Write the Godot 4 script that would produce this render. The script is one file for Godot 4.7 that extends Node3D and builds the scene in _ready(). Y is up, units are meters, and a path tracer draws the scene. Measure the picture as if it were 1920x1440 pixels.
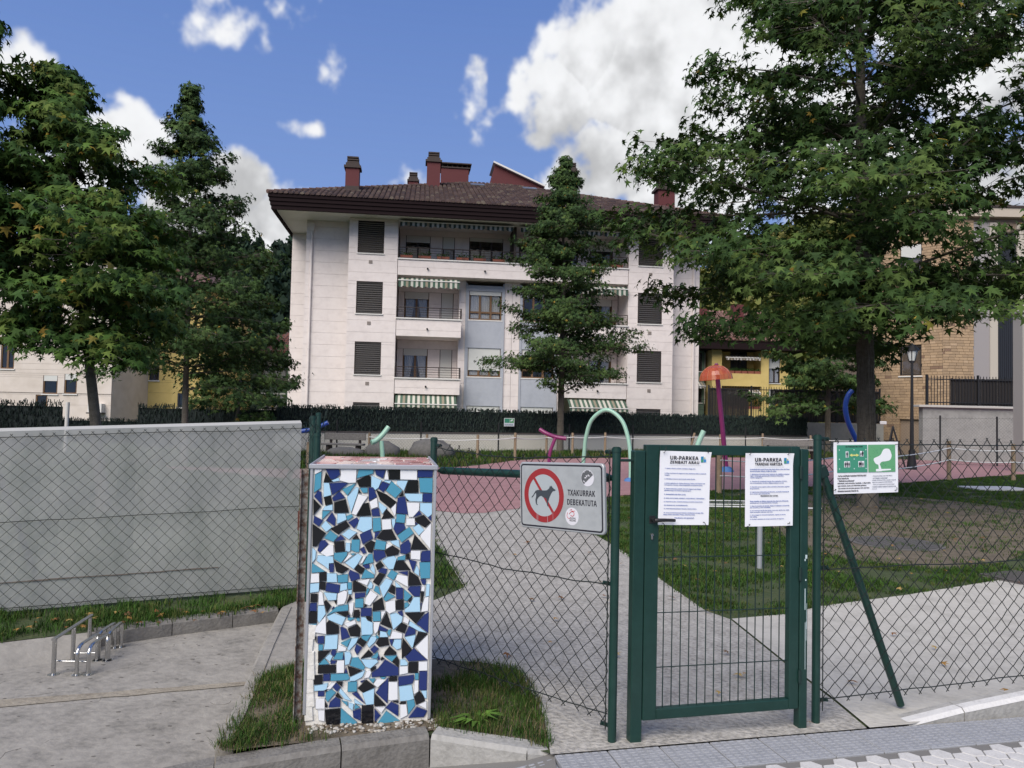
extends Node3D

# ---------------------------------------------------------------- geometry helper
class Geo:
	var v := PackedVector3Array()
	var n := PackedVector3Array()
	var c := PackedColorArray()
	var ix := PackedInt32Array()
	var col := Color(1, 1, 1)
	func tri(a: Vector3, b: Vector3, d: Vector3) -> void:      # counter-clockwise seen from outside
		var k := v.size()
		var nn := (b - a).cross(d - a).normalized()
		v.push_back(a); v.push_back(b); v.push_back(d)
		for i in 3:
			n.push_back(nn); c.push_back(col)
		ix.push_back(k); ix.push_back(k + 2); ix.push_back(k + 1)
	func quad(a: Vector3, b: Vector3, d: Vector3, e: Vector3) -> void:
		var k := v.size()
		var nn := (d - a).cross(e - b).normalized()
		v.push_back(a); v.push_back(b); v.push_back(d); v.push_back(e)
		for i in 4:
			n.push_back(nn); c.push_back(col)
		ix.push_back(k); ix.push_back(k + 2); ix.push_back(k + 1)
		ix.push_back(k); ix.push_back(k + 3); ix.push_back(k + 2)
	func box(ctr: Vector3, size: Vector3, b := Basis()) -> void:
		var x := b.x * size.x * .5
		var y := b.y * size.y * .5
		var z := b.z * size.z * .5
		quad(ctr - x - y + z, ctr + x - y + z, ctr + x + y + z, ctr - x + y + z)
		quad(ctr + x - y - z, ctr - x - y - z, ctr - x + y - z, ctr + x + y - z)
		quad(ctr + x - y + z, ctr + x - y - z, ctr + x + y - z, ctr + x + y + z)
		quad(ctr - x - y - z, ctr - x - y + z, ctr - x + y + z, ctr - x + y - z)
		quad(ctr - x + y + z, ctr + x + y + z, ctr + x + y - z, ctr - x + y - z)
		quad(ctr - x - y - z, ctr + x - y - z, ctr + x - y + z, ctr - x - y + z)
	func span(lo: Vector3, hi: Vector3) -> void:
		box((lo + hi) * .5, hi - lo)
	func bev(ctr: Vector3, size: Vector3, ch: float, b := Basis()) -> void:     # box with chamfered edges
		var h := size * .5
		var q := h - Vector3(ch, ch, ch)
		var P := func(x: float, y: float, z: float) -> Vector3: return ctr + b * Vector3(x, y, z)
		for s in [-1.0, 1.0]:
			_face(P.call(s * h.x, -q.y, q.z), P.call(s * h.x, -q.y, -q.z), P.call(s * h.x, q.y, -q.z), P.call(s * h.x, q.y, q.z), s > 0)
			_face(P.call(-q.x, s * h.y, q.z), P.call(q.x, s * h.y, q.z), P.call(q.x, s * h.y, -q.z), P.call(-q.x, s * h.y, -q.z), s > 0)
			_face(P.call(-q.x, -q.y, s * h.z), P.call(q.x, -q.y, s * h.z), P.call(q.x, q.y, s * h.z), P.call(-q.x, q.y, s * h.z), s > 0)
		for s in [-1.0, 1.0]:
			for t in [-1.0, 1.0]:
				_out(ctr, P.call(s * h.x, t * q.y, -q.z), P.call(s * h.x, t * q.y, q.z), P.call(s * q.x, t * h.y, q.z), P.call(s * q.x, t * h.y, -q.z))
				_out(ctr, P.call(s * h.x, -q.y, t * q.z), P.call(s * h.x, q.y, t * q.z), P.call(s * q.x, q.y, t * h.z), P.call(s * q.x, -q.y, t * h.z))
				_out(ctr, P.call(-q.x, s * h.y, t * q.z), P.call(q.x, s * h.y, t * q.z), P.call(q.x, s * q.y, t * h.z), P.call(-q.x, s * q.y, t * h.z))
				for w in [-1.0, 1.0]:
					var a: Vector3 = P.call(s * h.x, t * q.y, w * q.z)
					var d: Vector3 = P.call(s * q.x, t * h.y, w * q.z)
					var e: Vector3 = P.call(s * q.x, t * q.y, w * h.z)
					if (d - a).cross(e - a).dot(a - ctr) > 0: tri(a, d, e)
					else: tri(a, e, d)
	func _face(a: Vector3, b: Vector3, d: Vector3, e: Vector3, keep: bool) -> void:
		if keep: quad(a, b, d, e)
		else: quad(e, d, b, a)
	func _out(ctr: Vector3, a: Vector3, b: Vector3, d: Vector3, e: Vector3) -> void:
		if (d - a).cross(e - b).dot((a + d) * .5 - ctr) > 0: quad(a, b, d, e)
		else: quad(e, d, b, a)
	func tube(pts: Array, radii, sides := 8, caps := true) -> void:
		var first := v.size()
		var up := Vector3.UP
		var m := pts.size()
		for i in m:
			var p: Vector3 = pts[i]
			var t: Vector3 = ((pts[mini(i + 1, m - 1)] as Vector3) - (pts[maxi(i - 1, 0)] as Vector3)).normalized()
			if i == 0: up = Vector3.UP if absf(t.y) < .9 else Vector3.RIGHT
			var x := t.cross(up).normalized()
			var y := x.cross(t).normalized()
			up = y
			var r: float = radii[i] if radii is Array else radii
			for k in sides:
				var a := TAU * k / sides
				var d := x * cos(a) + y * sin(a)
				v.push_back(p + d * r); n.push_back(d); c.push_back(col)
		for i in m - 1:
			for k in sides:
				var a := first + i * sides + k
				var b := first + i * sides + (k + 1) % sides
				ix.push_back(a); ix.push_back(b); ix.push_back(b + sides)
				ix.push_back(a); ix.push_back(b + sides); ix.push_back(a + sides)
		if caps:
			for e in [0, m - 1]:
				var s0: int = first + e * sides
				for k in range(1, sides - 1):
					if e == 0: tri(v[s0], v[s0 + k], v[s0 + k + 1])
					else: tri(v[s0], v[s0 + k + 1], v[s0 + k])
	func wire(a: Vector3, b: Vector3, r: float) -> void:        # three-sided thin rod
		tube([a, b], r, 3, false)
	func prism(poly: PackedVector2Array, o: Vector3, bx: Vector3, by: Vector3, bz: Vector3, depth: float, bevel := 0.0) -> void:
		# a polygon in the plane (bx, by) at o, its face at o + bz * depth
		var q := poly
		if Geometry2D.is_polygon_clockwise(q): q.reverse()
		var top := q
		if bevel > 0.0:
			var off := Geometry2D.offset_polygon(q, -bevel)
			if off.size() == 1:
				top = off[0]
				if Geometry2D.is_polygon_clockwise(top): top.reverse()
		var f := Geometry2D.triangulate_polygon(top)
		for i in range(0, f.size(), 3):
			var a := top[f[i]]; var b := top[f[i + 1]]; var d := top[f[i + 2]]
			var A := o + bx * a.x + by * a.y + bz * depth
			var B := o + bx * b.x + by * b.y + bz * depth
			var D := o + bx * d.x + by * d.y + bz * depth
			if (B - A).cross(D - A).dot(bz) > 0: tri(A, B, D)
			else: tri(A, D, B)
		var hd := depth - (bevel if top.size() == q.size() else 0.0)
		for i in q.size():
			var a := q[i]; var b := q[(i + 1) % q.size()]
			var A := o + bx * a.x + by * a.y; var B := o + bx * b.x + by * b.y
			quad(A, B, B + bz * hd, A + bz * hd)
			if bevel > 0.0 and top.size() == q.size():
				var k0 := 0; var best := 1e9
				for j in top.size():
					if top[j].distance_squared_to(a) < best: best = top[j].distance_squared_to(a); k0 = j
				var a2 := top[k0]; var b2 := top[(k0 + 1) % top.size()]
				quad(A + bz * hd, B + bz * hd, o + bx * b2.x + by * b2.y + bz * depth, o + bx * a2.x + by * a2.y + bz * depth)
	func ball(ctr: Vector3, r: Vector3, rings := 6, seg := 10, rough := 0.0, rng: RandomNumberGenerator = null) -> void:
		var first := v.size()
		for i in rings + 1:
			var a := PI * i / rings
			for k in seg:
				var b := TAU * k / seg
				var d := Vector3(sin(a) * cos(b), cos(a), sin(a) * sin(b))
				var s := 1.0 + (rng.randf_range(-rough, rough) if rng and i > 0 and i < rings else 0.0)
				v.push_back(ctr + d * r * s); n.push_back((d / r).normalized()); c.push_back(col)
		for i in rings:
			for k in seg:
				var a := first + i * seg + k
				var b := first + i * seg + (k + 1) % seg
				ix.push_back(a); ix.push_back(a + seg); ix.push_back(b + seg)
				ix.push_back(a); ix.push_back(b + seg); ix.push_back(b)
	func mesh() -> ArrayMesh:
		var m := ArrayMesh.new()
		var a := []
		a.resize(Mesh.ARRAY_MAX)
		a[Mesh.ARRAY_VERTEX] = v; a[Mesh.ARRAY_NORMAL] = n; a[Mesh.ARRAY_COLOR] = c; a[Mesh.ARRAY_INDEX] = ix
		m.add_surface_from_arrays(Mesh.PRIMITIVE_TRIANGLES, a)
		return m

# ---------------------------------------------------------------- scene helpers
var counts := {}
var M := {}
var rng := RandomNumberGenerator.new()

func numbered(called: String, parent: Node) -> String:
	var key := "%d/%s" % [parent.get_instance_id(), called]
	var k: int = counts.get(key, 0)
	counts[key] = k + 1
	return called if k == 0 else "%s_%03d" % [called, k]

func put(o: Node3D, called: String, parent: Node) -> Node3D:
	o.name = numbered(called, parent)
	parent.add_child(o, true)
	return o

func part(parent: Node, called: String, g, m: Material) -> MeshInstance3D:
	var o := MeshInstance3D.new()
	o.mesh = g.mesh() if g is Geo else g
	o.material_override = m
	put(o, called, parent)
	return o

func tag(o: Node, label: String, category: String, group := "", kind := "") -> Node:
	if label: o.set_meta("label", label)
	if category: o.set_meta("category", category)
	if group: o.set_meta("group", group)
	if kind: o.set_meta("kind", kind)
	return o

func thing(called: String, label: String, category: String, at := Vector3.ZERO, yaw := 0.0, group := "") -> Node3D:
	var o := Node3D.new()
	put(o, called, self)
	o.position = at
	o.rotation_degrees.y = yaw
	tag(o, label, category, group)
	return o

func structure(called: String, g, m: Material, parent: Node = self) -> MeshInstance3D:
	var o := part(parent, called, g, m)
	if parent == self: o.set_meta("kind", "structure")
	return o

func stuff(o: Node) -> Node:
	o.set_meta("kind", "stuff")
	return o

func copies(parent: Node, called: String, mesh: Mesh, m: Material, xf: Array, cols: Array) -> MultiMeshInstance3D:
	var mm := MultiMesh.new()
	mm.transform_format = MultiMesh.TRANSFORM_3D
	mm.use_colors = true
	mm.mesh = mesh
	mm.instance_count = xf.size()
	var buf := PackedFloat32Array()
	buf.resize(xf.size() * 16)
	var j := 0
	for i in xf.size():
		var t: Transform3D = xf[i]
		var b := t.basis
		var cl: Color = cols[i]
		buf[j] = b.x.x; buf[j + 1] = b.y.x; buf[j + 2] = b.z.x; buf[j + 3] = t.origin.x
		buf[j + 4] = b.x.y; buf[j + 5] = b.y.y; buf[j + 6] = b.z.y; buf[j + 7] = t.origin.y
		buf[j + 8] = b.x.z; buf[j + 9] = b.y.z; buf[j + 10] = b.z.z; buf[j + 11] = t.origin.z
		buf[j + 12] = cl.r; buf[j + 13] = cl.g; buf[j + 14] = cl.b; buf[j + 15] = 1.0
		j += 16
	mm.buffer = buf
	var o := MultiMeshInstance3D.new()
	o.multimesh = mm
	o.material_override = m
	put(o, called, parent)
	stuff(o)
	return o

func lin(r: float, g: float, b: float) -> Color:          # a base colour given in linear values
	return Color(r, g, b).linear_to_srgb()

func plain(c: Color, rough := .8, metal := 0.0) -> StandardMaterial3D:
	var m := StandardMaterial3D.new()
	m.albedo_color = c
	m.roughness = rough
	m.metallic = metal
	return m

func tinted(rough := .8) -> StandardMaterial3D:
	var m := StandardMaterial3D.new()
	m.vertex_color_use_as_albedo = true
	m.roughness = rough
	return m

# a seamless texture of two layered noises between several colours (linear), and a relief from the fine one
func grain(cols: Array, fine: float, coarse: float, sd: int, mixf := .5, size := 512, speck := 0.0) -> Array:
	var A := FastNoiseLite.new(); A.seed = sd; A.frequency = fine; A.fractal_octaves = 4
	var B := FastNoiseLite.new(); B.seed = sd + 7; B.frequency = coarse; B.fractal_octaves = 4
	var ia := A.get_seamless_image(size, size)
	var ib := B.get_seamless_image(size, size)
	ia.convert(Image.FORMAT_L8); ib.convert(Image.FORMAT_L8)
	var da := ia.get_data(); var db := ib.get_data()
	var lut := PackedByteArray(); lut.resize(256 * 3)
	var m := cols.size() - 1
	for i in 256:
		var t := i / 255.0 * m
		var k := mini(int(t), m - 1)
		var q: Color = (cols[k] as Color).lerp(cols[k + 1], t - k).linear_to_srgb()
		lut[i * 3] = q.r8; lut[i * 3 + 1] = q.g8; lut[i * 3 + 2] = q.b8
	var out := PackedByteArray(); out.resize(size * size * 3)
	var r := RandomNumberGenerator.new(); r.seed = sd
	var ma := int(mixf * 256); var mb := 256 - ma
	var sp := int(speck * 255)
	for i in size * size:
		var t := (da[i] * ma + db[i] * mb) >> 8
		if sp > 0: t = clampi(t + (r.randi() % (2 * sp + 1)) - sp, 0, 255)
		t *= 3
		out[i * 3] = lut[t]; out[i * 3 + 1] = lut[t + 1]; out[i * 3 + 2] = lut[t + 2]
	var im := Image.create_from_data(size, size, false, Image.FORMAT_RGB8, out)
	im.generate_mipmaps()
	var nm := ia
	nm.convert(Image.FORMAT_RGBA8)
	nm.bump_map_to_normal_map(4.0)
	nm.generate_mipmaps()
	return [ImageTexture.create_from_image(im), ImageTexture.create_from_image(nm)]

func textured(g: Array, metres: float, rough := .9, bump := .5, world := true) -> StandardMaterial3D:
	var m := StandardMaterial3D.new()
	m.albedo_texture = g[0]
	m.roughness = rough
	m.uv1_triplanar = true
	m.uv1_world_triplanar = world
	m.uv1_scale = Vector3.ONE / metres
	if bump > 0.0:
		m.normal_enabled = true
		m.normal_texture = g[1]
		m.normal_scale = bump
	return m

func flat_poly(pts: Array, y: float) -> Geo:               # a level sheet from [x, z] pairs
	var g := Geo.new()
	var q := PackedVector2Array()
	for p in pts: q.push_back(Vector2(p[0], p[1]))
	var f := Geometry2D.triangulate_polygon(q)
	for i in range(0, f.size(), 3):
		var a := Vector3(q[f[i]].x, y, q[f[i]].y)
		var b := Vector3(q[f[i + 1]].x, y, q[f[i + 1]].y)
		var d := Vector3(q[f[i + 2]].x, y, q[f[i + 2]].y)
		if (b - a).cross(d - a).y > 0: g.tri(a, b, d)
		else: g.tri(a, d, b)
	return g

func smooth_ring(pts: Array, steps := 5) -> Array:          # rounded outline through the given points
	var out := []
	var m := pts.size()
	for i in m:
		var p0: Array = pts[(i - 1 + m) % m]; var p1: Array = pts[i]; var p2: Array = pts[(i + 1) % m]; var p3: Array = pts[(i + 2) % m]
		for k in steps:
			var t := float(k) / steps
			var a := Vector2(p0[0], p0[1]); var b := Vector2(p1[0], p1[1]); var d := Vector2(p2[0], p2[1]); var e := Vector2(p3[0], p3[1])
			var q := b.cubic_interpolate(d, a, e, t)
			out.append([q.x, q.y])
	return out

func in_poly(q: PackedVector2Array, x: float, z: float) -> bool:
	return Geometry2D.is_point_in_polygon(Vector2(x, z), q)

func vec2s(pts: Array) -> PackedVector2Array:
	var q := PackedVector2Array()
	for p in pts: q.push_back(Vector2(p[0], p[1]))
	return q

func curve(pts: Array, steps := 6) -> Array:               # smooth path through 3D points
	var out := []
	var m := pts.size()
	for i in m - 1:
		var a: Vector3 = pts[maxi(i - 1, 0)]; var b: Vector3 = pts[i]; var d: Vector3 = pts[i + 1]; var e: Vector3 = pts[mini(i + 2, m - 1)]
		for k in steps: out.append(b.cubic_interpolate(d, a, e, float(k) / steps))
	out.append(pts[m - 1])
	return out

var fonts := {}
func lettering(parent: Node, words: String, left: float, top: float, w: float, h: float, z: float, m: Material, bold := true, called := "lettering") -> MeshInstance3D:
	var t := TextMesh.new()
	var key := "b" if bold else "r"
	if not fonts.has(key):
		var f := SystemFont.new()
		f.font_names = PackedStringArray(["Droid Sans"])
		f.font_weight = 700 if bold else 400
		fonts[key] = f
	t.font = fonts[key]
	t.text = words
	t.font_size = 32
	t.pixel_size = .01
	t.depth = .01
	t.curve_step = 6.0
	var o := part(parent, called, t, m)
	var bb := t.get_aabb()
	var sx := w / maxf(bb.size.x, .001)
	var sy := h / maxf(bb.size.y, .001) if h > 0 else sx
	o.scale = Vector3(sx, sy, .05)
	o.position = Vector3(left - bb.position.x * sx, top - (bb.position.y + bb.size.y) * sy, z)
	return o

# ---------------------------------------------------------------- sky
func cloud_sky() -> ImageTexture:
	var W := 3072
	var HH := 768                                          # upper half
	var sd := 11
	var A := FastNoiseLite.new(); A.seed = sd; A.frequency = .013; A.fractal_octaves = 6; A.fractal_gain = .55
	var B := FastNoiseLite.new(); B.seed = sd + 3; B.frequency = .042; B.fractal_octaves = 5; B.fractal_gain = .55
	var C := FastNoiseLite.new(); C.seed = sd + 5; C.frequency = .006; C.fractal_octaves = 3
	var da := A.get_seamless_image(W, HH).get_data()
	var db := B.get_seamless_image(W, HH).get_data()
	var dc := C.get_seamless_image(W, HH).get_data()
	# cumulus heaps: azimuth and elevation in degrees, half sizes, strength
	var heaps := CLOUDS
	var field := PackedFloat32Array(); field.resize(W * HH)
	field.fill(-1.0)
	var base := PackedFloat32Array(); base.resize(W * HH)
	for h in heaps:
		var k: float = W / 360.0
		var cx: float = h[0] * k
		var cy: float = HH - h[1] * k
		var rx: float = h[2] * k
		var ry: float = h[3] * k
		for y in range(maxi(0, int(cy - ry * 1.6)), mini(HH, int(cy + ry * 1.6))):
			for x0 in range(int(cx - rx * 1.6), int(cx + rx * 1.6)):
				var x := posmod(x0, W)
				var dx := (x0 - cx) / rx
				var dy := (y - cy) / ry
				var f: float = h[4] * (1.0 - dx * dx - dy * dy)
				var i := y * W + x
				if f > field[i]: field[i] = f; base[i] = dy
	var out := PackedByteArray(); out.resize(W * HH * 2 * 3)
	for y in HH:
		var el := 90.0 * (HH - y) / HH
		var t := clampf(el / 42.0, 0, 1)
		var zr := lerpf(.34, .070, pow(t, .7)); var zg := lerpf(.50, .165, pow(t, .7)); var zb := lerpf(.80, .48, pow(t, .9))
		for x in W:
			var i := y * W + x
			var na := da[i] / 255.0 - .5
			var nb := db[i] / 255.0 - .5
			var nc := dc[i] / 255.0 - .5
			var f := field[i]
			var d := 0.0
			if f > -.5:
				d = clampf((f + na * 1.25 + nb * .95 - .04) * 1.55, 0, 1)
			# thin veils
			var veil := clampf((nc * 1.6 + na * .9 - .46) * 1.2, 0, .22)
			d = maxf(d, veil)
			d = d * d * (3 - 2 * d)
			# shading of the heaps: brighter upper left, grey belly
			var sh := clampf(.97 - .38 * smoothstep(.05, .95, base[i] * .45 + .24 + nc * 2.2 - nb * .45 - na * .7 - (1.0 - d) * .3) + nb * .12, .40, 1.0) if f > .0 else .88
			var cr := sh * .93; var cg := sh * .94; var cb := sh * .96
			var r := zr + (cr - zr) * d; var g := zg + (cg - zg) * d; var b := zb + (cb - zb) * d
			var j := i * 3
			out[j] = int(255 * pow(r, .4545)); out[j + 1] = int(255 * pow(g, .4545)); out[j + 2] = int(255 * pow(b, .4545))
	var lower := W * HH * 3
	for i in range(lower, out.size(), 3):
		out[i] = 120; out[i + 1] = 122; out[i + 2] = 118
	var im := Image.create_from_data(W, HH * 2, false, Image.FORMAT_RGB8, out)
	return ImageTexture.create_from_image(im)

# azimuth (0 ahead, + to the right), elevation, half width, half height, strength
const CLOUDS := [
	[3.2, 22, 4.2, 5.0, 1.15], [5.8, 25.5, 4.8, 4.8, 1.2], [11, 23.5, 9, 8, 1.5], [17, 25, 8, 8, 1.4], [7, 18.5, 6.5, 5, 1.25], [13, 17.5, 8, 5.5, 1.3], [22, 20, 8, 8, .8], [31, 23, 7, 6, .9], [29, 17, 7, 6, .7], [9, 14, 7, 3.5, .8], [17, 29, 9, 4, .8],
	[-27.2, 16.6, 3.6, 3.4, 1.2], [-20, 15.2, 3.0, 2.9, 1.2], [-17.2, 13.0, 3.4, 3.2, 1.2], [-24, 12.4, 4.5, 3.2, 1.0], [-19.0, 10.5, 4.8, 3.6, 1.2], [-32.5, 19.6, 2.4, 2.6, .8], [-30, 14, 4.5, 4.5, .8], [-14.8, 10.8, 2.6, 2.4, .6],
	[-21, 25.2, 3.0, 1.4, .50], [-22.8, 26.8, 1.6, 1.6, .46], [-16.3, 27.0, 3.2, 1.6, .44], [-13.9, 24.7, 1.4, 1.9, .46], [-16.2, 19.5, 1.7, .75, .62], [-6.3, 16.4, 3.2, 1.9, .8], [-3.7, 22.7, .8, 1.5, .10], [-2.0, 20.3, 1.4, 1.1, .2], [-24, 24.6, 1.8, 1.0, .30],
	[52, 18, 14, 8, .8], [75, 34, 18, 10, .8], [110, 22, 20, 9, .8], [150, 40, 22, 12, .8], [-60, 24, 16, 9, .8], [-95, 34, 20, 10, .8], [-130, 20, 20, 9, .8], [-165, 34, 24, 12, .8], [40, 60, 22, 9, .7], [-70, 62, 26, 9, .7], [130, 66, 30, 9, .7], [175, 16, 16, 7, .8]]

func _ready() -> void:
	rng.seed = 20240
	# camera
	var cam := Camera3D.new()
	cam.name = "camera"
	cam.fov = 52.8
	cam.near = .05
	cam.far = 2000.0
	add_child(cam)
	cam.position = Vector3(0, 1.45, 0)
	cam.basis = Basis(Vector3.RIGHT, deg_to_rad(2.2)) * Basis(Vector3(0, 0, 1), .022)
	cam.current = true
	# sky and air
	var env := Environment.new()
	var sky := Sky.new()
	var pan := PanoramaSkyMaterial.new()
	pan.panorama = cloud_sky()
	pan.energy_multiplier = 1.0
	sky.sky_material = pan
	env.background_mode = Environment.BG_SKY
	env.sky = sky
	env.background_energy_multiplier = .36
	env.tonemap_mode = Environment.TONE_MAPPER_LINEAR
	env.tonemap_exposure = 2.8
	env.sdfgi_enabled = true
	env.ssao_enabled = true
	env.ssil_enabled = true
	var we := WorldEnvironment.new()
	we.name = "world_environment"
	we.environment = env
	add_child(we)
	# the sun behind thin cloud: high, behind the photographer's left shoulder
	var sun := DirectionalLight3D.new()
	sun.name = "sun"
	sun.light_energy = .5
	sun.light_color = Color(1.0, .965, .92)
	sun.light_angular_distance = 50.0
	sun.shadow_enabled = true
	add_child(sun)
	sun.rotation_degrees = Vector3(-43, -26, 0)
	print("sky done ", Time.get_ticks_msec())
	materials()
	tree_materials()
	print("materials ", Time.get_ticks_msec())
	ground()
	print("ground ", Time.get_ticks_msec())
	apartment_block()
	print("apartment ", Time.get_ticks_msec())
	other_buildings()
	hills()
	print("buildings ", Time.get_ticks_msec())
	far_park()
	playground()
	print("park ", Time.get_ticks_msec())
	trees()
	print("trees ", Time.get_ticks_msec())
	cabinet()
	gate_and_fences()
	bike_rack()
	print("front ", Time.get_ticks_msec())
	grass_and_leaves()
	print("done ", Time.get_ticks_msec())

func materials() -> void:
	var g := grain([Color(.10, .094, .083), Color(.20, .19, .168), Color(.265, .25, .222), Color(.305, .288, .256), Color(.37, .35, .31)], .03, .006, 3, .45, 1024, .10)
	M.lot = textured(g, 1.9, .92, .55)
	g = grain([Color(.10, .096, .085), Color(.25, .238, .212), Color(.345, .328, .295), Color(.43, .41, .37), Color(.56, .535, .485)], .05, .008, 21, .66, 1024, .20)
	M.path = textured(g, 1.9, .95, .9)
	g = grain([Color(.33, .315, .275), Color(.46, .44, .39), Color(.53, .51, .455)], .05, .007, 35, .4, 1024, .05)
	M.slab = textured(g, 2.3, .9, .35)
	g = grain([Color(.24, .128, .128), Color(.325, .178, .178), Color(.385, .22, .218)], .09, .008, 41, .5, 512, .06)
	M.pink = textured(g, 2.0, .9, .3)
	g = grain([Color(.055, .045, .03), Color(.12, .098, .068), Color(.19, .155, .11)], .04, .009, 52, .5, 512, .08)
	M.soil = textured(g, 1.6, 1.0, .9)
	g = grain([Color(.022, .036, .011), Color(.042, .062, .018), Color(.075, .078, .032)], .06, .007, 61, .5, 512, .06)
	M.lawn = textured(g, 2.2, 1.0, .6)
	g = grain([Color(.075, .070, .062), Color(.165, .157, .143), Color(.235, .226, .208)], .06, .012, 71, .5, 512, .12)
	M.kerb = textured(g, .7, .92, .6)
	M.kerb_pale = textured(grain([Color(.20, .195, .18), Color(.33, .325, .305), Color(.40, .39, .37)], .05, .012, 73, .5, 512, .10), .7, .92, .5)
	g = grain([Color(.40, .395, .38), Color(.58, .575, .56), Color(.66, .655, .64)], .06, .012, 75, .5, 512, .06)
	M.kerb_white = textured(g, .6, .85, .4)
	g = grain([Color(.19, .20, .215), Color(.28, .29, .31), Color(.34, .35, .37)], .08, .012, 81, .5, 512, .08)
	M.tactile = textured(g, .5, .75, .35)
	g = grain([Color(.42, .41, .39), Color(.55, .54, .52), Color(.62, .61, .59)], .07, .015, 85, .5, 512, .07)
	M.hex = textured(g, .45, .8, .35)
	g = grain([Color(.17, .145, .11), Color(.27, .24, .19), Color(.33, .30, .245)], .05, .01, 7, .55, 512, .10)
	M.tan = textured(g, 1.1, .95, .5)
	M.mortar = plain(lin(.17, .165, .155), .95)
	M.street = plain(lin(.10, .10, .10), .95)
	M.green = textured(grain([Color(.0045, .027, .020), Color(.0065, .035, .027), Color(.011, .046, .036)], .03, .006, 113, .45, 512, .03), .5, .42, .06)
	M.green_dark = plain(lin(.005, .022, .018), .5)
	M.wire = plain(lin(.010, .016, .014), .55)
	M.black = plain(lin(.012, .012, .013), .5)
	M.alu = plain(lin(.50, .51, .53), .42, .6)
	M.steel = plain(lin(.55, .55, .54), .2, 1.0)
	g = grain([Color(.05, .025, .018), Color(.12, .07, .05), Color(.30, .29, .26), Color(.42, .42, .38)], .03, .012, 93, .5, 512, .05)
	M.rust = textured(g, .35, .85, .6, false)
	g = grain([Color(.52, .50, .45), Color(.70, .685, .64), Color(.76, .745, .71)], .03, .01, 95, .5, 512, .06)
	M.grout = textured(g, .5, .9, .5)
	g = grain([Color(.16, .12, .075), Color(.27, .20, .13), Color(.33, .25, .165)], .05, .012, 97, .5, 512, .05)
	M.wood = textured(g, .6, .85, .4)
	g = grain([Color(.10, .09, .085), Color(.19, .18, .165), Color(.26, .25, .235)], .03, .012, 99, .5, 512, .05)
	M.grey_wood = textured(g, .8, .9, .5)
	M.paper = plain(lin(.80, .81, .84), .55)
	M.ink = plain(lin(.012, .012, .02), .6)
	M.blue_ink = plain(lin(.06, .12, .40), .6)
	M.tint = tinted(.8)
	M.gloss = tinted(.16)
	M.rope = plain(lin(.72, .71, .68), .8)

const KERB_LINE := [[-3.2, -2.55], [-1.46, -3.15], [-1.19, -3.24], [-.7, -3.39], [-.33, -3.5], [.1, -3.40], [.2, -3.42]]
const ISLAND := [[-1.22, -3.36], [-1.19, -3.34], [-.7, -3.5], [-.33, -3.6], [.09, -3.5], [.19, -3.46], [.19, -3.8], [.13, -4.16], [.09, -4.38], [-.09, -4.56], [-.40, -4.62], [-1.0, -4.5], [-1.18, -4.5], [-1.33, -4.28], [-1.28, -3.9]]
const STRIP_BACK := [[-2.62, -5.02], [-2.24, -5.33], [-1.9, -5.55], [-1.63, -5.72], [-1.66, -6.35], [-2.3, -5.95], [-3.5, -5.36], [-4.6, -4.7], [-4.4, -3.9], [-3.2, -4.72]]
const LAWN_RIGHT := [[1.05, -9.6], [1.27, -8.17], [1.38, -6.9], [1.5, -5.95], [1.64, -5.72], [2.12, -5.86], [2.47, -6.13], [3.36, -6.58], [4.64, -7.32], [6.2, -8.0], [12, -10.4], [24, -14], [24, -25], [15, -22.7], [9.55, -18.7], [7.11, -17.4], [5.6, -16.5], [3.6, -15.2], [1.9, -14.1], [1.3, -12.3]]
const LAWN_LEFT := [[-.36, -6.51], [-.5, -7.2], [-.85, -8.92], [-1.1, -11.4], [-4.3, -15.9], [-9, -19], [-16, -16], [-12, -9], [-3.5, -5.5], [-1.7, -6.45], [-1.0, -5.95], [-.56, -6.05]]
const LAWN_FAR := [[-16, -18], [-5.1, -18.7], [-1.5, -20.6], [.4, -24.6], [2.8, -26.5], [8.5, -29], [14, -31], [14, -35], [7.8, -32.2], [-1.1, -28.2], [-7.2, -25.0], [-16, -21]]
const SOIL := [[6.0, -15.3], [8.2, -14.9], [8.8, -12.6], [7.3, -10.9], [6.2, -9.2], [4.7, -7.9], [3.9, -8.0], [3.4, -8.7], [3.5, -10.2], [3.9, -12.4], [4.6, -14.2]]

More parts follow.
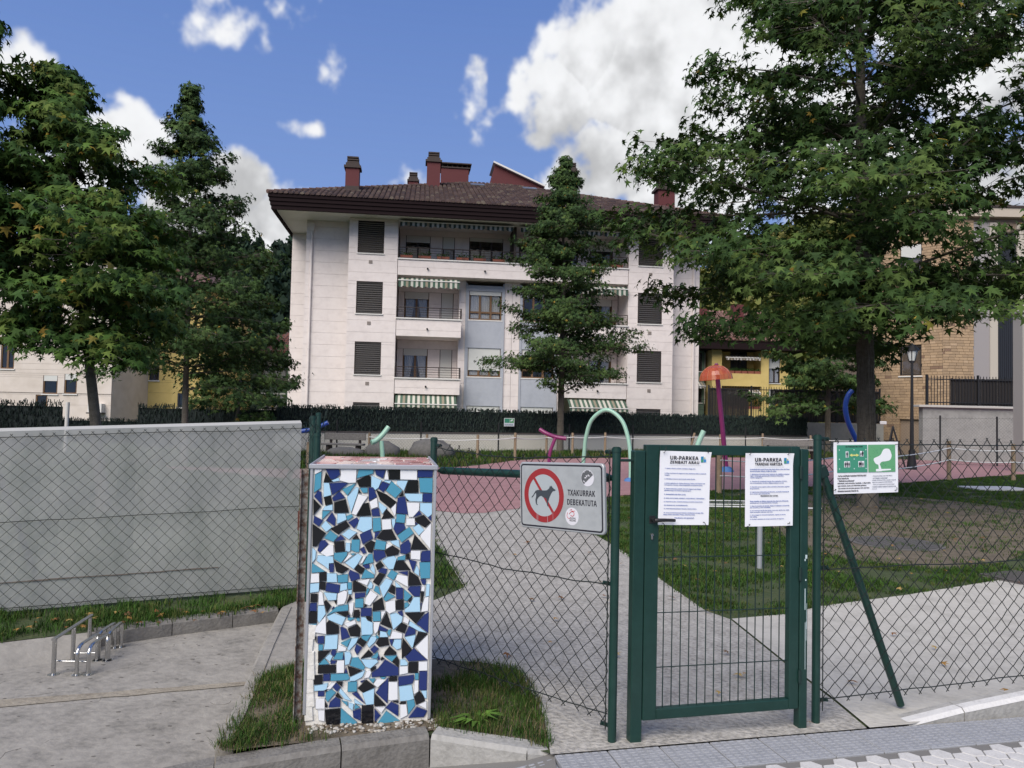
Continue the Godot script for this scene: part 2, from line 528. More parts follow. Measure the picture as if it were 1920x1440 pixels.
func stone(parent: Node, p0: Vector2, p1: Vector2, t0: float, t1: float, wide: float, deep: float, m: Material, painted := false) -> void:
	# a kerb stone whose front top edge runs from p0 to p1 and whose body lies to the left of that line
	var d := (p1 - p0).normalized()
	var nrm := Vector2(d.y, -d.x)
	var g := Geo.new()
	var ch := .018
	var gap := d * .003
	p0 += gap; p1 -= gap
	var ring := func(p: Vector2, top: float) -> Array:
		return [Vector3(p.x, top - deep, p.y), Vector3(p.x, top - ch, p.y), Vector3(p.x + nrm.x * ch, top, p.y + nrm.y * ch), Vector3(p.x + nrm.x * wide, top, p.y + nrm.y * wide), Vector3(p.x + nrm.x * wide, top - deep, p.y + nrm.y * wide)]
	var a: Array = ring.call(p0, t0)
	var b: Array = ring.call(p1, t1)
	for i in 4: g.quad(a[i], b[i], b[i + 1], a[i + 1])
	for i in range(1, 4):
		g.tri(a[0], a[i], a[i + 1]); g.tri(b[0], b[i + 1], b[i])
	var o := part(parent, "kerb_stone", g, m)
	if painted:      # worn white paint over the front top edge
		g = Geo.new()
		var up := Vector3(-nrm.x * .0015, .002, -nrm.y * .0015)
		g.quad(a[1] + up, b[1] + up, b[2] + up, a[2] + up)
		var w2 := Vector3(nrm.x, 0, nrm.y) * .045
		g.quad(a[2] + up, b[2] + up, b[2] + up + w2, a[2] + up + w2)
		part(o, "edge_paint", g, M.kerb_white)

func ground() -> void:
	# deep base sheet to the horizon
	structure("ground", flat_poly([[-900, 60], [900, 60], [900, -1200], [-900, -1200]], -.55), M.lawn)
	# park ground, level
	structure("park_ground", flat_poly([[-9, -1.1], [-2.64, -5.06], [-1.66, -5.75], [-1.22, -3.42], [-.7, -3.46], [-.33, -3.56], [.1, -3.46], [.2, -3.40], [.6, -3.49], [1.13, -3.62], [1.94, -3.82], [2.9, -4.06], [6, -4.9], [60, -24], [140, -160], [-140, -160], [-60, 4]], -.012), M.lawn)
	# parking bay
	structure("parking_bay", flat_poly([[-9, -3.2], [-2.62, -5.5], [-1.5, -5.95], [-1.20, -3.30], [-3.2, -2.58], [-3.2, 6], [-14, 6]], -.1), M.lot)
	# pavement, falling to the left
	var g := Geo.new()
	var xs := [-9.0, -1.4, .22, 9.0]
	var ys := [-.53, -.34, -.02, -.02]
	for i in 3:
		g.quad(Vector3(xs[i], ys[i], 4), Vector3(xs[i + 1], ys[i + 1], 4), Vector3(xs[i + 1], ys[i + 1], -3.2 if i < 2 else -6.2), Vector3(xs[i], ys[i], -3.6 if i < 2 else -3.2))
	g.tri(Vector3(-1.4, -.34, -3.6), Vector3(.22, -.02, -3.2), Vector3(.22, -.02, -3.6))
	structure("pavement", g, M.mortar)
	# path of rough aggregate from the gate to the play surface
	structure("path", flat_poly([[.2, -3.372], [1.72, -3.730], [1.71, -4.1], [1.67, -4.61], [1.62, -5.67], [1.5, -5.9], [1.38, -6.9], [1.27, -8.17], [1.05, -9.6], [1.2, -12.3], [.21, -12.3], [-1.2, -11.7], [-.85, -8.92], [-.5, -7.2], [-.36, -6.51], [-.56, -6.05], [-1.02, -5.9], [-1.0, -4.5], [-.4, -4.62], [-.09, -4.56], [.09, -4.38], [.13, -4.16], [.19, -3.8]], -.004), M.path)
	# pale concrete apron behind the right fence, set 1 cm apart from the path
	structure("concrete_apron", flat_poly([[1.735, -3.734], [1.724, -4.1], [1.684, -4.61], [1.634, -5.68], [2.12, -5.86], [2.47, -6.13], [3.36, -6.58], [4.64, -7.32], [6.2, -8.0], [12, -10.4], [12, -7.6], [6, -5.4], [2.9, -4.12], [2.25, -3.97], [1.97, -3.79]], -.002), M.slab)
	structure("play_surface", flat_poly(smooth_ring([[-9.5, -19.2], [-4.32, -15.88], [-1.1, -11.47], [.21, -12.03], [1.88, -14.09], [3.6, -15.23], [5.58, -16.45], [9.55, -18.69], [15.01, -22.66], [24, -26], [24, -31], [17, -30.5], [8.5, -29], [2.83, -26.5], [.39, -24.59], [-1.51, -20.56], [-5.09, -18.9]], 4), .0), M.pink)
	structure("bare_soil", flat_poly(smooth_ring(SOIL, 4), -.008), M.soil)
	structure("island_soil", flat_poly(ISLAND, -.006), M.soil)
	# raised concrete strip and slab by the cabinet
	structure("concrete_strip", flat_poly([[-1.64, -5.75], [-1.6, -5.9], [-1.03, -5.9], [-1.03, -4.5], [-1.18, -4.5], [-1.33, -4.28], [-1.385, -4.3], [-1.48, -4.8]], -.003), M.lot)
	# the concrete rises where the bay meets the weeds
	g = Geo.new()
	var bank := [[-9, -1.1], [-6, -2.95], [-4.2, -4.05], [-3.4, -4.55], [-2.63, -5.05]]
	for i in bank.size() - 1:
		var a: Array = bank[i]; var b: Array = bank[i + 1]
		g.quad(Vector3(a[0] + .16, -.104, a[1] + .3), Vector3(b[0] + .1, -.104, b[1] + .2), Vector3(b[0], -.010, b[1]), Vector3(a[0], -.010, a[1]))
	structure("concrete_bank", g, M.lot)
	# a tan joint repaired across the bay, and cracks in its surface
	var top := []; var low := []
	for i in 22:
		var f := i / 21.0
		var p := Vector2(-4.4, -3.45).lerp(Vector2(-1.42, -4.42), f)
		var wd := lerpf(.085, .035, f) * (.75 + .5 * rng.randf())
		top.append([p.x, p.y - wd]); low.push_front([p.x + .01, p.y + wd * .8])
	structure("repair_band", flat_poly(top + low, -.096), M.tan)
	g = Geo.new()
	for i in 30:
		var p := Vector3(rng.randf_range(-3.1, -1.45), -.1, rng.randf_range(-5.1, -3.2))
		var a := rng.randf() * TAU
		var pts := [p]
		for k in 4 + rng.randi() % 5:
			a += rng.randfn(0, .55)
			p += Vector3(cos(a), 0, sin(a)) * rng.randf_range(.012, .03 if i % 4 else .05)
			pts.append(p)
		g.tube(pts, rng.randf_range(.0006, .0016), 4)
	for i in 130:
		var p := Vector3(rng.randf_range(-3.2, -1.4), -.0985, rng.randf_range(-5.4, -3.1))
		var q := PackedVector2Array()
		var rr := rng.randf_range(.003, .010)
		for k in 6: q.push_back(Vector2(cos(k * 1.047) * 1.5, sin(k * 1.047)) * rr * rng.randf_range(.5, 1.2))
		g.prism(q, p - Vector3(0, .003, 0), Vector3.RIGHT, Vector3(0, 0, -1), Vector3.UP, .003)
	stuff(structure("surface_cracks", g, plain(lin(.13, .122, .108), .95)))
	# kerbs
	var k := Node3D.new()
	put(k, "kerb", self); k.set_meta("kind", "structure")
	for i in KERB_LINE.size() - 1:
		var a: Array = KERB_LINE[i]; var b: Array = KERB_LINE[i + 1]
		var t0: float = [-.085, -.06, -.03, .0, .012, .0, -.012][i]
		var t1: float = [-.085, -.06, -.03, .0, .012, .0, -.012][i + 1]
		stone(k, Vector2(a[0], a[1]), Vector2(b[0], b[1]), t0, t1, .105, .5, M.kerb if i < 4 else M.kerb_pale)
	for s in [[-2.62, -5.0, -2.26, -5.29], [-2.26, -5.29, -1.93, -5.51], [-1.93, -5.51, -1.66, -5.69]]:
		stone(k, Vector2(s[0], s[1]), Vector2(s[2], s[3]), .0, .0, .11, .25, M.kerb)
	for s in [[-1.655, -5.72, -1.50, -4.80], [-1.50, -4.80, -1.36, -4.05], [-1.36, -4.05, -1.255, -3.42]]:
		stone(k, Vector2(s[0], s[1]), Vector2(s[2], s[3]), .004, .004, .075, .25, M.lot)
	for s in [[1.955, -3.80, 2.27, -3.878, -.004, .04], [2.27, -3.878, 2.70, -3.982, .04, .085], [2.70, -3.982, 3.4, -4.15, .085, .11], [3.4, -4.15, 4.4, -4.40, .11, .11]]:
		stone(k, Vector2(s[0], s[1]), Vector2(s[2], s[3]), s[4], s[5], .10, .3, M.kerb_pale, true)
	# tactile tiles and honeycomb pavers, children of the pavement
	var pv := Node3D.new()
	put(pv, "pavement_tiles", self); pv.set_meta("kind", "structure")
	var yaw := deg_to_rad(13.2)
	pv.position = Vector3(.2, -.012, -3.385); pv.rotation.y = yaw
	var tg := Geo.new()
	tg.bev(Vector3(0, -.02, 0), Vector3(.238, .04, .238), .003)
	for i in 6:
		for j in 9:
			var c := Vector3(-.1 + i * .04, .0, -.104 + j * .026)
			tg.prism(vec2s([[-.013, -.006], [.013, -.006], [.013, .006], [-.013, .006]]), c + Vector3(0, -.0005, 0), Vector3.RIGHT, Vector3(0, 0, -1), Vector3.UP, .0042, .0025)
	var tm := tg.mesh()
	for i in 18:
		var o := part(pv, "tactile_tile", tm, M.tactile)
		o.position = Vector3(-.35 + i * .243, rng.randf_range(-.0012, .0012) - maxf(0, .1 - (-.35 + i * .243)) * .16, .122)
		if i < 2: o.rotation.z = .16
	var hexes := []
	for q in 3:
		var hg := Geo.new()
		var R := .0520 - q * .0005
		var pts := []
		for a in 6: pts.append([cos(TAU * (a + .0) / 6) * R, sin(TAU * (a + .0) / 6) * R])
		hg.prism(vec2s(pts), Vector3(0, -.03, 0), Vector3.RIGHT, Vector3(0, 0, -1), Vector3.UP, .03, .0022)
		hexes.append(hg.mesh())
	var px := .0812
	for r in 9:
		for cidx in 30:
			var x := .25 + cidx * px
			var z := .252 + .05 + r * .0938 + (.0469 if cidx % 2 else 0.0)
			if x > 3.0: continue
			var o := part(pv, "paver", hexes[rng.randi() % 3], M.hex)
			o.position = Vector3(x, rng.randf_range(-.001, .0005), z)

# grass tufts: a tuft mesh of bent blades
func tuft(blades: int, h: float, spread: float, wide: float, sd: int) -> ArrayMesh:
	var r := RandomNumberGenerator.new(); r.seed = sd
	var g := Geo.new()
	for i in blades:
		var a := r.randf() * TAU
		var base := Vector3(r.randf_range(-1, 1), 0, r.randf_range(-1, 1)) * spread * .5
		var dir := Vector3(cos(a), 0, sin(a))
		var side := Vector3(-dir.z, 0, dir.x) * wide
		var hh := h * r.randf_range(.45, 1.1)
		var lean := r.randf_range(.15, .9) * hh
		var m := base + dir * lean * .35 + Vector3.UP * hh * .6
		var t := base + dir * lean + Vector3.UP * hh * r.randf_range(.75, 1.0)
		g.col = Color(1, 1, 1) * r.randf_range(.75, 1.25)
		g.quad(base - side, base + side, m + side * .8, m - side * .8)
		g.tri(m - side * .8, m + side * .8, t)
	return g.mesh()

func grass_field(called: String, label: String, poly: Array, density: float, meshes: Array, y: float, hscale: float, cols: Array, avoid: Array = [], keep = null) -> void:
	var q := vec2s(poly)
	var lo := q[0]; var hi := q[0]
	for p in q:
		lo = lo.min(p); hi = hi.max(p)
	var nz := FastNoiseLite.new(); nz.seed = 5; nz.frequency = .35
	var xf := []
	for i in meshes.size(): xf.append([])
	var cl := []
	for i in meshes.size(): cl.append([])
	var count := int((hi.x - lo.x) * (hi.y - lo.y) * density)
	for i in count:
		var x := rng.randf_range(lo.x, hi.x); var z := rng.randf_range(lo.y, hi.y)
		if not in_poly(q, x, z): continue
		var bad := false
		for a in avoid:
			if in_poly(a, x, z): bad = true; break
		if bad: continue
		if keep != null and not keep.call(x, z): continue
		var k := nz.get_noise_2d(x * 3.0, z * 3.0)
		if rng.randf() > .62 + k * 1.5: continue
		var s := hscale * rng.randf_range(.6, 1.25) * (1.0 + k * .5)
		var b := Basis(Vector3.UP, rng.randf() * TAU).scaled(Vector3(1, s, 1))
		var w := rng.randi() % meshes.size()
		xf[w].append(Transform3D(b, Vector3(x, y, z)))
		var c: Color = cols[rng.randi() % cols.size()]
		cl[w].append(c * rng.randf_range(.75, 1.25))
	var root := Node3D.new()
	put(root, called, self)
	tag(root, label, "grass", "", "stuff")
	for i in meshes.size():
		copies(root, "grass_blades", meshes[i], M.leafmat, xf[i], cl[i])

func grass_and_leaves() -> void:
	var near := []; var mid := []; var far := []
	for i in 3:
		near.append(tuft(9, .052, .08, .0016, 100 + i))
		mid.append(tuft(11, .055, .13, .0032, 200 + i))
		far.append(tuft(9, .12, .35, .012, 300 + i))
	var gcols := [Color(.034, .082, .014), Color(.046, .100, .017), Color(.028, .064, .013), Color(.085, .105, .028), Color(.052, .110, .018)]
	var dry := [Color(.17, .14, .07), Color(.12, .11, .05), Color(.07, .09, .03)]
	# cabinet stands inside the island: keep its footprint and the bare strip in front free
	var foot := vec2s([[-.95, -3.5], [-.34, -3.5], [-.34, -3.75], [-.45, -4.55], [-1.1, -4.5]])
	grass_field("island_grass", "green grass and dry tufts around the foot of the mosaic cabinet", ISLAND, 3400, near, -.006, 1.0, gcols + [dry[0]], [foot], func(x, z): return x < -.95 or rng.randf() < (.8 if x > .05 or z < -4.1 else .42))
	grass_field("kerb_weeds", "rough weeds growing between the grey screen fence and the parking kerb", STRIP_BACK, 900, near + mid, -.01, 1.25, gcols, [], func(x, z): return z < -5.45 - (x + 2.24) * .62 - .0 or rng.randf() < .8)
	var soil := vec2s(smooth_ring(SOIL, 4))
	grass_field("lawn_grass", "short lawn grass beside the path behind the gate", LAWN_RIGHT, 560, mid, -.012, .8, gcols, [], func(x, z): return not in_poly(soil, x, z) or rng.randf() < .12)
	grass_field("verge_grass", "lawn grass left of the path behind the cabinet", LAWN_LEFT, 420, mid, -.012, .9, gcols)
	grass_field("far_grass", "longer grass along the foot of the pale wall", LAWN_FAR, 70, far, -.012, 1.6, gcols + [dry[1]])
	# the big rosette weed and a few upright stalks in the island
	var weed := thing("dandelion_weed", "bright green leafy weed in the grass right of the mosaic cabinet", "weed", Vector3(-.13, -.006, -3.68))
	for i in 34:
		var g := Geo.new()
		var a := rng.randf() * TAU
		var d := Vector3(cos(a), 0, sin(a)); var s := Vector3(-d.z, 0, d.x)
		var L := rng.randf_range(.08, .16); var w := rng.randf_range(.007, .013); var up := rng.randf_range(.25, .95)
		g.col = Color(.09, .17, .03) * rng.randf_range(.7, 1.3)
		var p0 := d * .004; var p1 := d * L * .5 + Vector3.UP * L * .5 * up; var p2 := d * L + Vector3.UP * L * .45 * up
		g.quad(p0 - s * .003, p0 + s * .003, p1 + s * w, p1 - s * w)
		g.tri(p1 - s * w, p1 + s * w, p2)
		part(weed, "leaf", g, M.leafmat)
	# fallen leaves
	var xf := []; var cl := []
	for i in 420:
		var x := rng.randf_range(.9, 12.0); var z := rng.randf_range(-17.0, -4.2)
		if i % 14 == 0: x = rng.randf_range(-.2, 1.7); z = rng.randf_range(-9.0, -3.7)
		if i % 11 == 0: x = rng.randf_range(-3.3, -1.7); z = rng.randf_range(-5.6, -5.2) - (x + 2.2) * .3
		if z > -5.9 and x > 1.7 and rng.randf() < .8: continue
		var b := Basis(Vector3.UP, rng.randf() * TAU) * Basis(Vector3.RIGHT, rng.randf_range(-.4, .4))
		xf.append(Transform3D((b * Basis(Vector3.RIGHT, -PI / 2)).scaled(Vector3.ONE * rng.randf_range(.03, .075)), Vector3(x, .022, z)))
		cl.append([Color(.30, .17, .05), Color(.20, .09, .035), Color(.36, .25, .09), Color(.14, .08, .04)][rng.randi() % 4])
	var fl := copies(self, "fallen_leaves", leaf_mesh(), M.leafmat, xf, cl)
	tag(fl, "brown and yellow fallen leaves scattered on the lawn and path", "leaves")
	# crumbs of mortar in front of the cabinet
	xf = []; cl = []
	var pg := Geo.new(); var pr := RandomNumberGenerator.new(); pr.seed = 9
	pg.ball(Vector3.ZERO, Vector3(.01, .006, .01), 3, 6, .3, pr)
	for i in 260:
		var x := rng.randf_range(-.9, -.3); var z := -3.66 - (x + .9) * .14 + rng.randf_range(.01, .14)
		xf.append(Transform3D(Basis(Vector3.UP, rng.randf() * TAU).scaled(Vector3.ONE * rng.randf_range(.25, 1.3)), Vector3(x, -.003, z)))
		cl.append([Color(.40, .38, .34), Color(.25, .22, .18), Color(.14, .11, .08), Color(.5, .49, .46)][rng.randi() % 4])
	tag(copies(self, "mortar_crumbs", pg.mesh(), M.leafmat, xf, cl), "pale crumbs of mortar on the soil under the mosaic cabinet", "rubble")

# colour (0 white, 1 light blue, 2 teal, 3 dark blue, 4 black), row band, then outline; the bands are four strips of the face
const TILES := [
	[2, 0, 225, 245, 140, 285, 125, 530, 215, 465], [3, 0, 270, 185, 455, 185, 480, 280, 400, 345, 350, 345], [4, 0, 285, 255, 375, 382, 255, 388], [0, 0, 130, 185, 230, 185, 225, 235, 135, 280],
	[0, 0, 485, 190, 705, 190, 695, 390, 595, 395, 470, 360, 490, 280], [1, 0, 360, 365, 455, 325, 475, 365, 390, 380], [2, 0, 740, 185, 940, 185, 935, 260, 860, 285, 708, 328], [3, 0, 950, 183, 1112, 183, 1070, 330, 975, 280],
	[0, 0, 1118, 190, 1128, 205, 1148, 345, 1085, 345], [4, 0, 1130, 188, 1305, 188, 1305, 342, 1155, 342, 1150, 215], [0, 0, 1312, 190, 1550, 190, 1545, 345, 1312, 340], [3, 0, 1560, 190, 1770, 197, 1765, 303, 1550, 308],
	[4, 0, 858, 290, 898, 305, 898, 443, 742, 447, 705, 365], [1, 0, 908, 290, 1050, 355, 1005, 460, 960, 490, 935, 455, 908, 450], [3, 0, 1065, 372, 1163, 412, 1070, 518, 1008, 465], [2, 0, 1192, 368, 1338, 495, 1242, 600, 1110, 500],
	[1, 0, 1100, 360, 1185, 360, 1165, 400, 1075, 368], [1, 0, 1270, 360, 1415, 360, 1360, 500, 1260, 405], [4, 0, 1425, 355, 1562, 355, 1565, 522, 1370, 527], [2, 0, 1575, 320, 1768, 320, 1762, 525, 1590, 515],
	[3, 0, 335, 405, 510, 390, 585, 400, 480, 490, 372, 558], [1, 0, 255, 395, 328, 398, 360, 560, 255, 590], [2, 0, 690, 402, 580, 565, 505, 485], [1, 0, 700, 450, 735, 460, 720, 540, 630, 800, 575, 590],
	[4, 0, 742, 490, 770, 535, 735, 530], [2, 0, 750, 462, 855, 462, 855, 525, 790, 530], [3, 0, 870, 458, 940, 460, 985, 580, 875, 640], [4, 0, 978, 490, 1125, 555, 1258, 652, 1170, 737, 1030, 625],
	[4, 0, 1350, 510, 1358, 565, 1295, 575], [1, 0, 1370, 537, 1622, 540, 1620, 645, 1440, 640, 1390, 590], [3, 0, 1632, 535, 1760, 535, 1757, 652, 1628, 650], [3, 0, 1275, 597, 1378, 578, 1420, 822, 1255, 805],
	[4, 0, 1398, 605, 1432, 635, 1405, 640], [3, 0, 180, 505, 222, 520, 235, 700, 128, 580], [3, 0, 470, 508, 548, 595, 388, 645, 372, 600], [4, 0, 260, 595, 352, 575, 375, 678, 280, 703],
	[4, 0, 400, 665, 555, 620, 600, 800, 400, 803], [1, 0, 270, 720, 375, 690, 378, 770, 240, 770], [4, 0, 120, 615, 218, 715, 120, 835], [0, 0, 728, 548, 860, 580, 795, 670, 700, 835, 640, 815],
	[4, 0, 870, 665, 905, 838, 708, 850, 800, 680], [0, 0, 880, 655, 985, 595, 1000, 720, 910, 750], [1, 0, 1010, 650, 1125, 735, 1060, 820, 1018, 735], [3, 0, 910, 765, 1010, 740, 1030, 845, 922, 848],
	[4, 0, 1118, 750, 1228, 865, 1052, 885], [0, 0, 1180, 745, 1252, 670, 1248, 810, 1235, 850], [0, 0, 1400, 660, 1580, 665, 1575, 765, 1490, 860, 1430, 860], [1, 0, 1590, 668, 1757, 668, 1757, 820, 1700, 865, 1590, 770],
	[3, 0, 1575, 772, 1612, 820, 1497, 860], [2, 0, 240, 780, 350, 782, 235, 895], [3, 0, 370, 797, 418, 880, 412, 960, 405, 985, 292, 905], [1, 0, 445, 815, 550, 815, 570, 895, 440, 955],
	[2, 0, 565, 850, 635, 822, 658, 855, 580, 910], [3, 0, 595, 935, 705, 868, 748, 910, 672, 1016], [1, 0, 755, 862, 915, 862, 920, 1020, 800, 1070, 705, 1020], [2, 0, 930, 880, 1035, 872, 1048, 1045, 935, 1065],
	[0, 0, 1055, 895, 1180, 890, 1190, 1026, 1060, 1036], [1, 0, 1192, 890, 1240, 885, 1240, 940, 1215, 1020, 1197, 960], [2, 0, 1262, 820, 1385, 830, 1370, 942, 1250, 932], [0, 0, 1395, 880, 1512, 880, 1518, 975, 1395, 975],
	[4, 0, 1515, 880, 1640, 832, 1738, 935, 1660, 1005, 1535, 930], [3, 0, 1750, 830, 1750, 920, 1705, 875], [3, 0, 1520, 935, 1558, 948, 1525, 970], [3, 0, 130, 845, 248, 910, 190, 990, 118, 935],
	[1, 1, 285, 25, 370, 115, 290, 178, 222, 100], [4, 1, 350, 135, 565, 30, 612, 100, 455, 212], [1, 1, 600, 140, 710, 185, 600, 280, 505, 215], [4, 1, 110, 70, 285, 195, 165, 370, 110, 372],
	[2, 1, 345, 158, 450, 235, 390, 312, 265, 262], [3, 1, 490, 218, 550, 278, 412, 305], [4, 1, 705, 215, 740, 270, 650, 272], [3, 1, 750, 215, 890, 142, 932, 265, 790, 348],
	[3, 1, 962, 182, 1030, 178, 950, 285], [4, 1, 1065, 158, 1192, 145, 1262, 282, 1100, 298, 988, 265], [3, 1, 1235, 55, 1365, 70, 1385, 130, 1262, 220, 1220, 145], [2, 1, 1438, 110, 1500, 195, 1330, 325, 1270, 232],
	[1, 1, 1570, 70, 1648, 155, 1570, 230, 1485, 125], [0, 1, 1745, 60, 1735, 425, 1600, 260, 1590, 225], [4, 1, 1512, 215, 1700, 425, 1462, 422], [4, 1, 400, 318, 535, 305, 545, 440, 415, 452],
	[1, 1, 560, 330, 620, 330, 620, 440, 590, 450, 555, 430], [2, 1, 640, 285, 752, 285, 742, 450, 700, 455, 632, 425], [4, 1, 910, 300, 960, 320, 920, 462, 870, 455, 815, 360], [2, 1, 975, 285, 1118, 318, 1095, 428, 952, 412],
	[3, 1, 215, 300, 275, 290, 320, 342, 205, 460, 175, 425], [0, 1, 330, 350, 390, 360, 395, 490, 300, 512, 215, 462], [3, 1, 808, 380, 840, 460, 798, 480, 755, 415], [4, 1, 1205, 368, 1300, 430, 1280, 492, 1125, 515, 1098, 440],
	[1, 1, 1170, 310, 1290, 290, 1305, 400, 1205, 345], [0, 1, 1120, 340, 1192, 368, 1112, 415], [3, 1, 1425, 290, 1455, 340, 1455, 450, 1390, 485, 1312, 470, 1315, 360], [1, 1, 105, 390, 155, 440, 145, 540, 105, 595],
	[2, 1, 400, 468, 580, 450, 575, 500, 495, 600, 400, 545], [1, 1, 180, 495, 385, 512, 395, 600, 330, 605, 328, 690, 270, 640, 165, 570], [0, 1, 600, 480, 650, 500, 560, 570, 520, 598], [2, 1, 625, 475, 690, 475, 655, 500],
	[1, 1, 725, 475, 785, 510, 720, 620, 665, 685, 550, 600], [2, 1, 870, 485, 925, 482, 940, 595, 790, 628], [0, 1, 800, 510, 840, 510, 785, 605, 755, 615], [3, 1, 940, 430, 1090, 440, 1112, 515, 975, 592, 945, 540],
	[1, 1, 1060, 580, 1130, 530, 1225, 510, 1260, 550, 1215, 690, 1150, 690], [2, 1, 1385, 500, 1380, 565, 1270, 568, 1275, 530], [4, 1, 1395, 490, 1440, 482, 1448, 550, 1395, 555], [0, 1, 1460, 440, 1596, 440, 1590, 565, 1460, 552],
	[3, 1, 1620, 450, 1735, 440, 1735, 588, 1598, 590, 1602, 490], [3, 1, 340, 612, 395, 610, 395, 722, 338, 722], [4, 1, 398, 565, 602, 680, 515, 745, 430, 715], [4, 1, 730, 622, 820, 685, 770, 758, 680, 695],
	[3, 1, 790, 640, 880, 620, 890, 670, 830, 678], [1, 1, 930, 615, 958, 690, 960, 765, 895, 690], [4, 1, 1035, 582, 1085, 642, 992, 700, 968, 632], [3, 1, 1005, 725, 1050, 675, 1130, 690, 1110, 758],
	[4, 1, 1260, 585, 1360, 577, 1455, 705, 1222, 705], [3, 1, 1430, 562, 1538, 590, 1490, 735], [2, 1, 1580, 602, 1733, 600, 1728, 822, 1595, 822], [1, 1, 1540, 640, 1573, 700, 1575, 790, 1505, 740],
	[2, 1, 105, 600, 280, 715, 98, 730], [0, 1, 90, 745, 195, 740, 200, 860, 82, 865], [4, 1, 208, 735, 295, 722, 295, 840, 203, 838], [1, 1, 305, 740, 435, 745, 442, 862, 305, 858],
	[2, 1, 445, 768, 590, 757, 585, 862, 455, 868], [3, 1, 618, 698, 738, 750, 755, 815, 632, 850, 598, 745], [2, 1, 825, 688, 950, 770, 945, 808, 768, 815], [4, 1, 1018, 745, 1105, 768, 1010, 915, 932, 862],
	[2, 1, 1190, 700, 1280, 750, 1215, 842, 1128, 785], [3, 1, 1285, 735, 1418, 725, 1415, 780], [0, 1, 1270, 765, 1415, 790, 1420, 940, 1245, 840], [4, 1, 1435, 718, 1560, 800, 1608, 912, 1428, 918],
	[3, 1, 1597, 838, 1672, 838, 1662, 912, 1625, 905], [0, 1, 715, 850, 890, 820, 850, 910, 780, 880], [1, 1, 1115, 815, 1205, 852, 1150, 960, 1075, 1080, 1025, 930], [4, 1, 208, 852, 285, 860, 275, 965, 205, 950],
	[3, 1, 300, 870, 478, 900, 468, 1010, 285, 980], [1, 1, 488, 885, 575, 875, 580, 960, 482, 985], [2, 1, 582, 870, 642, 868, 640, 955, 590, 960], [4, 1, 690, 845, 838, 935, 835, 990, 660, 995, 660, 860],
	[1, 1, 905, 855, 930, 900, 920, 950, 880, 955, 858, 930], [1, 1, 1240, 860, 1330, 945, 1250, 940], [1, 1, 80, 880, 200, 870, 195, 985, 75, 1000],
	[4, 2, 90, 132, 178, 132, 176, 238, 85, 238], [3, 2, 78, 255, 168, 255, 165, 360, 70, 358], [4, 2, 72, 370, 170, 370, 170, 520, 62, 520], [2, 2, 62, 538, 170, 535, 95, 612],
	[0, 2, 205, 90, 245, 115, 265, 280, 190, 280, 195, 130], [1, 2, 185, 290, 270, 290, 290, 400, 200, 525, 180, 480], [1, 2, 262, 112, 440, 128, 430, 215, 320, 220], [4, 2, 292, 212, 360, 295, 305, 388, 268, 240],
	[4, 2, 402, 222, 438, 222, 428, 275], [0, 2, 452, 130, 545, 88, 580, 105, 570, 200, 540, 270, 445, 285], [4, 2, 615, 148, 648, 200, 572, 268], [1, 2, 592, 90, 645, 80, 640, 140, 600, 140],
	[3, 2, 685, 130, 828, 125, 825, 178, 685, 198], [2, 2, 690, 210, 803, 202, 798, 325, 688, 322], [0, 2, 605, 265, 670, 255, 660, 370, 640, 435, 612, 380], [4, 2, 820, 275, 850, 300, 812, 325],
	[0, 2, 900, 90, 995, 160, 890, 300, 822, 272, 840, 185], [2, 2, 858, 65, 885, 75, 845, 170, 840, 110], [2, 2, 970, 30, 1012, 48, 1038, 158, 945, 95], [4, 2, 1060, 190, 1095, 358, 930, 372, 935, 270],
	[4, 2, 1200, 20, 1240, 45, 1235, 152, 1145, 108], [2, 2, 1138, 125, 1238, 180, 1108, 245, 1080, 215], [0, 2, 1105, 255, 1240, 228, 1246, 380, 1160, 415, 1112, 370], [3, 2, 1252, 68, 1352, 70, 1350, 215, 1255, 218],
	[2, 2, 1365, 82, 1470, 175, 1405, 245, 1365, 230], [4, 2, 1478, 182, 1470, 225, 1440, 265, 1425, 245], [3, 2, 1415, 85, 1450, 48, 1598, 45, 1585, 182, 1505, 182], [4, 2, 1252, 240, 1358, 228, 1360, 362, 1250, 365],
	[2, 2, 1370, 280, 1410, 260, 1435, 290, 1420, 325, 1370, 340], [1, 2, 1500, 195, 1585, 195, 1590, 395, 1372, 395, 1378, 355, 1435, 315], [4, 2, 1600, 120, 1648, 130, 1620, 265, 1602, 250], [3, 2, 1600, 275, 1615, 275, 1598, 365],
	[0, 2, 1655, 200, 1710, 190, 1700, 385, 1605, 398, 1622, 300], [1, 2, 1680, 20, 1725, 20, 1715, 180, 1665, 190], [0, 2, 1610, 50, 1655, 45, 1650, 115, 1605, 110], [2, 2, 595, 282, 595, 360, 400, 378, 305, 425, 430, 310],
	[3, 2, 395, 305, 408, 318, 370, 340], [4, 2, 440, 388, 595, 378, 605, 410, 560, 445], [3, 2, 615, 420, 610, 450, 580, 452], [4, 2, 680, 358, 745, 358, 752, 385, 750, 458, 660, 455],
	[3, 2, 770, 338, 915, 332, 915, 440, 768, 440], [1, 2, 305, 440, 400, 395, 560, 455, 510, 560, 330, 482], [0, 2, 288, 430, 296, 675, 110, 640, 172, 558], [4, 2, 330, 492, 465, 562, 468, 670, 305, 678, 302, 530],
	[2, 2, 590, 460, 690, 462, 625, 500, 590, 490], [2, 2, 705, 470, 752, 470, 750, 512, 715, 505], [4, 2, 840, 452, 915, 455, 915, 520, 860, 490], [2, 2, 930, 390, 1038, 385, 1040, 512, 935, 515],
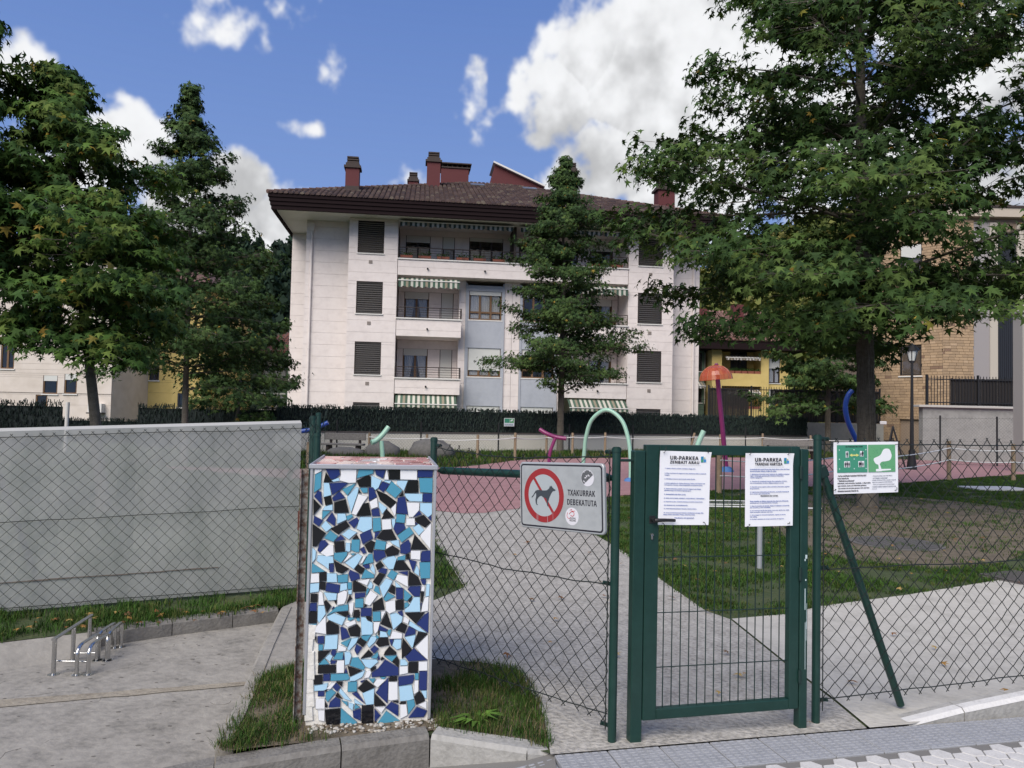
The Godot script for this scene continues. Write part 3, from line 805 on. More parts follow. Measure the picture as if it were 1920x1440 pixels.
	[0, 2, 1047, 385, 1108, 380, 1050, 495], [0, 2, 945, 525, 1032, 525, 1000, 650, 960, 690, 942, 620], [1, 2, 770, 455, 832, 460, 860, 505, 930, 532, 932, 680, 910, 695, 780, 695, 772, 580], [0, 2, 540, 540, 690, 492, 700, 540, 590, 585],
	[3, 2, 490, 590, 510, 580, 570, 612, 618, 720, 505, 755], [4, 2, 720, 555, 762, 605, 752, 718, 625, 705, 590, 610], [4, 2, 1125, 395, 1202, 622, 1040, 550], [1, 2, 1170, 428, 1260, 408, 1345, 460, 1330, 535, 1212, 635],
	[3, 2, 1340, 378, 1355, 450, 1330, 450, 1275, 395], [4, 2, 1382, 415, 1650, 410, 1530, 558], [3, 2, 1710, 405, 1702, 690, 1590, 600, 1538, 565, 1655, 440], [0, 2, 1370, 452, 1438, 502, 1418, 560, 1352, 530],
	[1, 2, 1445, 522, 1530, 575, 1680, 686, 1570, 660, 1430, 580], [3, 2, 1022, 572, 1138, 632, 1115, 655, 1010, 635], [2, 2, 1142, 640, 1190, 635, 1160, 725, 1132, 680], [4, 2, 1010, 648, 1025, 652, 1018, 705, 1005, 700],
	[1, 2, 1035, 648, 1118, 670, 1142, 732, 1030, 732], [4, 2, 1330, 542, 1408, 582, 1370, 685, 1248, 640], [3, 2, 1430, 595, 1525, 640, 1520, 698, 1372, 728], [0, 2, 1205, 652, 1340, 690, 1332, 758, 1168, 758],
	[3, 2, 180, 703, 270, 700, 268, 800, 182, 798], [1, 2, 285, 695, 455, 688, 445, 878, 262, 880, 280, 805], [2, 2, 195, 815, 255, 818, 250, 890, 192, 890], [4, 2, 145, 708, 162, 708, 160, 785],
	[2, 2, 635, 742, 580, 855, 495, 800], [0, 2, 460, 815, 568, 865, 560, 908, 455, 908], [1, 2, 642, 742, 735, 732, 705, 800, 605, 905, 585, 880], [2, 2, 770, 712, 912, 700, 850, 785, 790, 750],
	[4, 2, 762, 732, 846, 795, 798, 860, 714, 795], [1, 2, 905, 722, 960, 718, 988, 745, 960, 795, 880, 868, 855, 825], [2, 2, 980, 702, 1018, 730, 1000, 756, 972, 730], [4, 2, 1020, 745, 1142, 742, 1158, 840, 1020, 862, 975, 815],
	[3, 2, 1162, 770, 1220, 765, 1190, 855], [1, 2, 1230, 770, 1328, 770, 1322, 888, 1260, 908, 1202, 850], [1, 2, 1372, 740, 1528, 714, 1488, 880, 1472, 885], [4, 2, 1350, 755, 1472, 910, 1430, 955, 1335, 1030, 1335, 880],
	[4, 2, 1562, 672, 1690, 702, 1492, 885], [0, 2, 1700, 712, 1700, 1060, 1600, 970, 1525, 880],
	[3, 3, 710, -66, 785, -20, 715, 78, 682, 10], [3, 3, 955, -43, 1012, 2, 950, 68, 900, 10], [4, 3, 875, 14, 935, 74, 905, 105, 768, 130], [4, 3, 1165, -26, 1255, 55, 1255, 88, 1085, 92, 1100, 50],
	[4, 3, 190, 20, 355, 15, 205, 165, 190, 175], [3, 3, 375, 5, 430, 0, 430, 60, 395, 90, 362, 50], [1, 3, 342, 58, 385, 85, 350, 158, 285, 110], [2, 3, 438, 50, 528, 40, 520, 135, 392, 130],
	[3, 3, 535, 75, 545, 135, 518, 138], [1, 3, 548, 35, 620, 40, 640, 90, 608, 200, 552, 210], [3, 3, 370, 145, 440, 154, 415, 188, 355, 188], [2, 3, 275, 115, 340, 192, 195, 197],
	[0, 3, 450, 148, 543, 148, 540, 315, 440, 315, 438, 190], [4, 3, 190, 210, 428, 210, 428, 310, 188, 315], [2, 3, 650, 120, 735, 115, 825, 250, 800, 285, 620, 220], [2, 3, 1000, 48, 1008, 95, 988, 135, 912, 125],
	[3, 3, 1015, 88, 1032, 140, 1000, 155], [4, 3, 1065, 117, 1093, 140, 1045, 160, 1045, 130], [2, 3, 1265, 105, 1195, 185, 1097, 110], [4, 3, 1270, 118, 1297, 165, 1290, 260, 1205, 192],
	[3, 3, 1105, 155, 1288, 265, 1290, 370, 920, 385, 920, 330, 1000, 280], [1, 3, 772, 145, 985, 150, 1005, 180, 900, 268, 832, 240], [4, 3, 975, 242, 975, 275, 915, 310, 900, 268], [4, 3, 590, 227, 780, 295, 622, 365],
	[3, 3, 565, 248, 588, 315, 547, 315], [1, 3, 828, 292, 788, 378, 690, 428, 618, 428, 622, 380], [0, 3, 893, 292, 912, 325, 880, 388, 812, 398, 850, 302], [3, 3, 1505, 8, 1690, 178, 1425, 182, 1382, 125],
	[1, 3, 1312, 162, 1380, 162, 1418, 210, 1410, 238, 1312, 238], [0, 3, 1302, 252, 1418, 250, 1418, 345, 1302, 366], [4, 3, 1430, 200, 1560, 200, 1555, 345, 1428, 342], [0, 3, 1570, 195, 1690, 195, 1690, 318, 1570, 318],
	[3, 3, 1580, 328, 1688, 328, 1680, 582, 1575, 580], [2, 3, 1520, 350, 1568, 352, 1566, 440, 1515, 435], [4, 3, 138, 340, 248, 338, 248, 458, 135, 460], [3, 3, 262, 330, 350, 328, 350, 415, 260, 418],
	[2, 3, 362, 330, 590, 330, 618, 390, 590, 415, 358, 418], [4, 3, 438, 435, 518, 438, 512, 500], [3, 3, 440, 450, 495, 507, 445, 565, 382, 495], [0, 3, 370, 447, 428, 447, 360, 528, 302, 525],
	[1, 3, 140, 480, 322, 452, 305, 528, 270, 545, 140, 545], [3, 3, 190, 555, 272, 555, 272, 620, 188, 618], [4, 3, 285, 535, 306, 535, 297, 580], [2, 3, 375, 537, 428, 577, 318, 700, 290, 650, 300, 570],
	[4, 3, 455, 580, 520, 668, 425, 622], [3, 3, 430, 637, 490, 672, 488, 770, 335, 772, 350, 710], [1, 3, 490, 522, 640, 698, 550, 668, 472, 572], [2, 3, 595, 445, 715, 442, 715, 572, 590, 572],
	[3, 3, 765, 440, 825, 420, 800, 440, 775, 455], [4, 3, 845, 422, 965, 518, 800, 590, 728, 530], [2, 3, 885, 410, 968, 410, 935, 468], [2, 3, 1032, 392, 1116, 390, 1080, 422],
	[0, 3, 992, 412, 1118, 425, 1000, 528, 942, 482], [3, 3, 1148, 402, 1135, 748, 977, 597, 1050, 500], [4, 3, 1162, 390, 1268, 388, 1268, 445, 1158, 448], [0, 3, 1152, 457, 1275, 465, 1278, 698, 1180, 712, 1147, 698],
	[3, 3, 1285, 395, 1500, 375, 1505, 430, 1480, 488, 1290, 516], [1, 3, 1295, 525, 1470, 510, 1503, 700, 1430, 718, 1310, 723], [0, 3, 1512, 450, 1566, 450, 1563, 600, 1502, 638], [4, 3, 1582, 600, 1635, 657, 1655, 730, 1535, 780, 1508, 670],
	[1, 3, 1602, 595, 1680, 592, 1680, 700, 1652, 690], [3, 3, 720, 580, 828, 743, 652, 602], [1, 3, 792, 600, 953, 542, 948, 750, 842, 757], [4, 3, 962, 610, 1110, 768, 1108, 778, 958, 778],
	[2, 3, 512, 692, 590, 712, 588, 765], [1, 3, 682, 672, 795, 757, 684, 728], [1, 3, 602, 722, 670, 742, 660, 828, 602, 780], [2, 3, 690, 742, 753, 785, 682, 813],
	[4, 3, 290, 702, 316, 740, 310, 776, 287, 760], [0, 3, 160, 652, 280, 652, 280, 788, 157, 788], [0, 3, 190, 812, 278, 812, 278, 958, 200, 940], [4, 3, 288, 805, 490, 795, 485, 1040, 300, 1020],
	[2, 3, 500, 790, 715, 985, 715, 1030, 497, 1030], [3, 3, 770, 807, 768, 968, 670, 920, 662, 840], [4, 3, 785, 770, 940, 770, 940, 1005, 780, 1010], [3, 3, 960, 817, 1040, 905, 960, 993],
	[2, 3, 1120, 852, 1303, 990, 990, 1028], [3, 3, 1190, 730, 1288, 780, 1283, 928, 1112, 806], [4, 3, 1212, 725, 1288, 722, 1280, 748], [4, 3, 1302, 760, 1322, 740, 1390, 740, 1390, 762],
	[2, 3, 1405, 720, 1505, 712, 1520, 788, 1425, 905], [0, 3, 1312, 772, 1398, 772, 1413, 918, 1312, 965], [3, 3, 1545, 812, 1685, 870, 1640, 950, 1428, 953], [0, 3, 1562, 782, 1678, 738, 1678, 845], [0, 3, 968, 792, 1106, 802, 1050, 876]]

func cabinet() -> void:
	var W := .568; var H := 1.187; var D := .80
	var t := thing("mosaic_cabinet", "square utility cabinet covered in blue, black and white broken tile mosaic", "utility cabinet", Vector3(-.92, 0, -3.615), 9.0)
	var g := Geo.new()
	g.span(Vector3(.004, -.03, -D), Vector3(W - .004, H - .012, -.008))
	part(t, "body", g, M.grout)
	g = Geo.new()      # chipped render along the left foot
	for i in 7:
		g.bev(Vector3(.014 + rng.randf_range(-.004, .006), .05 + i * .062, -.006), Vector3(.035 + rng.randf_range(-.01, .012), .07, .012), .003, Basis(Vector3.BACK, rng.randf_range(-.1, .1)))
	part(t, "broken_render", g, M.grout)
	var cols := [Color(.76, .78, .81), Color(.40, .63, .80), Color(.075, .29, .42), Color(.018, .034, .15), Color(.008, .009, .012)]
	var mats := []
	for i in 5:
		var m := plain((cols[i] as Color).linear_to_srgb(), .13)
		m.clearcoat_enabled = true; m.clearcoat = .4; m.clearcoat_roughness = .08
		mats.append(m)
	var K := 7.385
	for q in TILES:
		var poly := PackedVector2Array()
		for i in range(2, q.size(), 2):
			var X: float = 570.0 + q[i] / K
			var Y: float = [850.0, 970.0, 1090.0, 1210.0][q[1]] + q[i + 1] / K
			var xl := 584.0 - (Y - 875.0) * .027
			var xr := 813.6 - (Y - 875.0) * .027
			poly.push_back(Vector2(clampf((X - xl) / (xr - xl), .004, .996) * W, H * (1.0 - (Y - 872.5) / 472.0)))
		var fat := Geometry2D.offset_polygon(poly, .0008)
		if fat.size() == 1: poly = fat[0]
		g = Geo.new()
		var tilt := Vector3(rng.randf_range(-.012, .012), rng.randf_range(-.012, .012), 1).normalized()
		var ctr := Vector2.ZERO
		for p in poly: ctr += p
		ctr /= poly.size()
		var loc := PackedVector2Array()
		for p in poly: loc.push_back(p - ctr)
		var bx := Vector3.UP.cross(tilt).normalized()
		g.prism(loc, Vector3(ctr.x, ctr.y, -.009), bx, tilt.cross(bx), tilt, .0085, .0011)
		part(t, "tile", g, mats[q[0]])
	# aluminium corner trims and the lip of the lid
	g = Geo.new()
	g.bev(Vector3(-.003, H * .5 + .02, -.004), Vector3(.013, H - .05, .016), .002); part(t, "corner_trim", g, M.alu)
	g = Geo.new()
	g.bev(Vector3(W + .003, H * .5, -.004), Vector3(.013, H - .01, .016), .002); part(t, "corner_trim", g, M.alu)
	g = Geo.new()
	g.bev(Vector3(W * .5, H - .002, .0), Vector3(W + .03, .022, .02), .003); part(t, "lid_trim", g, M.alu)
	for sx in [-.012, W + .012]:
		g = Geo.new()
		g.bev(Vector3(sx, H - .002, -D * .5 - .008), Vector3(.012, .018, D), .003); part(t, "lid_trim", g, M.alu)
	# lid tiles: pinks and reds crossed by a white band
	g = Geo.new(); g.span(Vector3(-.005, H - .010, -D), Vector3(W + .005, H - .004, -.01)); part(t, "lid", g, M.grout)
	var pinks := []
	for c in [Color(.55, .20, .20), Color(.62, .36, .35), Color(.30, .045, .05), Color(.66, .50, .44), Color(.48, .13, .14)]: pinks.append(plain((c as Color).linear_to_srgb(), .15))
	var rows := 6
	for r in rows:
		var x := .0
		while x < W - .01:
			var w := minf(rng.randf_range(.05, .11), W - x)
			var zc := -.012 - (r + .5) * (D - .02) / rows
			var hz := (D - .02) / rows * .5 - .003
			var white := x + w * .5 > W * .44 and x + w * .5 < W * .55
			var s := rng.randf_range(-.018, .018)
			g = Geo.new()
			g.prism(vec2s([[x + .003, -hz], [x + w - .003 + s, -hz], [x + w - .003 - s, hz], [x + .003 + s * .5, hz]]), Vector3(0, H - .006, zc), Vector3.RIGHT, Vector3(0, 0, -1), Vector3.UP, .006, .001)
			part(t, "lid_tile", g, mats[0] if white else pinks[rng.randi() % 5])
			x += w
	# rusty angle post beside it
	var p := thing("angle_post", "rusty steel angle post with peeling pale paint beside the mosaic cabinet", "post", Vector3(-.958, 0, -3.63), 9.0)
	g = Geo.new()
	g.bev(Vector3(-.016, .57, .0), Vector3(.004, 1.2, .034), .001); part(p, "flange", g, M.rust)
	g = Geo.new()
	g.bev(Vector3(.0005, .57, -.017), Vector3(.029, 1.2, .004), .001); part(p, "flange", g, M.rust)
	g = Geo.new()
	g.bev(Vector3(-.022, .93, -.01), Vector3(.008, .09, .03), .002); part(p, "hinge", g, plain(lin(.10, .03, .02), .9))

# woven wire mesh between a and b (bottom line), u along, with top and bottom edges
func chainlink(parent: Node, a: Vector3, b: Vector3, h0: float, h1: float, cell: float, r: float, sag := .0, m: Material = null, called := "wire_mesh") -> void:
	var g := Geo.new()
	var L := Vector2(b.x - a.x, b.z - a.z).length()
	var cols := int(ceil(L / (cell * .5)))
	var rows := int(round((h0 + h1) * .5 / (cell * .5)))
	var nz := FastNoiseLite.new(); nz.seed = int(L * 1000); nz.frequency = 1.3
	var nrm := Vector3(b.z - a.z, 0, a.x - b.x).normalized()
	var pt := func(k: float, j: int) -> Vector3:
		var u := clampf(k * cell * .5, 0, L)
		var f := u / L
		var p := a.lerp(b, f)
		var h := lerpf(h0, h1, f)
		var v := float(j) / rows
		var q := p + Vector3.UP * (h * v)
		var e := minf(minf(u, L - u) * 6.0, 1.0)
		q += (b - a).normalized() * nz.get_noise_3d(u * 2, v * 3, 0) * .016 * e
		q.y += nz.get_noise_3d(u * 2, v * 3, 9) * .016 - sag * v * sin(PI * f) * 1.0
		q += nrm * nz.get_noise_3d(u, v * 2, 20) * .02 * e
		return q
	for k in cols:
		var pts := []
		for j in rows + 1:
			var kk := k + (j + k) % 2
			var q: Vector3 = pt.call(kk, j)
			q += nrm * (.0016 if (j + k) % 2 else -.0016)
			pts.append(q)
		var tail: Vector3 = pts[0] + Vector3(.0, -cell * .13, 0)
		g.tube(pts, r, 3, false)
		if rng.randf() < .8: g.wire(pts[0], tail + (b - a).normalized() * cell * (.12 if k % 2 else -.12), r)
		var tip: Vector3 = pts[rows]
		g.wire(tip, tip + Vector3(0, cell * .11, 0) + (b - a).normalized() * cell * (.1 if k % 2 else -.1), r)
	var o := part(parent, called, g, m if m else M.wire)
	stuff(o)
	for v in [.015, .5, .985]:
		var lg := Geo.new()
		var pts := []
		for i in 25:
			var f := i / 24.0
			pts.append(a.lerp(b, f) + Vector3.UP * (lerpf(h0, h1, f) * v - sag * v * sin(PI * f) + nz.get_noise_2d(f * 3, v * 9) * .012) + nrm * .004)
		lg.tube(pts, r * 1.1, 4, false)
		part(parent, "line_wire", lg, m if m else M.wire)

func round_post(parent: Node, p: Vector3, h: float, r := .02, cap := true) -> void:
	var g := Geo.new()
	g.tube([p + Vector3(0, -.1, 0), p + Vector3(0, h - .012, 0)], r, 14)
	var o := part(parent, "post", g, M.green)
	if cap:
		g = Geo.new()
		g.tube([p + Vector3(0, h - .018, 0), p + Vector3(0, h - .004, 0), p + Vector3(0, h + .004, 0), p + Vector3(0, h + .006, 0)], [r * 1.12, r * 1.12, r * .85, r * .2], 14)
		part(o, "cap", g, M.green)

func clamp_on(parent: Node, p: Vector3, along: Vector3) -> void:
	var g := Geo.new()
	var b := Basis(along.normalized(), Vector3.UP, along.normalized().cross(Vector3.UP))
	g.bev(p + along.normalized() * .04, Vector3(.05, .018, .008), .002, b)
	g.tube([p + along.normalized() * .055 + b.z * -.012, p + along.normalized() * .055 + b.z * .014], .006, 6)
	part(parent, "tensioner", g, M.green_dark)

func cable_tie(parent: Node, p: Vector3, tail: Vector3) -> void:
	var g := Geo.new()
	g.tube(curve([p + Vector3(0, 0, -.012), p + Vector3(0, .004, .004), p + tail * .4 + Vector3(0, 0, .006), p + tail]), .0016, 4)
	part(parent, "cable_tie", g, M.black)

func sheet(parent: Node, w: float, h: float, bend: float, curl: Vector2, m: Material) -> void:
	# paper with a gentle wave, lower left corner at the origin
	var g := Geo.new()
	var nx := 10; var ny := 12
	var P := func(i: int, j: int) -> Vector3:
		var u := float(i) / nx; var v := float(j) / ny
		var z := bend * sin(u * 5.0 + v * 3.0) * .6
		z += .012 * pow(maxf(0, u - .8) * 5.0, 2) * pow(maxf(0, v - .8) * 5.0, 2) * curl.x
		z += .012 * pow(maxf(0, .2 - u) * 5.0, 2) * pow(maxf(0, v - .8) * 5.0, 2) * curl.y
		return Vector3(u * w + bend * .6 * sin(v * 4.0) * u, v * h, z)
	for i in nx:
		for j in ny: g.quad(P.call(i, j), P.call(i + 1, j), P.call(i + 1, j + 1), P.call(i, j + 1))
	part(parent, "sheet", g, m)

func gate_and_fences() -> void:
	var g: Geo
	# ---- gate
	var t := thing("garden_gate", "dark green metal gate with thin vertical bars, framed by two square posts", "gate", Vector3(.60, 0, -3.54), 13.7)
	g = Geo.new(); g.bev(Vector3(-.018, .61, 0), Vector3(.054, 1.37, .05), .004); part(t, "post", g, M.green)
	g = Geo.new(); g.bev(Vector3(.828, .62, 0), Vector3(.042, 1.38, .05), .004); part(t, "post", g, M.green)
	g = Geo.new(); g.bev(Vector3(.045, .705, .004), Vector3(.066, 1.235, .04), .003); part(t, "stile", g, M.green)
	g = Geo.new(); g.bev(Vector3(.777, .705, .004), Vector3(.05, 1.235, .04), .003); part(t, "stile", g, M.green)
	g = Geo.new(); g.bev(Vector3(.415, 1.30, .004), Vector3(.674, .045, .038), .003); part(t, "rail", g, M.green)
	g = Geo.new(); g.bev(Vector3(.415, .111, .004), Vector3(.674, .047, .038), .003); part(t, "rail", g, M.green)
	for i in 15:
		g = Geo.new(); g.tube([Vector3(.118 + i * .0424, .13, .0), Vector3(.118 + i * .0424, 1.285, .0)], .0026, 6, false); part(t, "bar", g, M.green_dark)
	for y in [.315, .56, .81, 1.06]:
		g = Geo.new(); g.tube([Vector3(.076, y, .0045), Vector3(.755, y - .003, .0045)], .0024, 6, false); part(t, "cross_wire", g, M.green_dark)
	g = Geo.new()
	g.tube([Vector3(.045, .985, .02), Vector3(.045, .985, .055)], .011, 10)
	g.tube(curve([Vector3(.045, .985, .055), Vector3(.06, .986, .06), Vector3(.10, .986, .058), Vector3(.142, .984, .056)]), [.009, .009, .009, .009, .009, .009, .009, .0085, .0085, .008, .008, .008, .0075, .0075, .0075, .0075, .0075, .007, .007], 8)
	var hd := part(t, "handle", g, M.black)
	g = Geo.new(); g.bev(Vector3(.045, .985, .0255), Vector3(.03, .034, .004), .0012); part(hd, "plate", g, M.black)
	g = Geo.new(); g.tube([Vector3(.043, .916, .02), Vector3(.043, .916, .031)], .0075, 10); g.bev(Vector3(.043, .905, .027), Vector3(.009, .02, .012), .002); part(t, "lock_cylinder", g, M.steel)
	for y in [.24, .72, 1.2]:
		g = Geo.new(); g.tube([Vector3(.804, y - .03, .028), Vector3(.804, y + .03, .028)], .008, 8); part(t, "hinge", g, M.green_dark)
	# flaked paint on the right post
	for q in [[.835, .38, .0022, .22], [.842, .52, .0016, .12], [.833, .60, .004, .1], [.838, .80, .010, .018], [.832, .785, .006, .01], [.836, .69, .006, .008], [.84, .45, .002, .09]]:
		g = Geo.new(); g.box(Vector3(q[0], q[1], .0252), Vector3(q[2], q[3], .0006), Basis(Vector3.BACK, rng.randf_range(-.02, .02))); part(t, "flaked_paint", g, plain(lin(.45, .55, .56), .8))
	# ---- notices on the gate
	var n1 := thing("paper_notice", "white paper notice headed UR-PARKEA ZENBAIT ARAU on the gate", "notice", t.transform * Vector3(.068, .962, .034), 13.7)
	n1.rotation_degrees.z = -.9
	notice(n1, .252, .335, ["UR-PARKEA", "ZENBAIT ARAU"], [[.72, "1. Zatoz, denon artean antolatu dugu-eta."], [.655, "2. Jolas eremuan eta inguruan edo zuhaitzean ibili, ez kalteak"], [.63, "eragin."], [.578, "3. Edukiera osoaren pertsonak ondo daude."], [.52, "4. Jolas egiteko da, baina besteen lekua utzi behar da"], [.496, "errespetuz, hortaz, elkarrengandik errespetua jaso."], [.445, "5. Zakarrontziak erabili, horrela inguru garbiago"], [.421, "edukiko dugu eta hobeto egongo gara."], [.37, "7. Animaliak ezin dira sartu."], [.318, "8. Kalte larria badu, zaindari, arduradunei, zaintzaileei..."], [.27, "9. Piparik ez jan, arauak kontuan izanda baztertuta."], [.222, "10. Baloiak ez, ez bizikletarik."], [.175, "11. Nahi duenak jolastu dezake, denon lekua."], [.12, "12. Arauren bat hausten baduzu zaindariak esango dizu"], [.096, "behar dena utzi behar duzu, arau hau bete."]], "Freskatu eta gozatu!")
	for q in [[.018, .325, .008, .03], [.235, .328, -.006, .03], [.02, .006, .02, -.015], [.225, .01, .015, -.02]]: cable_tie(n1, Vector3(q[0], q[1], .006), Vector3(q[2], q[3], .004))
	var n2 := thing("paper_notice", "creased white paper notice headed UR-PARKEA TXANDAK HARTZEA on the gate", "notice", t.transform * Vector3(.506, .948, .034), 13.7)
	n2.rotation_degrees.z = .4
	notice(n2, .252, .342, ["UR-PARKEA", "TXANDAK HARTZEA"], [[.735, "Erreserbatutako txanda hasterako, hartu duzun ordua eta lekua"], [.71, "berretsi behar dituzu. Eskerrik asko."], [.668, "1. Bisitarien zerrenda osatu beharko da, 2020ko urtearen"], [.644, "bidez. Ordutegia gordetzeko telefonoz hitzordua"], [.62, "eskatu egingo da."], [.57, "2. Txandak bi ordukoak izango dira: goizekoa 10-12ra"], [.546, "eta arratsaldekoa 16-18ra. Ekipamenduak ere bai."], [.495, "3. Etorriko zaren eguna aldez aurretik adieraztea egokia"], [.471, "da gutxienez."], [.425, "4. Segurtasun-distantzia gordetzeko, partaide bakoitzak"], [.40, "bere tokian egon beharko du."], [.30, "Para acceder se deben reservar las citas en el horario"], [.275, "publicado por el Ayuntamiento. Gracias."], [.235, "1. Para la reserva de turnos, llame al teléfono en horario"], [.212, "del servicio y será atendido."], [.172, "2. Las reservas son de dos horas, entre las 10:00 y las 18:00."], [.15, "Sólo se puede reservar una cita."], [.112, "3. Para asegurar el mantenimiento, espere su turno"], [.09, "con calma."], [.055, "4. El aforo máximo es el que permite el espacio."]], "", "RESERVA DE CITAS")
	for q in [[.022, .334, .0, .034], [.222, .334, .004, .034], [.02, .008, -.016, -.006], [.225, .008, .004, .012]]: cable_tie(n2, Vector3(q[0], q[1], .006), Vector3(q[2], q[3], .004))
	# ---- right fence
	var yaw := 15.0
	var f := thing("chain_link_fence", "dark chain-link fence with a slanting brace, right of the gate", "fence", Vector3(1.5, 0, -3.79), yaw)
	round_post(f, Vector3.ZERO, 1.375, .0195)
	g = Geo.new(); g.tube([Vector3(.035, 1.19, -.005), Vector3(.545, .015, -.06)], .019, 12); var br := part(f, "brace", g, M.green)
	g = Geo.new(); g.bev(Vector3(.03, 1.2, .0), Vector3(.05, .06, .03), .006, Basis(Vector3.BACK, .4)); part(br, "bracket", g, M.green_dark)
	chainlink(f, Vector3(.02, .09, .008), Vector3(2.6, .14, .008), 1.265, 1.23, .083, .0026)
	for y in [.10, .735, 1.36]: clamp_on(f, Vector3(.0, y, .0), Vector3(1, 0, 0))
	g = Geo.new(); g.tube([Vector3(.032, .05, .008), Vector3(.032, 1.36, .008)], .0028, 5); part(f, "tension_bar", g, M.wire)
	round_post(f, Vector3(2.62, 0, 0), 1.375, .0195)
	# link bar between gate post and fence posts
	g = Geo.new(); g.bev(Vector3(-.072, 1.25, 0), Vector3(.07, .012, .02), .002); part(t, "link_bar", g, M.green_dark)
	# ---- poster on that fence
	var po := thing("park_poster", "white poster with two green pictures and a path plan, tied to the chain-link fence", "poster", f.transform * Vector3(.075, 1.093, .026), yaw)
	po.rotation_degrees.z = 1.2
	poster(po, .375, .252, true)
	for q in [[.022, .246, .0, .016], [.36, .235, .02, .01], [.006, .02, -.02, .0], [.355, .008, .004, .018]]: cable_tie(po, Vector3(q[0], q[1], .005), Vector3(q[2], q[3], .004))
	# ---- middle fence, running back to the cabinet
	var f2 := thing("chain_link_fence", "sagging dark chain-link fence between the mosaic cabinet and the gate, with a dog sign", "fence", Vector3(-.44, 0, -4.45), -45.3)
	round_post(f2, Vector3.ZERO, 1.30, .0195)
	round_post(f2, Vector3(1.31, 0, 0), 1.305, .0195)
	g = Geo.new(); g.tube([Vector3(.02, 1.115, -.024), Vector3(.05, 1.117, -.024), Vector3(1.24, 1.165, -.024), Vector3(1.285, 1.166, -.024)], [.008, .021, .021, .008], 12); part(f2, "brace", g, M.green)
	chainlink(f2, Vector3(.02, .05, .008), Vector3(1.285, .09, .008), 1.215, 1.195, .083, .0026, .03)
	for y in [.06, .69, 1.285]: clamp_on(f2, Vector3(1.31, y, 0), Vector3(-1, 0, 0))
	clamp_on(f2, Vector3(0, 1.26, 0), Vector3(1, 0, 0))
	g = Geo.new(); g.tube([Vector3(1.278, .04, .008), Vector3(1.278, 1.29, .008)], .0028, 5); part(f2, "tension_bar", g, M.wire)
	dog_sign(f2)
	# ---- screened fence on the left
	var f3 := thing("screened_fence", "chain-link fence backed by a pale grey translucent screen, beside the bike rack", "fence", Vector3(-3.47, 0, -5.36), 27.4)
	round_post(f3, Vector3(2.14, 0, -.03), 1.42, .022)
	round_post(f3, Vector3(-1.6, 0, -.03), 1.42, .022)
	chainlink(f3, Vector3(-1.6, .02, .008), Vector3(2.08, .02, .008), 1.145, 1.295, .083, .0022)
	g = Geo.new()
	var gx := 30; var gy := 10
	var nz := FastNoiseLite.new(); nz.seed = 4; nz.frequency = 1.1
	var P := func(i: int, j: int) -> Vector3:
		var u := -1.6 + 3.6 * i / gx
		var v := float(j) / gy
		var top := lerpf(1.185, 1.335, (u + 1.6) / 3.6)
		return Vector3(u, lerpf(.012, top, v), -.012 - absf(nz.get_noise_2d(u * 2.0, v)) * .03 * sin(PI * v))
	for i in gx:
		for j in gy: g.quad(P.call(i, j), P.call(i + 1, j), P.call(i + 1, j + 1), P.call(i, j + 1))
	var gr := grain([Color(.22, .235, .22), Color(.37, .385, .365), Color(.45, .46, .44), Color(.51, .515, .49)], .018, .005, 131, .4, 512, .03)
	var sm := textured(gr, 1.3, .65, .15)
	sm.uv1_scale = Vector3(1.0, .28, 1.0)
	sm.transparency = BaseMaterial3D.TRANSPARENCY_ALPHA
	sm.albedo_color = Color(1, 1, 1, .76)
	sm.backlight_enabled = true
	sm.backlight = Color(.25, .26, .26)
	part(f3, "screen", g, sm)
	g = Geo.new()      # folded white hem along the top
	for i in gx:
		var a: Vector3 = P.call(i, gy); var b: Vector3 = P.call(i + 1, gy)
		g.quad(a + Vector3(0, 0, .001), b + Vector3(0, 0, .001), b + Vector3(0, .022, -.05), a + Vector3(0, .022, -.05))
	part(f3, "hem", g, plain(lin(.40, .40, .375), .7))
	g = Geo.new(); g.tube([Vector3(2.0, 1.06, -.06), Vector3(1.46, .0, -.10)], .022, 10); part(f3, "brace", g, M.green)
	g = Geo.new(); g.tube([Vector3(-.14, 1.2, -.06), Vector3(.27, .0, -.10)], .022, 10); part(f3, "brace", g, M.green)
	g = Geo.new()      # dirty seam low on the screen
	for i in 24:
		var u := -1.6 + 3.0 * i / 24
		g.box(Vector3(u + .0625, .212 + u * .004 + rng.randf_range(-.002, .002), -.009), Vector3(.127, rng.randf_range(.005, .009), .003))
	part(f3, "seam", g, plain(lin(.17, .14, .115), .9))
	# tangled leftover mesh on the corner posts behind the cabinet
	var cp := thing("corner_post", "taller dark green corner post wrapped in tangled wire mesh behind the cabinet", "post", Vector3(-1.5, 0, -5.9))
	round_post(cp, Vector3(-.02, 0, -.05), 1.395, .025)
	var cq := thing("corner_post", "shorter bare green corner post behind the cabinet, beside the tangled mesh", "post", Vector3(-1.385, 0, -5.55))
	round_post(cq, Vector3.ZERO, 1.275, .025)
	g = Geo.new()
	for i in 60:
		var a := Vector3(rng.randf_range(-.01, .10), rng.randf_range(.9, 1.36), rng.randf_range(-.06, .3))
		var b := a + Vector3(rng.randf_range(-.04, .05), rng.randf_range(-.16, .16), rng.randf_range(-.05, .05))
		g.tube(curve([a, (a + b) * .5 + Vector3(rng.randf_range(-.02, .02), 0, .02), b], 3), .002, 3, false)
	stuff(part(cp, "tangled_mesh", g, M.green_dark))

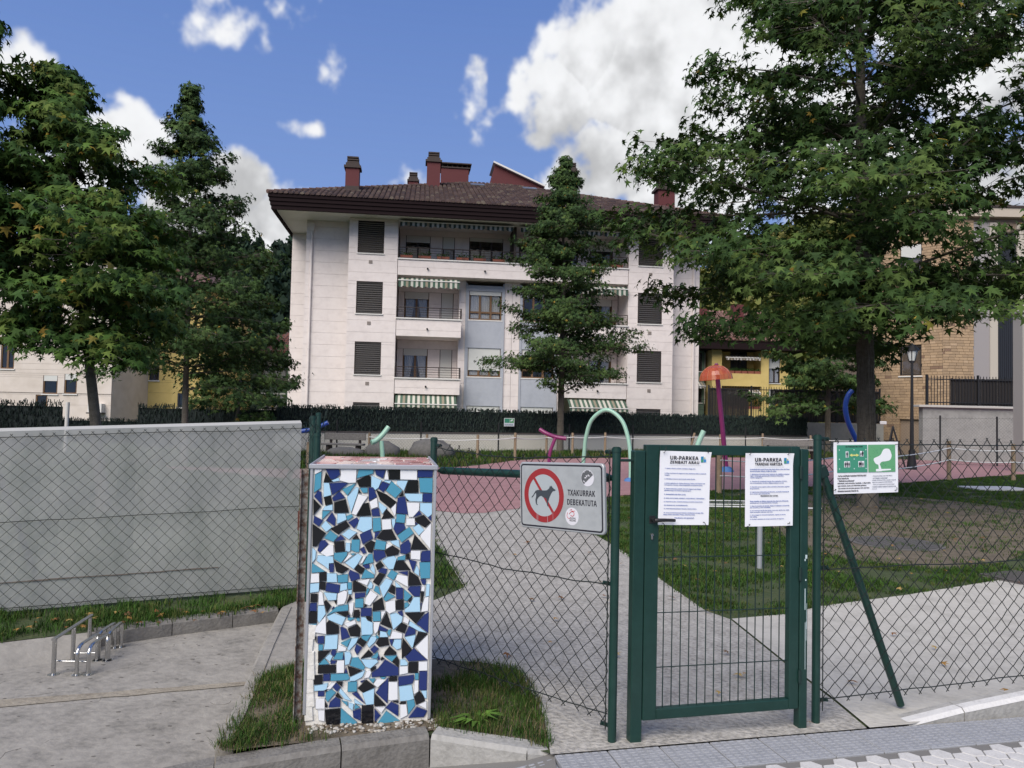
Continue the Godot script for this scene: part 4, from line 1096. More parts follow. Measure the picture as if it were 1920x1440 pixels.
func emblem(parent: Node, x: float, y: float, s: float, z: float) -> void:
	var pieces := [[[-.5, -.5], [.0, -.5], [.0, .55], [-.5, .5]], Color(.03, .22, .40), [[.05, -.5], [.5, -.45], [.5, .0], [.05, .05]], Color(.05, .25, .55), [[-.45, -.45], [-.05, -.45], [-.05, .0], [-.45, .0]], Color(.06, .30, .16), [[.05, .1], [.35, .1], [.3, .4], [.1, .4]], Color(.45, .50, .30)]
	var g := Geo.new()
	for i in range(0, pieces.size(), 2):
		g.col = pieces[i + 1]
		var q := PackedVector2Array()
		for p in pieces[i]: q.push_back(Vector2(p[0], p[1]) * s)
		g.prism(q, Vector3(x, y, z + i * .0001), Vector3.RIGHT, Vector3.UP, Vector3.BACK, .0004)
	part(parent, "emblem", g, M.tint)

func notice(o: Node3D, w: float, h: float, heads: Array, lines: Array, last := "", mid := "") -> void:
	sheet(o, w, h, .0012, Vector2(1, .3), M.paper)
	var z := .0022
	lettering(o, heads[0], w * .20, h * .935, w * .56, h * .05, z, M.ink)
	lettering(o, heads[1], w * .20, h * .87, w * .575, h * .038, z, M.ink)
	var g := Geo.new(); g.box(Vector3(w * .5, h * .812, z), Vector3(w * .62, .0006, .0004)); part(o, "rule", g, plain(lin(.4, .42, .46), .7))
	emblem(o, w * .86, h * .895, w * .105, z)
	for l in lines:
		var s: String = l[1]
		lettering(o, s, w * .10, h * (l[0] + .052), minf(w * .82, w * .0148 * s.length()), h * .0165, z, M.blue_ink, true, "text_line")
	if last: lettering(o, last, w * .32, h * .105, w * .38, h * .022, z, M.blue_ink, true, "text_line")
	if mid: lettering(o, mid, w * .32, h * .425, w * .36, h * .02, z, M.ink)

func poster(o: Node3D, w: float, h: float, fine: bool) -> void:
	sheet(o, w, h, .001, Vector2(.3, .2), M.paper)
	var z := .0022
	var grn := plain(lin(.05, .27, .17), .6); var grn2 := plain(lin(.12, .36, .17), .6); var wht := plain(lin(.78, .80, .82), .6)
	var g := Geo.new(); g.span(Vector3(w * .05, h * .41, z), Vector3(w * .515, h * .945, z + .0004)); part(o, "picture", g, grn)
	g = Geo.new(); g.span(Vector3(w * .53, h * .41, z), Vector3(w * .955, h * .945, z + .0004)); part(o, "picture", g, grn2)
	if not fine:
		g = Geo.new(); g.span(Vector3(w * .05, h * .08, z), Vector3(w * .9, h * .33, z + .0004)); part(o, "text_block", g, plain(lin(.45, .50, .58), .7))
		g = Geo.new(); g.prism(vec2s([[w * .6, h * .6], [w * .75, h * .62], [w * .86, h * .75], [w * .82, h * .88], [w * .7, h * .8], [w * .62, h * .7]]), Vector3(0, 0, z + .0004), Vector3.RIGHT, Vector3.UP, Vector3.BACK, .0006); part(o, "plan", g, wht)
		return
	# plan of the park: pale play area, neck and path
	var px := func(x: float, y: float) -> Array: return [(x - 170.0) / 1530.0 * w, h * (1.0 - (y - 130.0) / 1200.0)]
	var ring := []
	for q in [[1115, 520], [1200, 480], [1280, 430], [1340, 320], [1410, 290], [1490, 310], [1530, 400], [1540, 470], [1500, 560], [1400, 590], [1300, 600], [1250, 650], [1180, 660], [1120, 590]]: ring.append(px.call(q[0], q[1]))
	g = Geo.new(); g.prism(vec2s(smooth_ring(ring, 3)), Vector3(0, 0, z + .0004), Vector3.RIGHT, Vector3.UP, Vector3.BACK, .0005); part(o, "plan", g, wht)
	ring = []
	for q in [[1215, 650], [1250, 650], [1290, 770], [1520, 770], [1520, 800], [1300, 815], [1290, 825], [1160, 825], [1160, 770], [1230, 765]]: ring.append(px.call(q[0], q[1]))
	g = Geo.new(); g.prism(vec2s(ring), Vector3(0, 0, z + .0004), Vector3.RIGHT, Vector3.UP, Vector3.BACK, .0007); part(o, "plan", g, wht)
	g = Geo.new()
	for i in 70:
		var q: Array = px.call(rng.randf_range(1010, 1610), rng.randf_range(200, 800))
		if in_poly(vec2s(ring), q[0], q[1]): continue
		g.box(Vector3(q[0], q[1], z + .00045), Vector3(.0025, .0025, .0004))
	part(o, "plan_dots", g, plain(lin(.03, .16, .10), .7))
	# left picture: dots, pictograms, arrow
	g = Geo.new()
	for y in [310, 525, 750]:
		for x in [300, 645, 925]:
			var q: Array = px.call(x, y)
			g.tube([Vector3(q[0], q[1], z), Vector3(q[0], q[1], z + .0007)], .0026, 8)
	part(o, "dots", g, wht)
	g = Geo.new()
	for r in [[480, 415, 62, 145], [825, 405, 82, 130], [478, 645, 135, 140], [812, 645, 135, 140]]:
		var q: Array = px.call(r[0], r[1])
		g.box(Vector3(q[0], q[1], z + .0005), Vector3(r[2] / 1530.0 * w, r[3] / 1200.0 * h, .0005))
	part(o, "pictogram_card", g, wht)
	g = Geo.new()
	for r in [[480, 415, 1.0], [805, 420, .7], [845, 400, .95], [435, 650, .85], [478, 645, 1.0], [522, 650, .85], [770, 650, .85], [805, 645, 1.0], [850, 655, .8]]:
		var q: Array = px.call(r[0], r[1])
		var s: float = r[2] * h / 1200.0
		var zz := z + .0009
		g.box(Vector3(q[0], q[1] + 8 * s, zz), Vector3(46 * s, 58 * s, .0003))
		g.box(Vector3(q[0], q[1] - 42 * s, zz), Vector3(30 * s, 52 * s, .00028))
		g.tube([Vector3(q[0], q[1] + 52 * s, zz - .0002), Vector3(q[0], q[1] + 52 * s, zz + .0002)], 15 * s, 8)
	part(o, "pictograms", g, M.ink)
	ring = []
	for q in [[535, 435], [600, 400], [600, 422], [700, 422], [700, 400], [760, 435], [700, 470], [700, 450], [600, 450], [600, 470]]: ring.append(px.call(q[0], q[1]))
	g = Geo.new(); g.prism(vec2s(ring), Vector3(0, 0, z + .0004), Vector3.RIGHT, Vector3.UP, Vector3.BACK, .0006); part(o, "arrow", g, plain(lin(.68, .66, .20), .6))
	lettering(o, "UR PARKEAN IBILTZEKO", w * .18, h * .925, w * .265, h * .028, z + .0008, M.ink)
	var i := 0
	for s in ["- Parke erabiltzaile bakoitzak PARTZELA BAT", "hartu beharko du.", "- \"Bizikidetza-unitateak\"", "(bikoteak, auzi arruntak, familiak...) elkarrekin", "egon daitezke, baina LAU PERTSONA gehienez.", "- Bat zelaian eta bat jolas gunean 1,5m metroko", "distantzia mantendu beharko da."]:
		lettering(o, s, w * .055, h * (.365 - i * .049), w * .0103 * s.length(), h * .032, z, M.ink, true, "text_line"); i += 1
	i = 0
	for s in ["- Cada persona deberá ocupar UNA PARCELA.", "- Las \"unidades convivenciales\"", "(parejas, hermanos, familia...) pueden compartir", "espacio con un máximo de CUATRO PERSONAS.", "- Tanto en el césped como en la zona de juego", "de hierba se deberá mantener la distancia social", "de 1,5 m."]:
		lettering(o, s, w * .59, h * (.345 - i * .042), w * .0077 * s.length(), h * .024, z, plain(lin(.12, .14, .2), .7), false, "text_line"); i += 1

func dog_sign(f: Node3D) -> void:
	var w := .535; var h := .322
	var o := thing("dog_sign", "grey rectangular sign with a red-ringed dog and the words TXAKURRAK DEBEKATUTA", "sign", f.transform * Vector3(.755, .888, .036), -45.3)
	o.rotation_degrees.z = 2.6
	var rr := func(x0: float, y0: float, x1: float, y1: float, r: float) -> PackedVector2Array:
		var q := PackedVector2Array()
		for c in [[x1 - r, y1 - r, 0], [x0 + r, y1 - r, 1], [x0 + r, y0 + r, 2], [x1 - r, y0 + r, 3]]:
			for k in 7: q.push_back(Vector2(c[0] + cos(PI / 2 * (c[2] + k / 6.0)) * r, c[1] + sin(PI / 2 * (c[2] + k / 6.0)) * r))
		return q
	var X := Vector3.RIGHT; var Y := Vector3.UP; var Z := Vector3.BACK
	var gr := grain([Color(.27, .29, .30), Color(.34, .36, .37), Color(.38, .40, .41)], .03, .006, 141, .4, 256, .02)
	var grey := textured(gr, .4, .5, .0, false)
	var g := Geo.new(); g.prism(rr.call(0, 0, w, h, .022), Vector3(0, 0, -.004), X, Y, Z, .016, .003); part(o, "plate", g, plain(lin(.42, .44, .45), .4, .3))
	g = Geo.new(); g.prism(rr.call(.009, .009, w - .009, h - .009, .017), Vector3(0, 0, .012), X, Y, Z, .0006); part(o, "border", g, M.ink)
	g = Geo.new(); g.prism(rr.call(.0165, .0165, w - .0165, h - .0165, .012), Vector3(0, 0, .012), X, Y, Z, .0012); part(o, "panel", g, grey)
	var cx := .163; var cy := .163
	var red := plain(lin(.28, .022, .025), .5)
	var ring := func(r0: float, r1: float, z: float, m: Material, called: String) -> void:
		var q := Geo.new()
		for k in 48:
			var a := TAU * k / 48; var b := TAU * (k + 1) / 48
			var A := Vector3(cx + cos(a) * r1, cy + sin(a) * r1, z); var B := Vector3(cx + cos(b) * r1, cy + sin(b) * r1, z)
			var C := Vector3(cx + cos(b) * r0, cy + sin(b) * r0, z); var E := Vector3(cx + cos(a) * r0, cy + sin(a) * r0, z)
			q.quad(A, B, C, E); q.quad(A - Z * .0008, B - Z * .0008, B, A)
		part(o, called, q, m)
	ring.call(.0, .102, .0138, plain(lin(.36, .40, .42), .5), "disc")
	ring.call(.101, .130, .0142, red, "ring")
	# dog, then the bar passing behind and before it
	g = Geo.new(); var bd := Vector2(cos(-.92), sin(-.92)); var bn := Vector2(-bd.y, bd.x)
	var bq := PackedVector2Array()
	for s in [[-1, -1], [1, -1], [1, 1], [-1, 1]]: bq.push_back(Vector2(cx, cy) + bd * s[0] * .104 + bn * s[1] * .0068)
	g.prism(bq, Vector3(0, 0, .0138), X, Y, Z, .0007); part(o, "bar", g, red)
	var dog := PackedVector2Array()
	for q in [[300, 745], [345, 690], [385, 625], [430, 605], [480, 605], [540, 612], [610, 605], [655, 570], [675, 520], [690, 540], [705, 515], [715, 545], [745, 570], [780, 590], [770, 605], [735, 612], [715, 625], [690, 665], [665, 710], [650, 750], [640, 780], [632, 820], [625, 850], [650, 885], [620, 882], [605, 845], [605, 790], [595, 745], [540, 730], [500, 705], [470, 715], [440, 740], [415, 775], [410, 820], [412, 850], [432, 872], [405, 872], [388, 835], [382, 780], [398, 720], [395, 660], [375, 670], [345, 715], [318, 745]]:
		dog.push_back(Vector2(cx + (q[0] - 543.0) / 775.0 * .26, cy - (q[1] - 696.0) / 948.0 * .26))
	g = Geo.new(); g.prism(dog, Vector3(0, 0, .0144), X, Y, Z, .0006); part(o, "dog_figure", g, plain(lin(.045, .055, .065), .5))
	for q in [[-.045, .03, .0016], [-.038, .034, .001], [.025, .032, .0016], [.06, .042, .001]]:
		g = Geo.new(); g.box(Vector3(cx + q[0], q[1] + .02, .0146), Vector3(q[2], .05, .0004)); part(o, "drip", g, plain(lin(.42, .42, .44), .8))
	lettering(o, "TXAKURRAK", .318, .197, .165, .027, .0136, M.ink)
	lettering(o, "DEBEKATUTA", .314, .153, .178, .027, .0136, M.ink)
	# two round stickers
	for s in [[.440, .254, .038], [.342, .073, .041]]:
		g = Geo.new(); g.tube([Vector3(s[0], s[1], .0132), Vector3(s[0], s[1], .0140)], s[2], 28)
		part(o, "sticker", g, plain(lin(.62, .62, .66), .5))
	var nz := FastNoiseLite.new(); nz.seed = 8; nz.frequency = 40.0
	g = Geo.new()
	for i in 40:
		for j in 40:
			var p := Vector2(-.039 + i * .002, -.039 + j * .002)
			if p.length() > .038: continue
			if nz.get_noise_2d(p.x, p.y) > .32: continue
			if p.x * .8 - p.y > .012: continue
			g.box(Vector3(.440 + p.x * .95, .254 + p.y * .95, .0142), Vector3(.002, .002, .0003))
	part(o, "worn_print", g, plain(lin(.10, .105, .11), .6))
	var rd := plain(lin(.45, .05, .06), .6)
	g = Geo.new()
	g.tube(curve([Vector3(.316, .090, .0142), Vector3(.312, .072, .0142), Vector3(.324, .062, .0142), Vector3(.334, .066, .0142)], 4), .0014, 4)
	g.tube(curve([Vector3(.326, .083, .0142), Vector3(.338, .094, .0142), Vector3(.352, .094, .0142), Vector3(.356, .082, .0142), Vector3(.346, .074, .0142), Vector3(.334, .078, .0142)], 4), .0018, 4)
	g.tube(curve([Vector3(.330, .10, .0142), Vector3(.342, .106, .0142), Vector3(.343, .098, .0142), Vector3(.362, .099, .0142)], 4), .0013, 4)
	part(o, "sticker_drawing", g, rd)
	lettering(o, "EUSKAL", .330, .069, .036, .008, .0141, M.ink)
	lettering(o, "REZAKI", .328, .059, .038, .009, .0141, M.ink)

func bike_rack() -> void:
	var t := thing("bike_rack", "low stainless steel bike rack of bent tubes standing on the parking bay", "bike rack", Vector3(-2.5, -.1, -4.72))
	t.scale.y = .66
	var A := func(x: float, y: float, z: float) -> Vector3: return Vector3(x, y, z) + Vector3(2.5, 0, 4.72)
	var g := Geo.new()
	g.tube([A.call(-2.585, .31, -4.47), A.call(-2.655, .31, -5.0)], .013, 10); part(t, "rail", g, M.steel)
	for p in [[-2.588, -4.49], [-2.62, -4.74], [-2.652, -4.98]]:
		g = Geo.new(); g.tube([A.call(p[0], 0, p[1]), A.call(p[0], .305, p[1])], .0125, 10); var l := part(t, "leg", g, M.steel)
		g = Geo.new(); g.tube([A.call(p[0], 0, p[1]), A.call(p[0], .005, p[1])], .032, 12); part(l, "foot_plate", g, M.steel)
	for q in [[-2.455, -4.49, -2.475, -4.76], [-2.395, -4.50, -2.415, -4.76], [-2.478, -4.75, -2.50, -5.0], [-2.418, -4.75, -2.47, -5.02]]:
		g = Geo.new()
		var a := Vector2(q[0], q[1]); var b := Vector2(q[2], q[3])
		var pts := [A.call(a.x, 0, a.y), A.call(a.x, .14, a.y), A.call(a.x, .18, a.y)]
		for k in 5:
			var w := PI / 2 * (k + 1) / 5
			var d := (b - a).normalized() * .07 * (1 - cos(w))
			pts.append(A.call(a.x + d.x, .18 + .07 * sin(w), a.y + d.y))
		for k in 6:
			var w := PI / 2 * k / 5
			var d := (b - a).normalized() * .05 * (1 - sin(w))
			pts.append(A.call(b.x - d.x, .215 + .035 * cos(w), b.y - d.y))
		pts.append(A.call(b.x, .1, b.y)); pts.append(A.call(b.x, 0, b.y))
		g.tube(pts, .0115, 9); var h := part(t, "hoop", g, M.steel)
		for e in [a, b]:
			g = Geo.new(); g.tube([A.call(e.x, 0, e.y), A.call(e.x, .005, e.y)], .028, 12); part(h, "foot_plate", g, M.steel)
	g = Geo.new(); g.tube([A.call(-2.588, .105, -4.52), A.call(-2.40, .105, -4.52)], .008, 8); part(t, "cross_tube", g, M.steel)
	g = Geo.new(); g.tube([A.call(-2.62, .07, -4.74), A.call(-2.47, .07, -4.755)], .008, 8); part(t, "cross_tube", g, M.steel)

func clad(parent: Node, x0: float, x1: float, y0: float, y1: float, z: float, holes: Array, m: Material, course := .58, called := "panel", maxw := 99.0, thick := .03, phase := 0.0) -> void:
	# courses of cladding panels facing +z with open joints, leaving holes [x0, x1, y0, y1]
	var ys := [y0, y1]
	var y := ceilf((y0 - phase) / course) * course + phase
	while y < y1 - .02:
		if y > y0 + .02: ys.append(y)
		y += course
	for h in holes:
		for e in [h[2], h[3]]:
			if e > y0 + .02 and e < y1 - .02: ys.append(e)
	ys.sort()
	for i in ys.size() - 1:
		var a: float = ys[i]; var b: float = ys[i + 1]
		if b - a < .03: continue
		var cuts := [[x0, x1]]
		for h in holes:
			if h[2] < b - .01 and h[3] > a + .01:
				var nx := []
				for c in cuts:
					if h[0] >= c[1] or h[1] <= c[0]: nx.append(c); continue
					if h[0] > c[0]: nx.append([c[0], h[0]])
					if h[1] < c[1]: nx.append([h[1], c[1]])
				cuts = nx
		for c in cuts:
			var n := int(ceil((c[1] - c[0]) / maxw))
			for k in n:
				var xa: float = lerpf(c[0], c[1], float(k) / n); var xb: float = lerpf(c[0], c[1], float(k + 1) / n)
				if xb - xa < .03: continue
				var g := Geo.new()
				g.span(Vector3(xa + .004, a + .004, z - thick), Vector3(xb - .004, b - .004, z + rng.randf_range(-.002, .002)))
				part(parent, called, g, m)

func louvre(parent: Node, x0: float, x1: float, y0: float, y1: float, z: float) -> void:
	var g := Geo.new()
	var n := int((y1 - y0) / .098)
	for i in n:
		var y := y0 + (i + .5) * (y1 - y0) / n
		g.box(Vector3((x0 + x1) * .5, y, z - .03), Vector3(x1 - x0 - .06, .075, .012), Basis(Vector3.RIGHT, -.55))
	var o := part(parent, "louvre", g, M.louvre)
	g = Geo.new()
	g.span(Vector3(x0, y0, z - .07), Vector3(x0 + .03, y1, z + .004)); g.span(Vector3(x1 - .03, y0, z - .07), Vector3(x1, y1, z + .004))
	g.span(Vector3(x0 + .03, y1 - .03, z - .07), Vector3(x1 - .03, y1, z + .004))
	part(o, "frame", g, M.dark_brown)
	g = Geo.new(); g.span(Vector3(x0 - .04, y0 - .05, z - .07), Vector3(x1 + .04, y0, z + .05)); part(o, "sill", g, M.trim)

func window(parent: Node, x0: float, x1: float, y0: float, y1: float, z: float, leaves: int, frame: Material, curtain := "", shutter := 0.0, transom := 0.0, sill := true, room := 2.0) -> void:
	# frame, panes, curtain behind the panes and a roller shutter drawn down by a share
	var g := Geo.new()
	var t := .06
	g.span(Vector3(x0, y0, z - .06), Vector3(x0 + t, y1, z)); g.span(Vector3(x1 - t, y0, z - .06), Vector3(x1, y1, z))
	g.span(Vector3(x0 + t, y1 - t, z - .06), Vector3(x1 - t, y1, z)); g.span(Vector3(x0 + t, y0, z - .06), Vector3(x1 - t, y0 + t, z))
	for i in range(1, leaves):
		var x := lerpf(x0, x1, float(i) / leaves)
		g.span(Vector3(x - .05, y0 + t, z - .055), Vector3(x + .05, y1 - t, z - .002))
	var o := part(parent, "window", g, frame)
	if transom > 0.0:
		g = Geo.new(); g.span(Vector3(x0 + t, transom - .045, z - .05), Vector3(x1 - t, transom + .045, z + .001)); part(o, "transom", g, frame)
	for i in leaves:
		g = Geo.new()
		var xa := lerpf(x0 + t, x1 - t, float(i) / leaves) + .03; var xb := lerpf(x0 + t, x1 - t, float(i + 1) / leaves) - .03
		g.span(Vector3(xa, y0 + t, z - .042), Vector3(xb, y1 - t, z - .036)); part(o, "pane", g, M.glass)
		if curtain == "full" or curtain == "tied":
			g = Geo.new()
			var ns := 10
			for sgn in ([1] if curtain == "full" else [1 if i % 2 == 0 else -1]):
				for k in ns:
					var u0 := float(k) / ns; var u1 := float(k + 1) / ns
					var w := xb - xa
					var bx0 := u0; var bx1 := u1
					if curtain == "tied": bx0 = u0 * .35; bx1 = u1 * .35
					var tx0 := u0; var tx1 := u1
					if sgn < 0: tx0 = 1 - u0; tx1 = 1 - u1; bx0 = 1 - bx0; bx1 = 1 - bx1
					var z0 := z - .085 + (.02 if k % 2 else 0.0); var z1 := z - .085 + (0.0 if k % 2 else .02)
					var A := Vector3(xa + bx0 * w, y0 + .08, z0); var B := Vector3(xa + bx1 * w, y0 + .08, z1)
					var C := Vector3(xa + tx1 * w, y1 - .08, z1); var E := Vector3(xa + tx0 * w, y1 - .08, z0)
					if sgn > 0: g.quad(A, B, C, E)
					else: g.quad(B, A, E, C)
			part(o, "curtain", g, M.curtain)
	if room > 0.0:      # the room behind: floor, ceiling, side and back walls
		g = Geo.new()
		var rz := z - .062
		g.span(Vector3(x0 - .25, y0 - .12, rz - room), Vector3(x1 + .25, y0 - .06, rz)); g.span(Vector3(x0 - .25, y1 + .06, rz - room), Vector3(x1 + .25, y1 + .12, rz))
		g.span(Vector3(x0 - .30, y0 - .06, rz - room), Vector3(x0 - .25, y1 + .06, rz)); g.span(Vector3(x1 + .25, y0 - .06, rz - room), Vector3(x1 + .30, y1 + .06, rz))
		g.span(Vector3(x0 - .25, y0 - .06, rz - room - .05), Vector3(x1 + .25, y1 + .06, rz - room))
		g.span(Vector3(x0 - .25, y0 - .06, rz - .05), Vector3(x0, y1 + .06, rz)); g.span(Vector3(x1, y0 - .06, rz - .05), Vector3(x1 + .25, y1 + .06, rz))
		g.span(Vector3(x0, y1, rz - .05), Vector3(x1, y1 + .06, rz)); g.span(Vector3(x0, y0 - .06, rz - .05), Vector3(x1, y0, rz))
		part(o, "room", g, M.room)
	if shutter > 0.0:
		g = Geo.new()
		var ya := y1 - (y1 - y0) * shutter
		var n := maxi(2, int((y1 - ya) / .055))
		for i in n:
			var a := lerpf(ya, y1, float(i) / n); var b := lerpf(ya, y1, float(i + 1) / n)
			g.span(Vector3(x0 + .03, a + .006, z + .002), Vector3(x1 - .03, b, z + .02))
			g.span(Vector3(x0 + .03, a, z + .002), Vector3(x1 - .03, a + .006, z + .008))
		part(o, "roller_shutter", g, M.shutter)
	if sill:
		g = Geo.new(); g.span(Vector3(x0 - .06, y0 - .06, z - .06), Vector3(x1 + .06, y0 - .003, z + .09)); part(o, "sill", g, M.trim)

func railing(parent: Node, pts: Array, y0: float, h: float, m: Material) -> void:
	var g := Geo.new()
	for i in pts.size() - 1:
		var a: Vector3 = pts[i]; var b: Vector3 = pts[i + 1]
		for k in 5: g.tube([a + Vector3.UP * (y0 + h * (k + .4) / 4.6), b + Vector3.UP * (y0 + h * (k + .4) / 4.6)], .022 if k == 4 else .011, 5, false)
		var n := maxi(1, int(a.distance_to(b) / 1.0))
		for k in n + 1:
			var p := a.lerp(b, float(k) / n)
			g.tube([p + Vector3.UP * y0, p + Vector3.UP * (y0 + h)], .018, 5, false)
	part(parent, "railing", g, m)

func awning(parent: Node, x0: float, x1: float, y: float, z: float, out: float, drop: float, val: float, dark := Color(.045, .085, .062), light := Color(.48, .47, .41)) -> void:
	# striped canvas from the wall at (y, z) to a front bar, with a scalloped valance
	var g := Geo.new(); var vg := Geo.new()
	var n := int((x1 - x0) / .115)
	for i in n:
		var a := lerpf(x0, x1, float(i) / n); var b := lerpf(x0, x1, float(i + 1) / n)
		g.col = [dark, light, dark * 1.3, Color(.27, .235, .17)][i % 4] if i % 4 != 3 or i % 8 == 3 else light
		vg.col = g.col
		var sc := func(k: float) -> float: return val * (.86 + .14 * sin(k * 2.1))
		g.quad(Vector3(a, y - drop, z + out), Vector3(b, y - drop, z + out), Vector3(b, y, z), Vector3(a, y, z))
		vg.quad(Vector3(a, y - drop - sc.call(i), z + out + .02), Vector3(b, y - drop - sc.call(i + 1), z + out + .02), Vector3(b, y - drop - .02, z + out + .012), Vector3(a, y - drop - .02, z + out + .012))
	var o := part(parent, "awning", g, M.canvas)
	part(o, "valance", vg, M.canvas)
	g = Geo.new(); g.bev(Vector3((x0 + x1) * .5, y - drop, z + out + .02), Vector3(x1 - x0 + .06, .05, .05), .012); part(o, "front_bar", g, M.trim)
	for x in [x0 + .1, x1 - .1]:
		g = Geo.new(); g.tube([Vector3(x, y - .12, z + .02), Vector3(x, y - drop - .05, z + out)], .02, 5); part(o, "arm", g, M.trim)

func chimney(b: Node, x: float, z: float, y0: float, y1: float, w: float, d: float, stack := true) -> void:
	var g := Geo.new()
	g.span(Vector3(x - w * .5, y0, z - d * .5), Vector3(x + w * .5, y1 - (.62 if stack else .32), z + d * .5))
	var o := part(b, "chimney", g, M.maroon)
	g = Geo.new()
	if stack:
		g.span(Vector3(x - w * .62, y1 - .62, z - d * .62), Vector3(x + w * .62, y1 - .5, z + d * .62))
		g.span(Vector3(x - w * .5, y1 - .5, z - d * .5), Vector3(x + w * .5, y1 - .36, z + d * .5))
		for k in 3: g.span(Vector3(x - w * .42, y1 - .34 + k * .12, z - d * .42), Vector3(x + w * .42, y1 - .27 + k * .12, z + d * .42))
	else:
		g.span(Vector3(x - w * .56, y1 - .32, z - d * .56), Vector3(x + w * .56, y1 - .25, z + d * .56))
		for k in 6: g.box(Vector3(x - w * .45 + k * w * .18, y1 - .16, z + d * .4), Vector3(.08, .18, .08))
		g.span(Vector3(x - w * .6, y1 - .07, z - d * .6), Vector3(x + w * .6, y1, z + d * .6))
	part(o, "cap", g, M.cap_brown)
	if y0 < 14.6:
		g = Geo.new(); g.prism(vec2s([[-w * .66, -.45], [w * .66, -.45], [w * .5, .25], [-w * .5, .25]]), Vector3(x, y0 + .32, z + d * .5 - .01), Vector3.RIGHT, Vector3.UP, Vector3.BACK, .05); part(o, "flashing", g, M.cap_brown)

func roof_tiles(b: Node, xl: float, xr: float, ze: float, ye: float, run: float, slope: float) -> void:
	# barrel tiles on a hip slope that faces +z: every tile is an arched piece, joined into one part
	var g := Geo.new()
	var w := .24
	var cols := int((xr - xl) / w)
	var dir := Vector3(0, slope, -1)
	var step := .42
	for i in cols:
		var x := xl + (i + .5) * w
		var reach := minf(minf(x - xl, xr - x), run)
		var n := int(reach / step) + 1
		for j in n:
			var s0 := j * step; var s1 := minf(s0 + step + .03, reach + .1)
			# clay tones differ from tile to tile, a few carry lichen
			g.col = [Color(.045, .026, .023), Color(.062, .036, .030), Color(.036, .023, .022), Color(.078, .050, .040), Color(.052, .031, .027), Color(.068, .040, .034)][rng.randi() % 6]
			if rng.randf() < .06: g.col = Color(.11, .09, .065)
			var p0 := Vector3(x, ye, ze) + dir * s0 + Vector3(0, .05, 0)
			var p1 := Vector3(x, ye, ze) + dir * s1 + Vector3(0, .015, 0)
			var prof := [Vector3(-.105, -.02, 0), Vector3(-.06, .055, 0), Vector3(.06, .055, 0), Vector3(.105, -.02, 0)]
			for k in 3: g.quad(p0 + prof[k + 1], p1 + prof[k + 1] * .9, p1 + prof[k] * .9, p0 + prof[k])
			for k in 3: g.tri(p0 + Vector3(0, -.06, 0), p0 + prof[k + 1], p0 + prof[k])
	stuff(part(b, "roof_tiles", g, M.tint))

